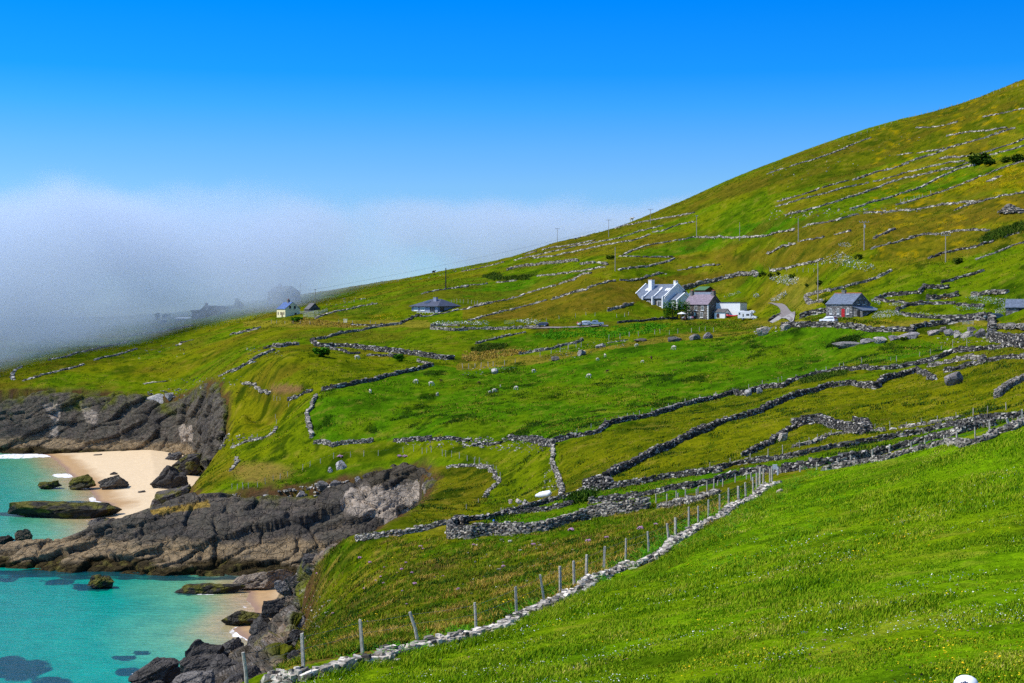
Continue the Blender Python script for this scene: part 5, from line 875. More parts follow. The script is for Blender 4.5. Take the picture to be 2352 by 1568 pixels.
# white house with buttressed roof bays
p, s, th = frame_at(H2([(1010,818)])[0], 50, 430, 640); L, W, he, ri = 66*s/math.cos(th), 66*s/math.sin(th), 25*s, 30*s; k = ri/(W/2)
h = empty("white_house", p, -th, "long white house with four white roof parapets and slate bays behind the hedge", "house")
gable(MB(), -L, 0, 0, W, -2, he, ri).build("wall", mWhite, h); MB().box(-L+.4, -.4, -.12, -.002, -2, he-.35).build("stone_facing", mMas, h)
rf = groof(MB(), -L+.3, -.3, 0, W, he, ri, ov=0, eo=.7).build("roof", mSlate, h)
for fx, f1 in ((0, 1.0), (.37, .47), (.68, .56), (1.0, 1.0)):
    x = -L*(1-fx); x0, x1 = x-.19, x+.19; y1 = W/2*f1; b = MB().prism([(-1.25, he-.25), (-1.25, he+.35), (-.2, he+.6), (y1, he+k*y1+.62), (y1, he+k*y1-.2)], x0, x1, 'x')
    if f1 == 1: b.prism([(W/2, he+ri+.62), (W+.3, he+.3), (W+.3, he-.2), (W/2, he+ri-.2)], x0, x1, 'x')
    b.box(x0-.05, x1+.05, -1.3, -.62, -2, he-.26); b.box(x0-.02, x1+.02, -.61, -.13, -2, he-.8); b.build("parapet", mSill, h)
for fx, ww in ((.17, 1.9), (.31, 1.1), (.5, 1.7), (.62, 1.1), (.84, 2.0)): window(h, 'f', -L*(1-fx), .55, ww, he*.55, None, mPane, True, "window", -.12)
door(h, 'f', -L*(1-.56), .0, .9, he*.68, mBrownD, -.125)
chimney(rf, -L*.66, W*.3, he+k*W*.3-.9, he+ri+1.6, 1.7, 1.5, mWhite, 1); chimney(rf, -L*.06, W*.5, he+ri-1, he+ri+1.2, 1.0, 1.2, mWhite, 1)
for fx, fy in ((.2, .25), (.27, .25), (.62, .28), (.83, .24), (.9, .24)):
    y0, y1 = W*fy, W*fy+1.25; x = -L*(1-fx); z = lambda y: he+k*y+.17
    MB().prism([(y0, z(y0)), (y1, z(y1)), (y1, z(y1)+.12), (y0, z(y0)+.12)], x-.42, x+.42, 'x').build("skylight", mAlum, rf)
gable(MB(), .27, 4.2, W*.16, W*.72, -2, he*.72, ri*.5).build("wing", mWhite, h); groof(MB(), .27, 4.0, W*.16, W*.72, he*.72, ri*.5, ov=0).build("wing_roof", mSlate, h)
yc, hw, kk = W*.44, W*.28, ri*.5/(W*.28); MB().prism([(yc-hw-.5, he*.72-.3), (yc-hw-.5, he*.72+.3), (yc, he*.72+ri*.5+.55), (yc+hw+.5, he*.72+.3), (yc+hw+.5, he*.72-.3), (yc, he*.72+ri*.5-.1)], 4.0, 4.45, 'x').build("wing_parapet", mSill, h)
gable(MB(), -4, 6.5, W+1.2, W+7.5, -2, he*.8, ri*.55).build("rear_wing", mWhite, h); groof(MB(), -4, 6.5, W+1.2, W+7.5, he*.8, ri*.55, ov=.1).build("rear_wing_roof", mSlate, h)
d_ = MB(); d_.tube([(.3, W*.72, he+1.6), (.75, W*.72, he+2.0)], .06, 6).tube([(.75, W*.72, he+2.0), (.95, W*.70, he+2.12)], .55, 12, .3); d_.build("satellite_dish", mDark, h)
# red-doored cottage
p, s, th = frame_at(H3([(1070,962)])[0], 43.5, 320, 420); L, W, he, ri = 50*s/math.cos(th), 56*s/math.sin(th), 30*s, 24*s
h = empty("stone_cottage", p, -th, "grey stone cottage with a red door, slate roof and red ridge tiles", "house")
gable(MB(), -L, 0, 0, W, -1.5, he, ri).build("wall", mMasG, h); rf = groof(MB(), -L, 0, 0, W, he, ri, ov=.1).build("roof", mSlate, h)
MB().box(-L-.05, .06, W/2-.16, W/2+.16, he+ri+.12, he+ri+.28).build("ridge_tile", mTerra, rf); chimney(rf, -L*.66, W/2, he+ri-1, he+ri+.75, .95, .8, mConc, 2, mDark)
for fx in (.19, .46, .83): window(h, 'f', -L*(1-fx), .75, .62, 1.35, mSill, mPane, True)
door(h, 'f', -L*(1-.65), .0, .9, 2.05, mRed)
for fy in (.32, .62): window(h, 'g', W*fy, he*.98, .9, 1.25, mConc, mPane, True)
l = MB().prism([(.01, -1.5), (.01, he*.78), (2.7, he*.5), (2.7, -1.5)], .25, W-.1, 'y').build("lean_to", mMasG, h); MB().prism([(.01, he*.8), (.01, he*.8+.14), (3.05, he*.48+.12), (3.05, he*.48-.02)], .0, W+.2, 'y').build("lean_to_roof", mSlate, l)
MB().box(1.2, 2.0, .2, .249, -.2, 1.75).build("doorway", mDarkD, l)
COTT = p
# cottage cut by the right edge
pl = at(*R_([(1752,712)])[0], 260, 400); s = pl.y/F; th = math.radians(22); L, W, he, ri = 13.0, 6.5, 19*s, 17.5*s
p = Vector((pl.x+L*math.cos(th), pl.y-L*math.sin(th), pl.z)); h = empty("stone_cottage", p, -th, "stone cottage with dark doorway half out of frame on the right", "house")
gable(MB(), -L, 0, 0, W, -2, he, ri).build("wall", mMasG, h); groof(MB(), -L, 0, 0, W, he, ri, ov=.15).build("roof", mSlate, h); MB().box(-L*.78, -L*.68, -.04, -.003, -1.5, he*.85).build("doorway", mDarkD, h); window(h, 'f', -L*.3, .6, .8, 1.1, mSill, mPane)
# blue hip-roofed bungalow
p, s, th = frame_at(H5([(1290,690)])[0], 38, 430, 640); L, W, he, ri = 63*s/math.cos(th), 47*s/math.sin(th), 15.5*s, 16.5*s
h = empty("blue_bungalow", p, -th, "blue-grey bungalow with dark hipped roof and a railed deck", "house")
MB().box(-L, 0, 0, W, -3.5, he).build("wall", mBlueW, h); o_ = .75; rx0, rx1 = -L*.62, -L*.27
rf = MB().add([(-L-o_, -o_, he), (o_, -o_, he), (o_, W+o_, he), (-L-o_, W+o_, he), (rx0, W/2, he+ri), (rx1, W/2, he+ri), (-L-o_, -o_, he-.18), (o_, -o_, he-.18), (o_, W+o_, he-.18), (-L-o_, W+o_, he-.18)], [(0,1,5,4),(1,2,5),(2,3,4,5),(3,0,4),(6,7,1,0),(7,8,2,1),(8,9,3,2),(9,6,0,3),(9,8,7,6)]).build("roof", mSlateD, h)
chimney(rf, -L*.36, W*.34, he+ri*.5, he+ri+.5, 1.5, 1.0, mBlueW, 0); MB().prism([(W*.16, he+ri*.36+.12), (W*.30, he+ri*.62+.12), (W*.30, he+ri*.62+.22), (W*.16, he+ri*.36+.22)], -L*.66, -L*.5, 'x').build("solar_panel", mPane, rf)
window(h, 'f', -L*.83, he*.3, 2.0, he*.55, None, mPaneB); window(h, 'f', -L*.57, he*.3, 2.1, he*.55, None, mPaneB); window(h, 'f', -L*.2, .05, 2.4, he*.8, mDark, mPane, False); window(h, 'g', W*.2, he*.3, 2.6, he*.5, mDark, mPane, False)
dk = MB().box(-L*.62, .2, -2.6, -.01, -.9, -.6); dk.box(-L*.56, 0, -2.5, -2.3, -3.2, -.9).build("deck", mBlueW, h)
rl = MB().box(-L*.62, .2, -2.6, -2.5, .2, .32)
for k in range(7): x = -L*.62+(L*.62+.2)*k/6-.05; rl.box(x-.05, x+.05, -2.58, -2.52, -.599, .199)
rl.build("railing", mAlum, h)
# yellow house, barn
p, s, th = frame_at(H6([(585,858)])[0], 50, 470, 700); L, W, he, ri = 24*s/math.cos(th), 30*s/math.sin(th), 18.6*s, 14.8*s
h = empty("yellow_house", p, -th, "pale yellow house with bright blue slate roof near the fog", "house")
gable(MB(), -L, 0, 0, W, -2, he, ri).build("wall", mCream, h); rf = groof(MB(), -L, 0, 0, W, he, ri, ov=.15).build("roof", mSlateB, h); chimney(rf, -L*.5, W*.5, he+ri-.8, he+ri+1.0, 1.1, .9, mConc, 1)
for fx in (.17, .49, .84): window(h, 'f', -L*(1-fx), he*.25, .6, he*.36, mBrownD, mPane, False)
door(h, 'f', -L*.36, .0, .85, he*.56, mBrownD)
for fy in (.33, .65): window(h, 'g', W*fy, he*.98, .95, 1.25, mDark, mPane, True)
window(h, 'g', W*.7, he*.2, .95, 1.0, mDark, mPane, False); YH = p
p, s, th = frame_at(H6([(1370,690)])[0], 48, 490, 720); L, W, he, ri = 13*s/math.cos(th), 22.5*s/math.sin(th), 6*s, 13*s
h = empty("old_barn", p, -th, "dark slate-roofed stone barn behind the metal pens", "barn"); gable(MB(), -L, 0, 0, W, -1.5, he, ri).build("wall", mMasD, h); groof(MB(), -L, 0, 0, W, he, ri, ov=.1).build("roof", mSlateO, h); MB().box(.003, .05, W*.4, W*.62, -.5, he*.8).build("door", mDarkD, h)
# houses standing in the fog
p = at(642, 694, 560, 760); p.y = max(p.y, 700); p.x = (642-CX)/F*p.y; p.z = H-(692-HY)/F*p.y; s = p.y/F; th = math.radians(42); L, W, he, ri = 42*s/math.cos(th), 34*s/math.sin(th), 21*s, 14*s; p.x += 8*s
h = empty("fogbound_house", p, -th, "large grey house almost lost in the fog behind the yellow one", "house"); gable(MB(), -L, 0, 0, W, -3, he, ri).build("wall", mHaze, h); rf = groof(MB(), -L, 0, 0, W, he, ri, ov=.3).build("roof", mSlateO, h); chimney(rf, -L*.75, W/2, he+ri-1, he+ri+1.2, 1.2, 1, mHaze, 1)
for fx in (.25, .6): window(h, 'f', -L*(1-fx), he*.55, 1.2, 1.5)
p = at(*H9([(1310,806)])[0], 560, 760); s = p.y/F; q = s/9.96; th = math.radians(25)
h = empty("hazy_farmhouse", p, -th, "grey farmhouse with two gables and a tall chimney in the mist", "house"); W1 = 250*q
gable(MB(), -130*q, 120*q, 3, 13, -3, 175*q, 105*q, 'y').build("wall", mHaze, h); rf = groof(MB(), -130*q, 120*q, 3, 13, 175*q, 105*q, 'y', ov=.3).build("roof", mSlateO, h); chimney(rf, -40*q, 5.5, 270*q, 335*q, 55*q, 1.0, mHaze, 1)
w2 = gable(MB(), 140*q, 400*q, 1, 12, -3, 150*q, 125*q, 'y').build("second_gable", mHaze, h); groof(MB(), 140*q, 400*q, 1, 12, 150*q, 125*q, 'y', ov=.3).build("second_roof", mSlateO, w2)
w3 = MB().box(-60*q, 200*q, -2, 2.95, -3, 118*q).build("front_wing", mHaze, h); w4 = MB().box(-270*q, -135*q, 0, 6, -3, 150*q).build("side_wing", mHaze, h); MB().box(-285*q, -134*q, -.3, 6.3, 150*q+.003, 185*q).build("side_roof", mSlateO, w4)
window(h, 'f', 60*q, 190*q, 1.1, 1.2, None, mPaneB, False, "window", 3.0); window(w3, 'f', -20*q, 40*q, 1.1, 1.3, None, mPane, False, "window", -2.0)
p = at(*H9([(860,850)])[0], 560, 760); q = p.y/F/9.96; h = empty("low_white_shed", p, -math.radians(8), "long low white-roofed shed left of the misty farmhouse", "shed"); MB().box(-150*q, 175*q, 0, 4, -1.5, 28*q).build("wall", mHaze, h); MB().prism([(-.3, 28*q), (4.3, 55*q), (4.3, 68*q), (-.3, 41*q)], -160*q, 185*q, 'x').build("roof", mWhite, h)
p = at(*H9([(415,815)])[0], 560, 760); q = p.y/F/9.96; h = empty("small_hut", p, -math.radians(5), "small grey hut with a white roof in front of a round bush", "hut"); MB().box(-42*q, 48*q, 0, 4, -1, 72*q).build("wall", mHaze, h); MB().box(-50*q, 56*q, -.3, 4.3, 72*q+.003, 100*q).build("roof", mWhite, h); HUT = p
p = at(*Cc([(1010,300)])[0], 430, 640); s = p.y/F; h = empty("green_roofed_shed", p, -math.radians(48), "shed with a green sheet roof behind the two-storey house", "shed"); gable(MB(), -5, 0, 0, 5.2, -2, 2.3, 1.2).build("wall", mBrownD, h); groof(MB(), -5, 0, 0, 5.2, 2.3, 1.2, ov=.25).build("roof", mGreenR, h)

# the road, the gateway
def ribbon(name, L_pts, R_pts, mat, Ymin, dz=.06, n=40):
    
    def tr(pts):
        out = []
        for u, v in pts:
            q = at(u, v, Ymin, 700)
            if out and q.y > out[-1].y*1.09: q.y = out[-1].y*1.09; q.x = (u-CX)/F*q.y
            out.append(q)
        return np.array(out)
    A, B = tr(L_pts), tr(R_pts); A, B = spline(A, n), spline(B, n); m_ = 6
    g = np.array([A*(1-k/(m_-1))+B*k/(m_-1) for k in range(m_)]).transpose(1, 0, 2); zz = ground(g[..., 0].ravel(), g[..., 1].ravel()).reshape(g.shape[:2]); g[..., 2] = zz+dz+.22
    ii = np.arange(n*m_).reshape(n, m_); f = np.stack([ii[:-1, :-1], ii[:-1, 1:], ii[1:, 1:], ii[1:, :-1]], -1).reshape(-1, 4); return tag(mesh_np(name, g.reshape(-1, 3), f, mat, smooth=True), kind="structure")
mRoad = plain("worn_asphalt", (.17, .145, .135), .9, .15, 1.2); mRoad2 = plain("pale_tarmac", (.26, .24, .225), .9, .12, 1.2)
ribbon("road", Cc(pp('1760,596 1850,540 1872,480 1845,430 1790,400 1725,388')), Cc(pp('1990,590 2035,540 2030,480 1985,430 1920,405 1770,380')), mRoad, 330)
ribbon("road_apron", Cc(pp('1745,604 1760,592 1800,565 1850,532')), Cc(pp('1990,604 2020,592 2030,560 2035,532')), mRoad2, 330, .12, 12)
ribbon("coast_road", B_(pp('480,733 600,732 850,728 1110,718')), B_(pp('480,741 600,742 850,738 1110,728')), mRoad, 400, .02, 30)
def gate(uv0, uv1, hpx, label, mat, Ymin, Ymax=800, bars=5, group=None):
    a, b_ = at(*uv0, Ymin, Ymax), at(*uv1, Ymin, Ymax); h = hpx*a.y/F; r = empty("field_gate", a, 0, label, "gate", group); v = b_-a; f = MB(); g = MB()
    for t_ in (0, .5, 1): f.tube([v*t_+Vector((0, 0, -.3)), v*t_+Vector((0, 0, h))], .045, 6)
    for k in range(bars): z = h*(.15+.8*k/(bars-1)); g.tube([Vector((0, 0, z)), v+Vector((0, 0, z))], .03, 5)
    f.build("upright", mat, r); g.build("bars", mat, r); return r
PG = "metal pens behind the yellow house"
gate(H6([(1065,770)])[0], H6([(1500,755)])[0], 7, "longest metal pen hurdle in front of the barn", mSteel, 480, 720, 6, PG); gate(H6([(1185,865)])[0], H6([(1530,885)])[0], 8, "front metal hurdle above the golden grass", mSteel, 480, 720, 6, PG); gate(H6([(1505,760)])[0], H6([(1660,750)])[0], 7.5, "short metal hurdle at the barn's right corner", mSteel, 480, 720, 6, PG); gate(H6([(1660,745)])[0], H6([(1960,690)])[0], 6.5, "metal hurdle running right from the barn", mSteel, 480, 720, 5, PG); gate(H6([(1530,890)])[0], H6([(1950,680)])[0], 8, "slanting metal hurdle beside the pale topped wall", mSteel, 480, 720, 5, PG)
gate(A_([(855,697)])[0], A_([(882,697)])[0], 9, "small metal gate in the bank right of the yellow house", mSteel, 430, 640); gate(B_([(318,708)])[0], B_([(393,706)])[0], 8.5, "green field gate among the white flowers", mGreenG, 420, 600); gate(R_([(820,905)])[0], R_([(1045,900)])[0], 8, "silver gate leaning on the roadside wall above the boulders", mSteel, 270, 400, 3); gate(R_([(2010,1290)])[0], R_([(2150,1300)])[0], 9, "timber gate at the right edge below the massive wall", mPost, 230, 340, 4)
# ------------------------------------------------------------------ vehicles
def paint(name, c, rough=.25):
    m, t, b = nmat(name); tc = nd(t, "ShaderNodeTexCoord").outputs['Object']; t.links.new(ramp(t, noise(t, tc, 2, 3), [(.3, tuple(x*.92 for x in c)), (.7, tuple(min(1, x*1.05) for x in c))]), b.inputs['Base Color'])
    b.inputs['Roughness'].default_value = rough; b.inputs['Coat Weight'].default_value = .4; return m
mCarW, mCarS, mCarB, mCarD = paint("white_car_paint", (.78, .78, .79)), paint("silver_blue_car_paint", (.30, .36, .44)), paint("dark_blue_car_paint", (.015, .02, .055)), paint("dark_teal_car_paint", (.02, .06, .08))
mTyre = plain("tyre_rubber", (.02, .02, .02), .9, .2, 6); mRim = plain("alloy_rim", (.45, .45, .46), .35, .1, 5, .6); mLampR = paint("red_lamp_lens", (.45, .01, .01)); mLampW = paint("clear_lamp_lens", (.7, .7, .68))
def wheels(r, xs, half, rad):
    for x in xs:
        for s in (-1, 1):
            b = MB(); b.tube([(x, s*(half-.2), rad), (x, s*half, rad)], rad, 14); w = b.build("wheel", mTyre, r); MB().tube([(x, s*(half-.01), rad), (x, s*(half+.015), rad)], rad*.6, 10).build("rim", mRim, w)
def car(p, yaw, label, mat, prof, glass, Lh, Wd, rad=.33, wx=(1.3, -1.35), name="parked_car", bed=None, group="cars parked along the road"):
    """prof: outline of the body side (x, z); glass: outline of the window band; x runs forward"""
    r = empty(name, p, yaw, label, "car", group); b = MB(); n = len(prof); hw = Wd/2
    def ring(y, ins): return [(x*(1-ins*.02), y, z) for x, z in prof]
    ys = [(-hw+.0, 0), (-hw+.0, 0)]
    top = max(z for _, z in prof); tw = lambda z: hw-(.16 if z > .95 else 0)*min(1, (z-.95)/.45)
    vs = [(x, -tw(z), z) for x, z in prof]+[(x, tw(z), z) for x, z in prof]
    b.add(vs, [tuple(range(n))[::-1], tuple(range(n, 2*n))]+[(i, (i+1) % n, n+(i+1) % n, n+i) for i in range(n)]); o = b.build("body", mat, r)
    m = o.modifiers.new("edge", 'BEVEL'); m.width = .05; m.segments = 2; m.limit_method = 'ANGLE'; m.angle_limit = .5
    for s in (-1, 1):
        g = MB(); k = len(glass); g.add([(x, s*(tw(z)+.012), z) for x, z in glass]+[(x, s*(tw(z)-.03), z) for x, z in glass], [tuple(range(k)), tuple(range(k, 2*k))[::-1]]+[(i, (i+1) % k, k+(i+1) % k, k+i) for i in range(k)]); g.build("side_window", mPane, r)
    for (x0, z0), (x1, z1), nm in ((glass[-1], glass[-2], "windscreen"), (glass[0], glass[1], "rear_window")):
        sg = 1 if nm == "windscreen" else -1; MB().add([(x0+sg*.16, -tw(z0)+.1, z0+.02), (x0+sg*.16, tw(z0)-.1, z0+.02), (x1+sg*.14, tw(z1)-.1, z1), (x1+sg*.14, -tw(z1)+.1, z1), (x0+sg*.12, -tw(z0)+.1, z0), (x0+sg*.12, tw(z0)-.1, z0), (x1+sg*.1, tw(z1)-.1, z1-.02), (x1+sg*.1, -tw(z1)+.1, z1-.02)], [(0,1,2,3),(7,6,5,4),(0,4,5,1),(1,5,6,2),(2,6,7,3),(3,7,4,0)]).build(nm, mPane, r)
    for s in (-1, 1):
        MB().box(Lh-.06, Lh+.02, s*(hw-.32)-.15, s*(hw-.32)+.15, .62, .78).build("headlight", mLampW, r); MB().box(-Lh-.02, -Lh+.08, s*(hw-.16)-.1, s*(hw-.16)+.1, .75, 1.05).build("tail_light", mLampR, r)
    wheels(r, wx, hw+.01, rad); return r
SUVP = [(2.15,.32),(2.2,.7),(2.1,.92),(1.15,1.05),(.45,1.62),(-.3,1.72),(-1.7,1.66),(-2.1,1.05),(-2.2,.7),(-2.15,.32)]; SUVG = [(-1.95,1.1),(-1.65,1.55),(-.3,1.6),(.4,1.52),(.95,1.1)]
HATP = [(2.0,.3),(2.05,.62),(1.95,.82),(1.0,.95),(.3,1.4),(-.4,1.48),(-1.5,1.4),(-2.0,.98),(-2.08,.6),(-2.0,.3)]; HATG = [(-1.75,1.0),(-1.42,1.32),(-.4,1.38),(.25,1.32),(.85,1.0)]
PICP = [(2.6,.45),(2.65,.85),(2.55,1.08),(1.35,1.18),(.75,1.72),(.3,1.8),(-.75,1.76),(-.95,1.16),(-2.65,1.14),(-2.68,.6),(-2.6,.45)]; PICG = [(-.72,1.22),(-.62,1.66),(.3,1.7),(.7,1.62),(1.15,1.22)]
HF = math.pi
def vp(cr, x, y, Ymin, Ymax=640): q = at(*cr([(x, y)])[0], Ymin, Ymax); q.z += .12; return q
V1 = crop(2060, 1220, 6.918)
q = vp(V1, 345, 352, 400); car(q, HF-.5, "dark blue hatchback seen from behind on the road", mCarB, HATP, HATG, 2.05, 1.75)
q = vp(V1, 1480, 340, 400); car(q, HF+.12, "white estate car next to two standing people", mCarW, SUVP, SUVG, 2.18, 1.85)
q = vp(V1, 1790, 322, 400); q.y -= 3; q.x -= .4; q.z = gz(q.x, q.y)+.35; car(q, HF+.02, "silver-blue pickup truck with an open bed facing left", mCarS, PICP, PICG, 2.65, 1.85, .4, (1.65, -1.6), "pickup_truck")
cu = H3([(345, 905)])[0][0]; q = Vector(((cu-CX)/F*(COTT.y+1.5), COTT.y+1.5, 0)); q.z = gz(q.x, q.y)+.1; car(q, HF-.75, "white off-road car parked in front of the red-doored cottage", mCarW, SUVP, SUVG, 2.18, 1.85)
q = vp(R_, 1490, 790, 270, 380); q.z -= .2; car(q, HF-.1, "dark teal car mostly hidden behind the roadside wall", mCarD, HATP, HATG, 2.05, 1.75)
# the camper van
q = vp(Cc, 1500, 572, 400); r = empty("camper_van", q, -.42, "white camper van with an overcab bulge beside the stone house", "camper van"); b = MB()
b.prism([(-3.1, .45), (1.2, .45), (1.25, 1.3), (1.0, 2.0), (2.2, 2.15), (2.35, 2.55), (2.0, 3.0), (1.2, 3.05), (.6, 2.85), (-3.0, 2.8), (-3.12, 2.6)], -1.1, 1.1, 'y'); o = b.build("body", mCarW, r); m_ = o.modifiers.new("edge", 'BEVEL'); m_.width = .07; m_.segments = 2
MB().prism([(1.21, .45), (3.0, .45), (3.05, .85), (2.75, 1.12), (1.95, 1.3), (1.4, 2.0), (1.21, 2.0)], -.98, .98, 'y').build("cab", mCarW, r)
MB().prism([(1.99, 1.3), (2.03, 1.31), (1.5, 1.98), (1.46, 1.98)], -.85, .85, 'y').build("windscreen", mPane, r)
for s in (-1, 1):
    MB().prism([(1.3, 1.2), (1.85, 1.25), (1.42, 1.85), (1.3, 1.85)], s*.99-.015, s*.99+.015, 'y').build("cab_window", mPane, r)
    for x0, x1, z0, z1 in ((-2.8, -2.3, 1.6, 2.3), (-1.5, -1.15, .9, 1.9), (-.3, .7, 1.3, 1.9), (1.35, 1.8, 2.3, 2.65)): MB().box(x0, x1, s*1.1-.02, s*1.1+.02, z0, z1).build("side_window", mPane, r)
    MB().box(2.98, 3.06, s*.7-.16, s*.7+.16, .7, .88).build("headlight", mLampW, r)
MB().box(-2.4, -1.2, -.5, .5, 2.805, 2.95).build("roof_box", mCarW, r); wheels(r, (2.05, -1.6), 1.02, .36)
# red kayak by the porch
q = vp(Cc, 1318, 552, 400); b = MB(); b.tube([(-1.9, 0, .95), (-1.2, 0, .75), (0, 0, .68), (1.2, 0, .75), (1.9, 0, .95)], .34, 10, .2); o = b.build("red_kayak", paint("red_gelcoat", (.6, .015, .02)), smooth=True); o.location = q; o.rotation_euler = (0, 0, -.2); tag(o, "bright red kayak lying in front of the white porch window", "kayak")

# ------------------------------------------------------------------ people
mSkin = plain("skin", (.45, .25, .17), .6, .1, 8); mHair = plain("dark_hair", (.03, .02, .015), .7, .2, 9); mCap = plain("white_cap_cloth", (.86, .86, .9), .85, .04, 9); mLogo = plain("navy_print", (.03, .03, .12), .8, .1, 5)
cl = lambda n, c: plain(n, c, .9, .15, 7)
mTR, mTW, mTK, mJN, mTP = cl("red_cloth", (.5, .03, .04)), cl("white_cloth", (.75, .75, .75)), cl("black_cloth", (.02, .02, .025)), cl("denim_cloth", (.05, .08, .16)), cl("pink_cloth", (.6, .25, .28))
def skinmesh(name, pts, edges, rad, mat, parent, sub=2, root=0):
    me = bpy.data.meshes.new(name); me.from_pydata(pts, edges, []); o = bpy.data.objects.new(name, me); COL.objects.link(o); o.parent = parent; me.materials.append(mat)
    m = o.modifiers.new("skin", 'SKIN'); m.use_smooth_shade = True; m.branch_smoothing = .4
    for i, v in enumerate(me.skin_vertices[0].data): v.radius = rad[i] if hasattr(rad[i], '__len__') else (rad[i], rad[i]*.92); v.use_root = i == root
    if sub: s = o.modifiers.new("round", 'SUBSURF'); s.levels = sub; s.render_levels = sub
    return o
def person(p, yaw, label, top, legs, sit=False, group=None, arm=.15, cap=False, hair=True, bag=False):
    r = empty("person", p, yaw, label, "person", group); hz = .5 if sit else .93
    P_ = [(0,0,hz),(0,0,hz+.2),(0,0,hz+.45),(0,.0,hz+.56),(0,.02,hz+.68),(0,.03,hz+.78)]; E = [(0,1),(1,2),(2,3),(3,4),(4,5)]; Rd = [(.17,.12),(.15,.11),(.18,.12),(.065,.065),(.095,.105),(.06,.07)]
    for s in (-1, 1):
        i = len(P_); a = arm*s
        P_ += [(s*.19,0,hz+.47),(s*.25+a*.3,.02,hz+.2),(s*.26+a*.5,.13,hz-.03),(s*.26+a*.5,.16,hz-.1)]; E += [(2,i),(i,i+1),(i+1,i+2),(i+2,i+3)]; Rd += [.075,.05,.036,.038]
        for f in range(4): j = len(P_); P_ += [(s*(.235+.022*f)+a*.5,.165+.004*f,hz-.17-.012*(1-abs(f-1.5)))]; E += [(i+3,j)]; Rd += [.01]
        j = len(P_); P_ += [(s*.2+a*.5,.2,hz-.14)]; E += [(i+3,j)]; Rd += [.012]
        i = len(P_)
        if sit: P_ += [(s*.1,.02,hz-.02),(s*.12,.42,hz),(s*.12,.44,.08),(s*.12,.58,.04)]
        else: P_ += [(s*.1,0,hz-.05),(s*.115,.02,.5),(s*.12,-.01,.08),(s*.13,.14,.04)]
        E += [(0,i),(i,i+1),(i+1,i+2),(i+2,i+3)]; Rd += [.1,.072,.048,.042]
    skinmesh("body", P_, E, Rd, mSkin, r)
    T = [(0,0,hz-.02),(0,0,hz+.2),(0,0,hz+.46)]; TE = [(0,1),(1,2)]; TR = [(.185,.135),(.165,.125),(.19,.132)]
    for s in (-1, 1): i = len(T); T += [(s*.2,0,hz+.475),(s*.24,.015,hz+.27)]; TE += [(2,i),(i,i+1)]; TR += [.088,.068]
    skinmesh("shirt", T, TE, TR, top, r)
    G = [(0,0,hz+.02)]; GE = []; GR = [(.18,.13)]
    for s in (-1, 1):
        i = len(G); G += [(s*.1,.02,hz-.03),(s*.12,.42,hz+.01),(s*.12,.44,.15)] if sit else [(s*.1,0,hz-.08),(s*.115,.02,.5),(s*.12,-.01,.12)]; GE += [(0,i),(i,i+1),(i+1,i+2)]; GR += [.112,.085,.066]
    skinmesh("trousers", G, GE, GR, legs, r)
    hd = Vector((0, .025, hz+.7))
    MB().ball(hd+Vector((-.035, .1, .02)), .013, 6, 4).ball(hd+Vector((.035, .1, .02)), .013, 6, 4).build("eye", mTK, r); MB().ball(hd+Vector((0, .115, -.01)), (.014, .022, .022), 6, 4).build("nose", mSkin, r); MB().box(-.028, .028, hd.y+.088, hd.y+.1, hd.z-.06, hd.z-.05).build("mouth", mTP, r)
    for s in (-1, 1): MB().ball(hd+Vector((s*.095, 0, 0)), (.015, .03, .035), 6, 4).build("ear", mSkin, r)
    if hair: MB().ball(hd+Vector((0, -.02, .035)), (.105, .115, .105), 10, 8).build("hair", mHair, r, True)
    if cap:
        c = MB(); n = 20; rings = [(.112, 0), (.113, .03), (.108, .065), (.09, .098), (.058, .118), (.02, .126)]; base = hd+Vector((0, 0, .045))
        for rr, z in rings:
            for k in range(n): c.v.append((base.x+rr*math.cos(2*math.pi*k/n), base.y+rr*1.12*math.sin(2*math.pi*k/n), base.z+z))
        for j in range(len(rings)-1):
            for k in range(n): c.f.append((j*n+k, j*n+(k+1) % n, (j+1)*n+(k+1) % n, (j+1)*n+k))
        c.f.append(tuple(range((len(rings)-1)*n, len(rings)*n))); o = c.build("cap", mCap, r, True)
        MB().add([(base.x+math.cos(a)*.11, base.y+math.sin(a)*.12, base.z+.004) for a in np.linspace(.35, math.pi-.35, 9)]+[(base.x+math.cos(a)*.1, base.y+.02+math.sin(a)*.2, base.z-.012) for a in np.linspace(.35, math.pi-.35, 9)], [(i, i+1, 10+i, 9+i) for i in range(8)]).build("peak", mCap, o)
        l = MB()
        for x0, z0, w_, h_ in ((-.045, .052, .008, .028), (-.028, .056, .008, .03), (-.012, .06, .01, .032), (.006, .058, .012, .026)): l.box(base.x+x0, base.x+x0+w_, base.y-.121, base.y-.09, base.z+z0+.012, base.z+z0+h_+.012)
        l.build("emblem", mLogo, o)
    return r
PG_ = "people outside the houses"
q = vp(V1, 1295, 355, 400); person(q, 2.6, "person in dark trousers and a red top standing by the white car", mTR, mTK, group=PG_)
q = vp(V1, 1390, 352, 400); q.y -= .8; person(q, 2.9, "person in black standing in front of the white car's door", mTK, mTK, group=PG_)
V2 = crop(2620, 1190, 6.918)
q = vp(V2, 205, 372, 400); person(q, 2.8, "person in a red top and black trousers standing under the parasol", mTR, mTK, group=PG_)
q = vp(V2, 250, 385, 400); q.z -= .05; person(q, 3.0, "person in a white top seated at the parasol table", mTW, mTK, True, PG_)
q = vp(V2, 295, 385, 400); q.z -= .05; person(q, 3.6, "person in pink sitting right of the parasol table", mTP, mTR, True, PG_)
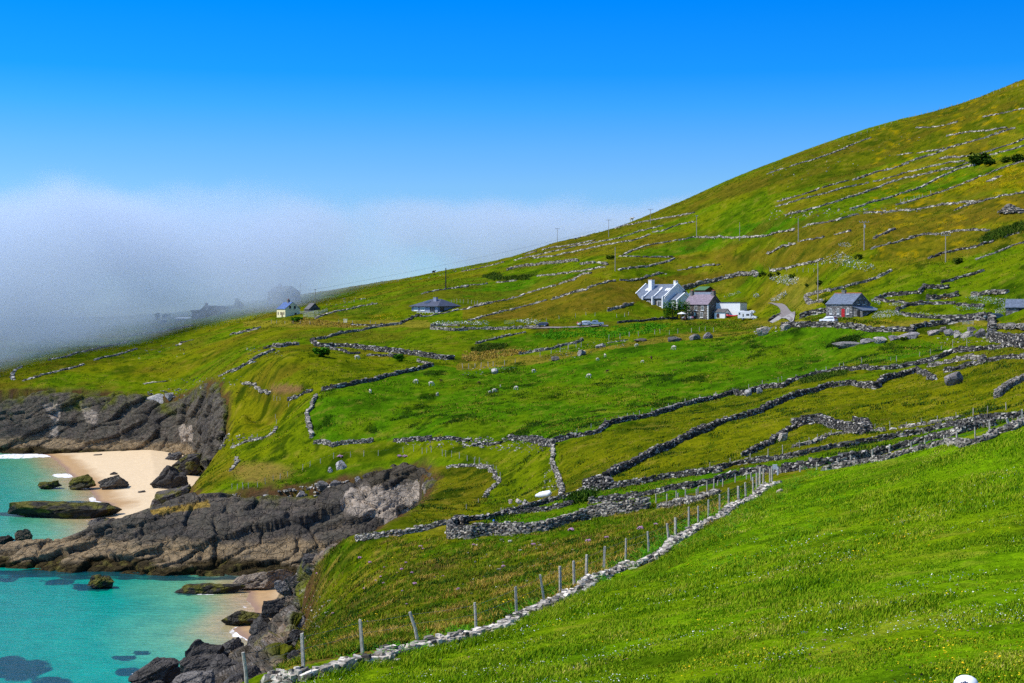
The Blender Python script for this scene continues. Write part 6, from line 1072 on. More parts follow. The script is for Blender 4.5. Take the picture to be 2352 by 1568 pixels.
gx, gy_ = (2219-CX)/F*13.0, 13.0; ztop = H-(1553.5-HY)/F*13.0; person(Vector((gx, gy_, ztop-.93-.70-.045-.126)), -.35, "person wearing a white cap with dark printed marks at the bottom edge", cl("grey_jacket_cloth", (.2, .22, .25)), mJN, cap=True)
# parasol, table, chairs
q = vp(V2, 225, 375, 400); r = empty("parasol", q, 0, "white parasol beside the stone house", "parasol"); MB().tube([(0, 0, 0), (0, 0, 2.5)], .03, 6).build("pole", mAlum, r); b = MB(); n = 8
b.add([(1.5*math.cos(2*math.pi*k/n), 1.5*math.sin(2*math.pi*k/n), 2.0) for k in range(n)]+[(1.5*math.cos(2*math.pi*k/n), 1.5*math.sin(2*math.pi*k/n), 1.88) for k in range(n)]+[(0, 0, 2.6)], [(k, (k+1) % n, 2*n) for k in range(n)]+[(n+k, n+(k+1) % n, (k+1) % n, k) for k in range(n)]+[tuple(n+k for k in range(n))[::-1]]); b.build("canopy", mTW, r)
q2 = vp(V2, 262, 388, 400); r = empty("garden_table", q2, 0, "small round garden table under the parasol", "table"); MB().tube([(0, 0, .7), (0, 0, .74)], .5, 14).build("top", mAlum, r); MB().tube([(0, 0, 0), (0, 0, .7)], .05, 6).build("leg", mSteel, r)
for x, y, m, lab in ((420, 372, mSteel, "grey folding chair against the house wall"), (520, 362, mTP, "pink deckchair left of the house door"), (470, 362, mTW, "white garden chair between two others by the wall")):
    q = vp(V2, x, y, 400); q.y -= .6; r = empty("garden_chair", q, .3, lab, "chair", "chairs by the stone house"); MB().box(-.28, .28, -.28, .28, .4, .46).build("seat", m, r); MB().box(-.28, .28, .22, .29, .461, 1.05).build("backrest", m, r)
    for a in (-1, 1):
        for c_ in (-1, 1): MB().box(a*.25-.025, a*.25+.025, c_*.25-.025, c_*.25+.025, -.1, .399).build("leg", mSteel, r)
# ------------------------------------------------------------------ sheep, cattle, a gull
mFl = plain("sheep_fleece", (.62, .55, .43), .95, .15, 9, bmp=.5); mFb = plain("brown_fleece", (.07, .03, .018), .95, .2, 9); mCow = plain("black_hide", (.012, .011, .011), .7, .2, 4)
def animal(name, p, yaw, label, mat, k=1.0, graze=True, cat="sheep", group="sheep grazing in the green field", leg=1.0):
    r = empty(name, p, yaw, label, cat, group); r.scale = (k,)*3; L_ = .42*leg
    P_ = [(0,0,.28+L_),(.28,0,.3+L_),(-.28,0,.29+L_),(-.4,0,.27+L_)]; E = [(0,1),(0,2),(2,3)]; Rd = [(.24,.27),(.22,.25),(.23,.26),(.13,.14)]
    hp = [(.46,0,.34+L_),(.62,0,.12+L_*.5),(.72,0,.06)] if graze else [(.44,0,.42+L_),(.55,0,.6+L_),(.72,0,.56+L_)]
    P_ += hp; E += [(1,4),(4,5),(5,6)]; Rd += [.14,.085,.05]
    for x in (.26, -.27):
        for s in (-1, 1):
            i = len(P_); o_ = .03 if x < 0 else 0; P_ += [(x,s*.12,.2+L_),(x-o_*2,s*.12,L_*.55),(x+o_*.3-.02,s*.12,0)]; E += [(1 if x > 0 else 2,i),(i,i+1),(i+1,i+2)]; Rd += [.09,.05,.035]
    i = len(P_); P_ += [(-.5,0,.12+L_)]; E += [(3,i)]; Rd += [.04]
    for s in (-1, 1): i = len(P_); h5 = hp[1]; P_ += [(h5[0]-.03,s*.13,h5[2]+.06)]; E += [(5,i)]; Rd += [.022]
    o = skinmesh("body", P_, E, Rd, mat, r, 2); return r
for j, (cr, x, y, yaw, m, lab, gr, k) in enumerate([
 (B_, 540, 1078, .3, mFl, "white sheep facing right just right of the pale boulder", 1, 1.15), (B_, 965, 1118, 2.9, mFl, "largest white sheep in the middle of the field with dark rushes beside it", 1, 1.4), (B_, 1103, 1077, .2, mFb, "brown lamb right of the largest sheep", 0, .95),
 (B_, 1087, 958, 1.9, mFl, "white sheep seen end-on near the top of the field", 1, 1.1), (B_, 1027, 986, .4, mFl, "small white sheep just left of the end-on one", 1, .95), (B_, 1328, 881, 3.4, mFl, "white sheep by the scattered stones near the field top", 1, 1.1), (B_, 1373, 1003, 3.0, mFl, "white lamb right of the field's centre left of the brown one", 1, .9),
 (B_, 1440, 978, 1.7, mFb, "brown sheep standing end-on on the upper right of the field", 0, 1.05), (B_, 1613, 902, 2.6, mFl, "white sheep furthest right below the stony bank", 1, 1.4), (B_, 410, 1208, 2.8, mFl, "white sheep alone on the lower left of the field", 1, 1.25), (B_, 288, 1188, 1.5, mFl, "small white lamb above the pair of grazing sheep", 1, .8),
 (B_, 205, 1234, .5, mFl, "small white lamb left of the pair", 1, .85), (B_, 240, 1229, .3, mFl, "white sheep of the grazing pair", 1, 1.3), (B_, 262, 1221, .1, mFb, "brown lamb of the grazing pair", 1, .9), (B_, 122, 1164, .2, mFb, "dark brown lamb at the left of the field's centre", 1, .85),
 (A_, 957, 978, .2, mFl, "single white sheep in the smaller field under the broken wall", 1, 1.5), (A_, 1410, 1160, 2.9, mFl, "white sheep below the field's top corner, left one", 1, 1.4), (A_, 1522, 1178, .2, mFl, "white sheep below the field's top corner, right one", 1, 1.5), (A_, 1060, 1234, 2.0, mFl, "white sheep nearest the left wall of the field", 1, 1.3),
 (A_, 1570, 1256, 1.2, mFl, "white sheep facing away in the left part of the field", 1, 1.2), (A_, 1600, 1147, .3, mFb, "black lamb near two white sheep at the top left", 1, .8), (A_, 1887, 1163, .2, mFb, "dark brown lamb resting above the middle of the field", 1, .85)]):
    q = at(*cr([(x, y)])[0], 230, 460); animal("sheep" if m is mFl else "brown_sheep", q, yaw, lab, m, k*q.y/430, bool(gr))
q = at(*A_([(1543, 325)])[0], 560, 960); animal("cow", q, .2, "black cow standing on the skyline ridge", mCow, 2.1, False, "cow", None, 1.1)
q = at(*O_([(1640, 425)])[0], 600, 960); animal("sheep", q, .2, "white sheep up on the hill skyline", mFl, 2.4, False, "sheep", None)
# ------------------------------------------------------------------ buoys, the wrapped bundle, lane clutter
def buoy(cr, x, y, wpx, label, c, Ymin):
    q = at(*cr([(x, y)])[0], Ymin, 230); rr = wpx*.59036*q.y/F/2; r = empty("mooring_buoy", q, .4, label, "buoy", "mooring buoys in the lane"); b = MB().ball((0, 0, rr*.95), (rr, rr, rr*.95), 16, 12); b.build("float", paint("buoy_plastic", c, .4), r, True); MB().tube([(0, 0, rr*1.7), (0, 0, rr*2.25)], rr*.22, 8).build("eye", mTyre, r)
V4 = crop(1940, 1900, 7.84)
buoy(V4, 1095, 545, 120/7.84, "pink-red mooring buoy on the grass by the lane wall", (.8, .06, .10), 130); buoy(V4, -150, 1010, 66/7.84, "blue mooring buoy tucked against the stone pier", (.01, .16, .62), 130)
a, c_ = at(*V4([(1125, 395)])[0], 130, 230), at(*V4([(1560, 355)])[0], 130, 230); v = c_-a; LB = v.length; n = 12; b = MB(); mid_ = a+Vector((0, 0, .75))
for j in range(19):
    t_ = j/18; rr = .62*(.25+.42*min(1, t_*2.5))*(.55 if j in (0, 18) else 1)*(1-.1*(j % 4 == 0)); b.v += [tuple(v*t_+Vector((-v.y/LB*math.cos(2*math.pi*k/n)*rr*.8, v.x/LB*math.cos(2*math.pi*k/n)*rr*.8, math.sin(2*math.pi*k/n)*rr+.1*t_))) for k in range(n)]
for j in range(18): b.f += [(j*n+k, j*n+(k+1) % n, (j+1)*n+(k+1) % n, (j+1)*n+k) for k in range(n)]
b.f += [tuple(range(n))[::-1], tuple(range(18*n, 19*n))]; r = empty("wrapped_bundle", mid_, 0, "long white wrapped bundle lying on the lane wall", "bundle"); b.build("wrapping", mTW, r, True)
MB().tube([v*.1+Vector((.05, -.75, -.1)), v*.8+Vector((.05, -.75, .02))], .05, 6).build("rope", mTyre, r)
q = at(*K_([(597, 1008)])[0], 100, 150); o = MB().box(-.42, -.05, -.03, .03, .55, .95).box(-.05, .05, -.05, .05, -.2, .75).build("notice_board", mAlum); o.location = q; tag(o, "small white notice board beside the top end of the near wall", "sign")
# ------------------------------------------------------------------ boulders in the fields
k_ = 0
for cr, x0, x1, y0, y1, Ymin, Ymax, lab, c, tl in [
 (R_, 885, 1110, 965, 1065, 250, 340, "tilted dark grey boulder above the pale ones", (.15,.14,.14), .12), (R_, 1070, 1290, 1005, 1190, 250, 330, "big rounded dark grey boulder over bare soil", (.15,.14,.14), .25), (R_, 1305, 1445, 990, 1200, 250, 330, "upright grey boulder touching the massive wall", (.2,.185,.18), -.4),
 (R_, 800, 1060, 1055, 1180, 250, 330, "broad pale cracked boulder in the front of the group", (.4,.36,.32), 0), (R_, 640, 830, 1080, 1185, 250, 330, "pale boulder left of the broad cracked one", (.38,.345,.31), .1), (R_, 440, 625, 985, 1140, 250, 340, "leaning grey boulder with pale foot", (.26,.24,.235), .5), (R_, 615, 720, 1030, 1100, 250, 340, "small grey boulder between two larger ones", (.3,.28,.27), 0),
 (R_, 340, 490, 965, 1070, 250, 350, "brownish half-buried boulder under the roadside wall", (.24,.2,.17), .2), (R_, 10, 330, 1030, 1125, 250, 340, "long low pinkish boulder in the row", (.34,.29,.27), .05), (Dd, 1110, 1210, 597, 640, 260, 360, "flat-topped mauve boulder in the row", (.27,.24,.24), 0), (Dd, 1215, 1390, 570, 625, 260, 350, "wide grey boulder in the row below the wall corner", (.25,.23,.23), .05),
 (Dd, 975, 1110, 612, 665, 260, 360, "pale slab boulder left of the mauve one", (.42,.38,.34), .08), (Dd, 862, 975, 630, 672, 260, 360, "grey layered slab at the left of the boulder row", (.25,.235,.23), .08), (Dd, 600, 840, 655, 705, 260, 360, "long grey slab half hidden by rushes", (.2,.19,.18), .12), (Dd, 1620, 1810, 945, 1045, 180, 290, "big tilted slab of layered rock standing in the olive field", (.2,.18,.17), .3),
 (Dd, 130, 205, 495, 545, 300, 420, "pale round boulder at the left end of the roadside wall", (.45,.4,.35), 0), (Cc, 990, 1090, 715, 785, 330, 460, "grey pointed boulder in the bank above the sheep", (.2,.18,.18), .1), (Cc, 1880, 1970, 620, 685, 320, 450, "pale cream boulder on the rubble heap", (.48,.42,.36), .1), (Cc, 1590, 1760, 660, 745, 330, 450, "pale tumbled rubble boulder below the camper van", (.42,.36,.3), .2),
 (Cc, 590, 740, 765, 810, 340, 460, "low dark ledge rock in the bank", (.14,.13,.125), .05), (Cc, 820, 950, 735, 795, 340, 460, "grey ledge rock beside the pointed boulder", (.2,.185,.17), .05), (Cc, 200, 330, 780, 818, 340, 470, "dark flat rock in the earthy patch", (.12,.1,.09), -.05), (B_, 225, 272, 1038, 1082, 340, 470, "large pale boulder among the sheep", (.4,.39,.37), .2), (B_, 870, 945, 905, 945, 330, 470, "grey rock outcrop at the top of the sheep field", (.27,.25,.23), .1), (B_, 668, 730, 955, 985, 330, 470, "dark rock on the earthy bank", (.12,.11,.1), .1), (B_, 1020, 1085, 855, 885, 330, 470, "grey-white rock in the stony patch", (.33,.31,.29), .1),
 (K_, 605, 660, 683, 758, 160, 250, "upright pale standing stone by the narrow dark wall", (.5,.44,.36), -.25), (K_, 370, 410, 395, 442, 190, 310, "pale upright stone in the wall, left of two", (.4,.38,.36), .3), (K_, 442, 485, 382, 425, 190, 310, "pale upright stone in the wall, right of two", (.42,.4,.38), .3), (K_, 780, 860, 605, 632, 160, 260, "flat white slab inside the ruined enclosure", (.5,.47,.43), -.05), (K_, 1270, 1335, 352, 380, 190, 320, "pale slab at the foot of the diagonal wall", (.5,.47,.43), .2), (K_, 595, 640, 1105, 1135, 85, 135, "pale stone lying in the near meadow by the wall end", (.45,.36,.3), .5),
 (K_, 1400, 1445, 660, 682, 140, 240, "white stone by the low thin wall", (.5,.46,.42), 0), (V4, 535, 735, 322, 445, 140, 240, "rounded pale boulder beside the lane wall", (.52,.45,.38), 0), (V4, 715, 920, 320, 530, 140, 240, "flat-faced pale boulder propped on the lane wall", (.46,.42,.38), .5), (V4, 300, 410, 340, 480, 140, 240, "pinkish stones left of the rounded boulder", (.46,.36,.31), .1),
 (I_, 795, 875, 575, 632, 230, 340, "pale boulder with pink thrift on the headland brow", (.4,.37,.36), .5), (I_, 735, 765, 625, 660, 230, 340, "small upright pale stone on the headland brow", (.42,.4,.37), .4), (I_, 940, 985, 692, 730, 230, 340, "pale round stone above the pale scree", (.36,.34,.33), 0), (I_, 495, 560, 812, 860, 230, 340, "mauve-grey rounded stone on the cliff rim", (.26,.235,.225), .3), (I_, 660, 740, 727, 790, 230, 340, "dark ledge stone with a pale top on the cliff rim", (.14,.13,.12), .05), (I_, 760, 850, 720, 790, 230, 340, "dark slab with a split top on the cliff rim", (.13,.12,.115), .1),
 (I_, 245, 300, 832, 850, 230, 340, "small pale slab on the grassy cliff rim", (.4,.38,.36), 0), (Ga, 1110, 1245, 260, 350, 380, 560, "large lichened boulder at the top of the far cliff", (.4,.38,.35), .1), (Ga, 890, 995, 300, 380, 380, 560, "grey boulder on the far cliff left of the large one", (.26,.245,.23), .15), (Ga, 1265, 1320, 240, 295, 380, 560, "small boulder right above the large far-cliff one", (.36,.34,.32), .1), (Ga, 1520, 1570, 830, 862, 280, 420, "white boulder on the grassy headland shoulder", (.52,.49,.45), 0), (Ga, 1640, 1705, 440, 490, 360, 520, "pale crag on the grassy gully side", (.38,.35,.31), .2)]:
    k_ += 1; (u0, v0), (u1, v1) = cr([(x0, y0)])[0], cr([(x1, y1)])[0]; Y = at((u0+u1)/2, v1, Ymin, Ymax).y
    rock("field_boulder", u0-1.5, u1+1.5, v0-1, v1, Y, lab, "boulder", tl, .7, 300+k_, "boulders lying in the fields", c, .3, None, 11, planes=11)
# ------------------------------------------------------------------ plants
def leafmat(name, stops, rough=.7, mixg=1):
    m, t, b = nmat(name); g = nd(t, "ShaderNodeNewGeometry").outputs['Random Per Island']; tc = nd(t, "ShaderNodeTexCoord").outputs['Object']; v = mt(t, 'ADD', mt(t, 'MULTIPLY', g, mixg), mt(t, 'MULTIPLY', mt(t, 'SUBTRACT', noise(t, tc, .33, 4, .65), .5), 1.5))
    if mixg == 1: v = g
    else: v = mt(t, 'ADD', v, (1-mixg)*.5)
    t.links.new(ramp(t, v, stops), b.inputs['Base Color']); b.inputs['Roughness'].default_value = rough; b.inputs['Specular IOR Level'].default_value = .03
    return m
GK = .66
lg = lambda r, g, b: lin(r, g, b, GK)
mGrass = leafmat("meadow_blades", [(0, lg(60,108,8)), (.3, lg(112,156,12)), (.6, lg(146,174,22)), (.85, lg(178,186,44)), (1, lg(212,196,100))], .7, .62)
mRough = leafmat("rough_grass", [(0, lg(48,88,12)), (.3, lg(84,124,14)), (.5, lg(122,140,20)), (.72, lg(156,144,40)), (1, lg(200,164,90))], .7, .5)
mRush = leafmat("dark_rushes", [(0, lg(30,60,14)), (.6, lg(56,92,20)), (1, lg(90,112,30))]); mFern = leafmat("bracken_leaf", [(0, lg(46,118,8)), (.6, lg(84,164,14)), (1, lg(128,186,34))]); mBush = leafmat("bush_leaf", [(0, lg(26,70,10)), (.5, lg(58,120,16)), (1, lg(110,166,36))])
mScrub = leafmat("scrub_leaf", [(0, lg(40,70,14)), (.6, lg(76,108,24)), (1, lg(122,130,44))]); mGold = leafmat("golden_dry_grass", [(0, lg(150,120,30)), (.5, lg(196,160,60)), (1, lg(222,190,104))])
mPetW = leafmat("white_petals", [(0, (.7, .7, .66)), (1, (.85, .85, .82))]); mPetY = leafmat("yellow_petals", [(0, (.7, .42, .01)), (1, (.82, .58, .02))]); mPetP = leafmat("pink_thrift", [(0, (.36, .16, .30)), (.6, (.52, .27, .44)), (1, (.68, .42, .56))]); mPetV = leafmat("purple_clover", [(0, (.14, .05, .10)), (1, (.26, .1, .17))])
def blades(name, X, Y_, hgt, wid, mat, rng, lean=.5, dz=-.03, kids=1, spread=.0, parent=None, org=None, z=None):
    """bent two-piece blades rooted at (X, Y_)"""
    X, Y_ = np.repeat(X, kids), np.repeat(Y_, kids); n = len(X); hgt = np.repeat(np.broadcast_to(hgt, (n//kids,)), kids)*rng.uniform(.55, 1.2, n); wid = np.repeat(np.broadcast_to(wid, (n//kids,)), kids)
    if spread is not None and kids > 1: sp = np.repeat(np.broadcast_to(spread, (n//kids,)), kids); X = X+rng.normal(0, 1, n)*sp; Y_ = Y_+rng.normal(0, 1, n)*sp
    zz = (ground(X, Y_) if z is None else np.full(n, z))+dz; a = rng.uniform(0, 2*np.pi, n); ln = np.abs(rng.normal(0, lean, n))*hgt; wind = .18*hgt
    dx, dy = np.cos(a)*ln+wind, np.sin(a)*ln; th = rng.uniform(0, np.pi, n); wx_, wy_ = np.cos(th)*wid/2, np.sin(th)*wid/2; b0 = np.stack([X, Y_, zz], 1)
    m = b0+np.stack([dx*.35, dy*.35, hgt*.6], 1); tp = b0+np.stack([dx, dy, hgt], 1); w = np.stack([wx_, wy_, wx_*0], 1)
    V = np.stack([b0-w, b0+w, m+w*.8, m-w*.8, tp], 1).reshape(-1, 3); i = np.arange(n)[:, None]*5; f = np.concatenate([i+np.array([[0, 1, 2]]), i+np.array([[0, 2, 3]]), i+np.array([[3, 2, 4]])])
    if org is not None: V = V-np.array(org)
    o = mesh_np(name, V, f, mat, parent)
    if org is not None: o.location = org
    return o
def scatter(n, uv, y0, y1, rng, dens=None):
    """random plan points inside the plan outline of a surveyed field, more of them close to the eye"""
    pl = np.asarray(uv); out = []
    for _ in range(60):
        m = n*2; Yr = np.exp(rng.uniform(math.log(y0), math.log(y1), m)); Yr = Yr if rng is None else Yr; u = rng.uniform(pl[:, 0].min(), pl[:, 0].max(), m); x = (u-CX)/F*Yr; z = ground(x, Yr); v = HY+(H-z)/Yr*F
        ok = pip(u, v, pl)
        if dens is not None: ok &= rng.uniform(0, 1, m) < dens(x, Yr)
        out.append(np.stack([x[ok], Yr[ok]], 1))
        if sum(len(o) for o in out) >= n: break
    q = np.concatenate(out)[:n]; return q[:, 0], q[:, 1]
g = np.random.default_rng(5)
NEAR = D('560,1600 640,1572 828,1522 1180,1427 1350,1349 1500,1289 1650,1196 1780,1112 2000,1060 2200,1015 2352,968 2900,860 3100,1000 3100,1750 560,1750')
x, y = scatter(76000, NEAR, 19, 118, g); tall = ss(.45, .7, fb2(x/5, y/5, 201, 3)); blades("meadow_grass_blades", x, y, (.055+.095*tall)*(1+y/160), .010*(1+y/26), mGrass, g, .55, -.02, 6, .05+y*.0022); o = bpy.context.scene.objects["meadow_grass_blades"]; o.name = "meadow_grass"; tag(o, kind="stuff")
# taller, darker grass at the foot of the near wall
fl = [(640,1568),(828,1522),(1180,1427),(1350,1349),(1500,1289),(1650,1196),(1780,1114)]
def along(line, n, off0, off1, Ymin, Ymax, rng):
    Pn = np.array([at(u, v, Ymin, Ymax)[:2] for u, v in line]); s = np.r_[0, np.cumsum(np.hypot(*np.diff(Pn, axis=0).T))]; q = rng.uniform(0, s[-1], n); x, y = np.interp(q, s, Pn[:, 0]), np.interp(q, s, Pn[:, 1]); a = np.interp(q+.3, s, Pn[:, 0])-np.interp(q-.3, s, Pn[:, 0]); b = np.interp(q+.3, s, Pn[:, 1])-np.interp(q-.3, s, Pn[:, 1]); L = np.hypot(a, b)+1e-9; o = rng.uniform(off0, off1, n); return x+b/L*o, y-a/L*o
x, y = along(fl, 5000, .35, 2.6, 30, 118, g); blades("wall_foot_grass", x, y, .30, .022, mGrass, g, .6, -.03, 7, .14).name = "verge_grass"; tag(SC.objects["verge_grass"], kind="stuff")
# bracken and nettles on both sides of the wall
def fern(X, Y_, size, mat, name, rng):
    V, Fq = [], []
    for x, y, s in zip(X, Y_, size):
        z = gz(x, y)
        for k in range(rng.integers(5, 9)):
            a = rng.uniform(0, 6.28); L = s*rng.uniform(.6, 1.1); up = rng.uniform(.5, 1.1)
            for j in range(1, 7):
                t_ = j/6; c = np.array((x+math.cos(a)*L*t_, y+math.sin(a)*L*t_, z+L*up*(t_-.45*t_*t_)*1.4)); w = L*.32*(1.05-t_)+.02; sd_ = np.array((-math.sin(a), math.cos(a), 0)); fw = np.array((math.cos(a), math.sin(a), .1))*L*.11
                for sg in (-1, 1): b = len(V); V += [c, c+sd_*sg*w+fw*.6-np.array((0, 0, w*.2)), c+fw]; Fq.append((b, b+1, b+2))
    o = mesh_np(name, np.array(V), np.array(Fq), mat); return tag(o, kind="stuff")
x, y = along(fl[1:], 90, -1.6, -.4, 30, 118, g); x2, y2 = along(fl[4:], 190, -3.5, -.5, 30, 118, g); x3, y3 = along(fl[4:]+[(1840,1085)], 100, .5, 3.2, 30, 118, g); x4, y4 = along(fl[:3], 46, .2, 1.2, 30, 80, g)
fern(np.r_[x, x2, x3, x4], np.r_[y, y2, y3, y4], g.uniform(.3, .65, 90+190+100+46), mFern, "bracken", g)
x, y = scatter(110, D('1790,1140 2000,1100 1900,1250 1650,1330 1560,1360 1620,1260'), 50, 118, g); fern(x, y, g.uniform(.15, .32, len(x)), mFern, "young_bracken", g)
# rough coastal slope
SLOPE = FIELDS[6][0]
x, y = scatter(11000, SLOPE, 56, 195, g); k1 = fb2(x/3, y/4, 67, 3); blades("slope_tussocks", x, y, .16+.28*k1, .03+y*.00018, mRough, g, .7, -.04, 9, .16).name = "rough_slope_grass"; tag(SC.objects["rough_slope_grass"], kind="stuff")
x, y = scatter(2200, SLOPE, 56, 195, g, lambda a, b: ss(.52, .66, fb2(a/4.5, b/6, 167, 3))); blades("slope_herbs", x, y, .3, .07, mRush, g, .9, -.05, 12, .25).name = "dark_slope_herbs"; tag(SC.objects["dark_slope_herbs"], kind="stuff")
x, y = scatter(1500, SLOPE, 56, 195, g, lambda a, b: ss(.55, .7, fb2(a/3.5, b/5, 177, 3))); blades("dry_slope", x, y, .4, .04, mGold, g, .8, -.05, 12, .2).name = "dry_slope_grass"; tag(SC.objects["dry_slope_grass"], kind="stuff")
# rough growth in the fields beyond
MIDF = D('1280,1020 1600,932 1800,882 2000,838 2352,800 2352,965 2000,1040 1640,1110 1380,1180 1100,1220 940,1200 960,1090 1100,1066')
x, y = scatter(9000, MIDF, 120, 330, g, lambda a, b: .35+.65*ss(.4, .6, fb2(a/6, b/8, 187, 3))); blades("rough_mid", x, y, .22, .05+y*.0002, mRough, g, .8, -.05, 7, .3).name = "rough_field_grass"; tag(SC.objects["rough_field_grass"], kind="stuff")
x, y = scatter(700, MIDF, 120, 330, g, lambda a, b: ss(.6, .7, fb2(a/7, b/7, 197, 3))); blades("rush_mid", x, y, .4, .09, mRush, g, .6, -.05, 16, .45).name = "rush_clumps_field"; tag(SC.objects["rush_clumps_field"], kind="stuff")
SHF = FIELDS[0][0]
x, y = scatter(620, SHF, 230, 420, g, lambda a, b: ss(.6, .72, fb2(a/5.2, b/9.0, 57, 4))); blades("rush_sheep", x, y, .38, .14, mRush, g, .7, -.05, 18, .7).name = "rushes"; tag(SC.objects["rushes"], kind="stuff")
for nm, cr, s_, cnt, h_, m_, Y0, Y1 in (("golden_bank_grass", B_, '0,925 200,890 340,900 460,905 520,915 430,940 300,960 120,990 0,985', 200, .7, mGold, 360, 520), ("golden_road_grass", A_, '460,670 560,660 700,680 900,715 1050,735 900,740 700,720 460,715', 200, .6, mGold, 430, 640), ("dry_verge_grass", Cc, '600,600 900,600 1300,580 1600,610 1650,680 1400,690 1000,640 700,630', 230, .55, mRough, 380, 500), ("lush_bank_growth", B_, '560,790 700,740 900,735 1100,735 1350,700 1600,700 1480,770 1100,820 900,800 700,830', 420, .6, mFern, 380, 520), ("dark_bank_scrub", B_, '60,905 170,870 340,870 300,900 120,930', 200, 1.1, mScrub, 360, 520), ("hill_scrub", B_, '150,350 200,320 280,325 300,360 450,340 560,335 500,370 250,375', 200, 1.4, mScrub, 500, 900), ("bramble_bank", Dd, '300,990 500,940 660,900 760,905 700,960 500,1010 330,1040', 330, .6, mScrub, 190, 320), ("rush_bed", Dd, '560,700 640,660 740,625 820,620 830,650 720,680 600,705', 200, .9, mRush, 250, 360), ("orange_verge_grass", Dd, '330,440 560,430 700,440 900,470 1100,480 1000,500 700,470 400,465', 160, .45, mRough, 300, 420), ("lane_rushes", J_, '830,880 850,845 930,820 990,835 960,880 880,895', 60, .8, mRush, 125, 200), ("bracken_hillside", E_, '1600,1260 1700,1190 1960,1110 1960,1180 1850,1210 1700,1260', 200, 1.3, mScrub, 330, 560)):
    x, y = scatter(cnt, cr(pp(s_)), Y0, Y1, g); blades(nm, x, y, h_, .16, m_, g, .7, -.05, 16, .5); tag(SC.objects[nm], kind="stuff")
x, y = scatter(26000, D('-40,1120 -40,690 700,660 1300,540 2400,160 2400,800 2000,840 1280,1010 720,1010 700,1120'), 230, 860, g, lambda a, b: .15+.85*ss(.45, .62, fb2(a/9, b/10, 401, 4))); blades("hill_tufts", x, y, .24+y*.00022, .10+y*.0003, mRough, g, .8, -.06, 4, .5).name = "hill_tussocks"; tag(SC.objects["hill_tussocks"], kind="stuff")
# flowers
def dots(name, X, Y_, hz, r, mat, rng):
    n = len(X); z = ground(X, Y_)+hz*rng.uniform(.6, 1.25, n); r = r*rng.uniform(.7, 1.25, n); k = 6; a = np.arange(k)*2*np.pi/k; tx, ty = rng.normal(0, .35, n)-.1, rng.normal(0, .35, n)-.45
    px, py = np.cos(a)[None]*r[:, None], np.sin(a)[None]*r[:, None]; V = np.stack([X[:, None]+px, Y_[:, None]+py, z[:, None]+px*tx[:, None]+py*ty[:, None]], -1); ap = np.stack([X, Y_, z+r*.45], 1)[:, None]; V = np.concatenate([V, ap], 1).reshape(-1, 3)
    f = (np.arange(n)[:, None, None]*(k+1)+np.array([(i, (i+1) % k, k) for i in range(k)])[None]).reshape(-1, 3); return tag(mesh_np(name, V, f, mat), kind="stuff")
patch = lambda sd, a, b, s=(6, 3): (lambda X, Yy: ss(a, b, fb2(X/s[0], Yy/s[1], sd, 3))**2)
x, y = scatter(3600, NEAR, 19, 75, g, patch(301, .54, .66, (3.2, 1.6))); dots("daisies", x, y, .13, .014+y*.00016, mPetW, g)
x, y = scatter(2800, NEAR, 19, 90, g, patch(311, .5, .7, (5, 5))); dots("buttercups", x, y, .16, .015+y*.00022, mPetY, g)
x, y = scatter(700, NEAR, 19, 70, g, patch(321, .52, .68, (4, 4))); dots("clover_heads", x, y, .11, .022, mPetV, g)
x, y = scatter(900, SLOPE, 60, 180, g, lambda a, b: ss(.5, .66, fb2(a/5, b/7, 331, 3))); dots("trefoil_flowers", x, y, .15, .055, mPetY, g)
for nm, cr, s_, cnt, rr, Y0, Y1 in (("oxeye_daisy_bank", Cc, '1730,110 1850,60 1950,70 2100,100 2060,170 1950,190 1800,150', 330, .22, 360, 540), ("oxeye_daisy_strip", Cc, '1750,360 1850,290 1930,255 1945,290 1850,360 1770,375', 170, .2, 360, 520), ("oxeye_daisy_patch", Cc, '1545,300 1600,280 1640,310 1580,335', 50, .2, 380, 520), ("daisies_dotting_slope", Cc, '1200,310 1400,250 1420,280 1250,330', 60, .18, 400, 560), ("umbel_flowers_slope", Dd, '950,450 1000,400 1100,380 1220,390 1230,420 1080,450 960,455', 260, .17, 290, 400), ("umbel_flowers_terrace", Dd, '1800,255 1900,250 2200,280 2190,350 2050,330 1850,280', 260, .15, 280, 400), ("umbel_flowers_road", Dd, '1240,425 1400,405 1620,420 1600,450 1350,450', 150, .14, 280, 400), ("umbel_flowers_corner", Dd, '1110,325 1200,305 1290,310 1250,335 1130,345', 80, .15, 290, 420), ("umbel_flowers_wall", Dd, '950,280 1040,310 1030,335 960,300', 60, .16, 300, 430), ("umbel_flowers_cottage", Dd, '2080,390 2180,340 2190,400 2100,415', 90, .15, 270, 380), ("white_hedge_flowers", A_, '1510,715 1600,690 1750,695 1960,690 1960,725 1750,715 1600,730', 260, .3, 430, 600), ("white_hedge_blossom", B_, '400,690 500,675 600,690 590,715 480,710', 120, .3, 430, 560), ("hill_flower_drift", E_, '280,1440 450,1380 550,1330 640,1380 700,1400 850,1460 750,1490 500,1430 400,1440', 320, .25, 340, 560), ("hill_flower_tuft", E_, '540,1270 620,1270 650,1300 560,1310', 50, .25, 380, 560), ("flowers_terrace_foot", Dd, '1700,350 1900,340 2060,380 1950,390 1750,380', 90, .14, 280, 390)):
    x, y = scatter(cnt, cr(pp(s_)), Y0, Y1, g); dots(nm, x, y, .5, rr*.8, mPetW, g)
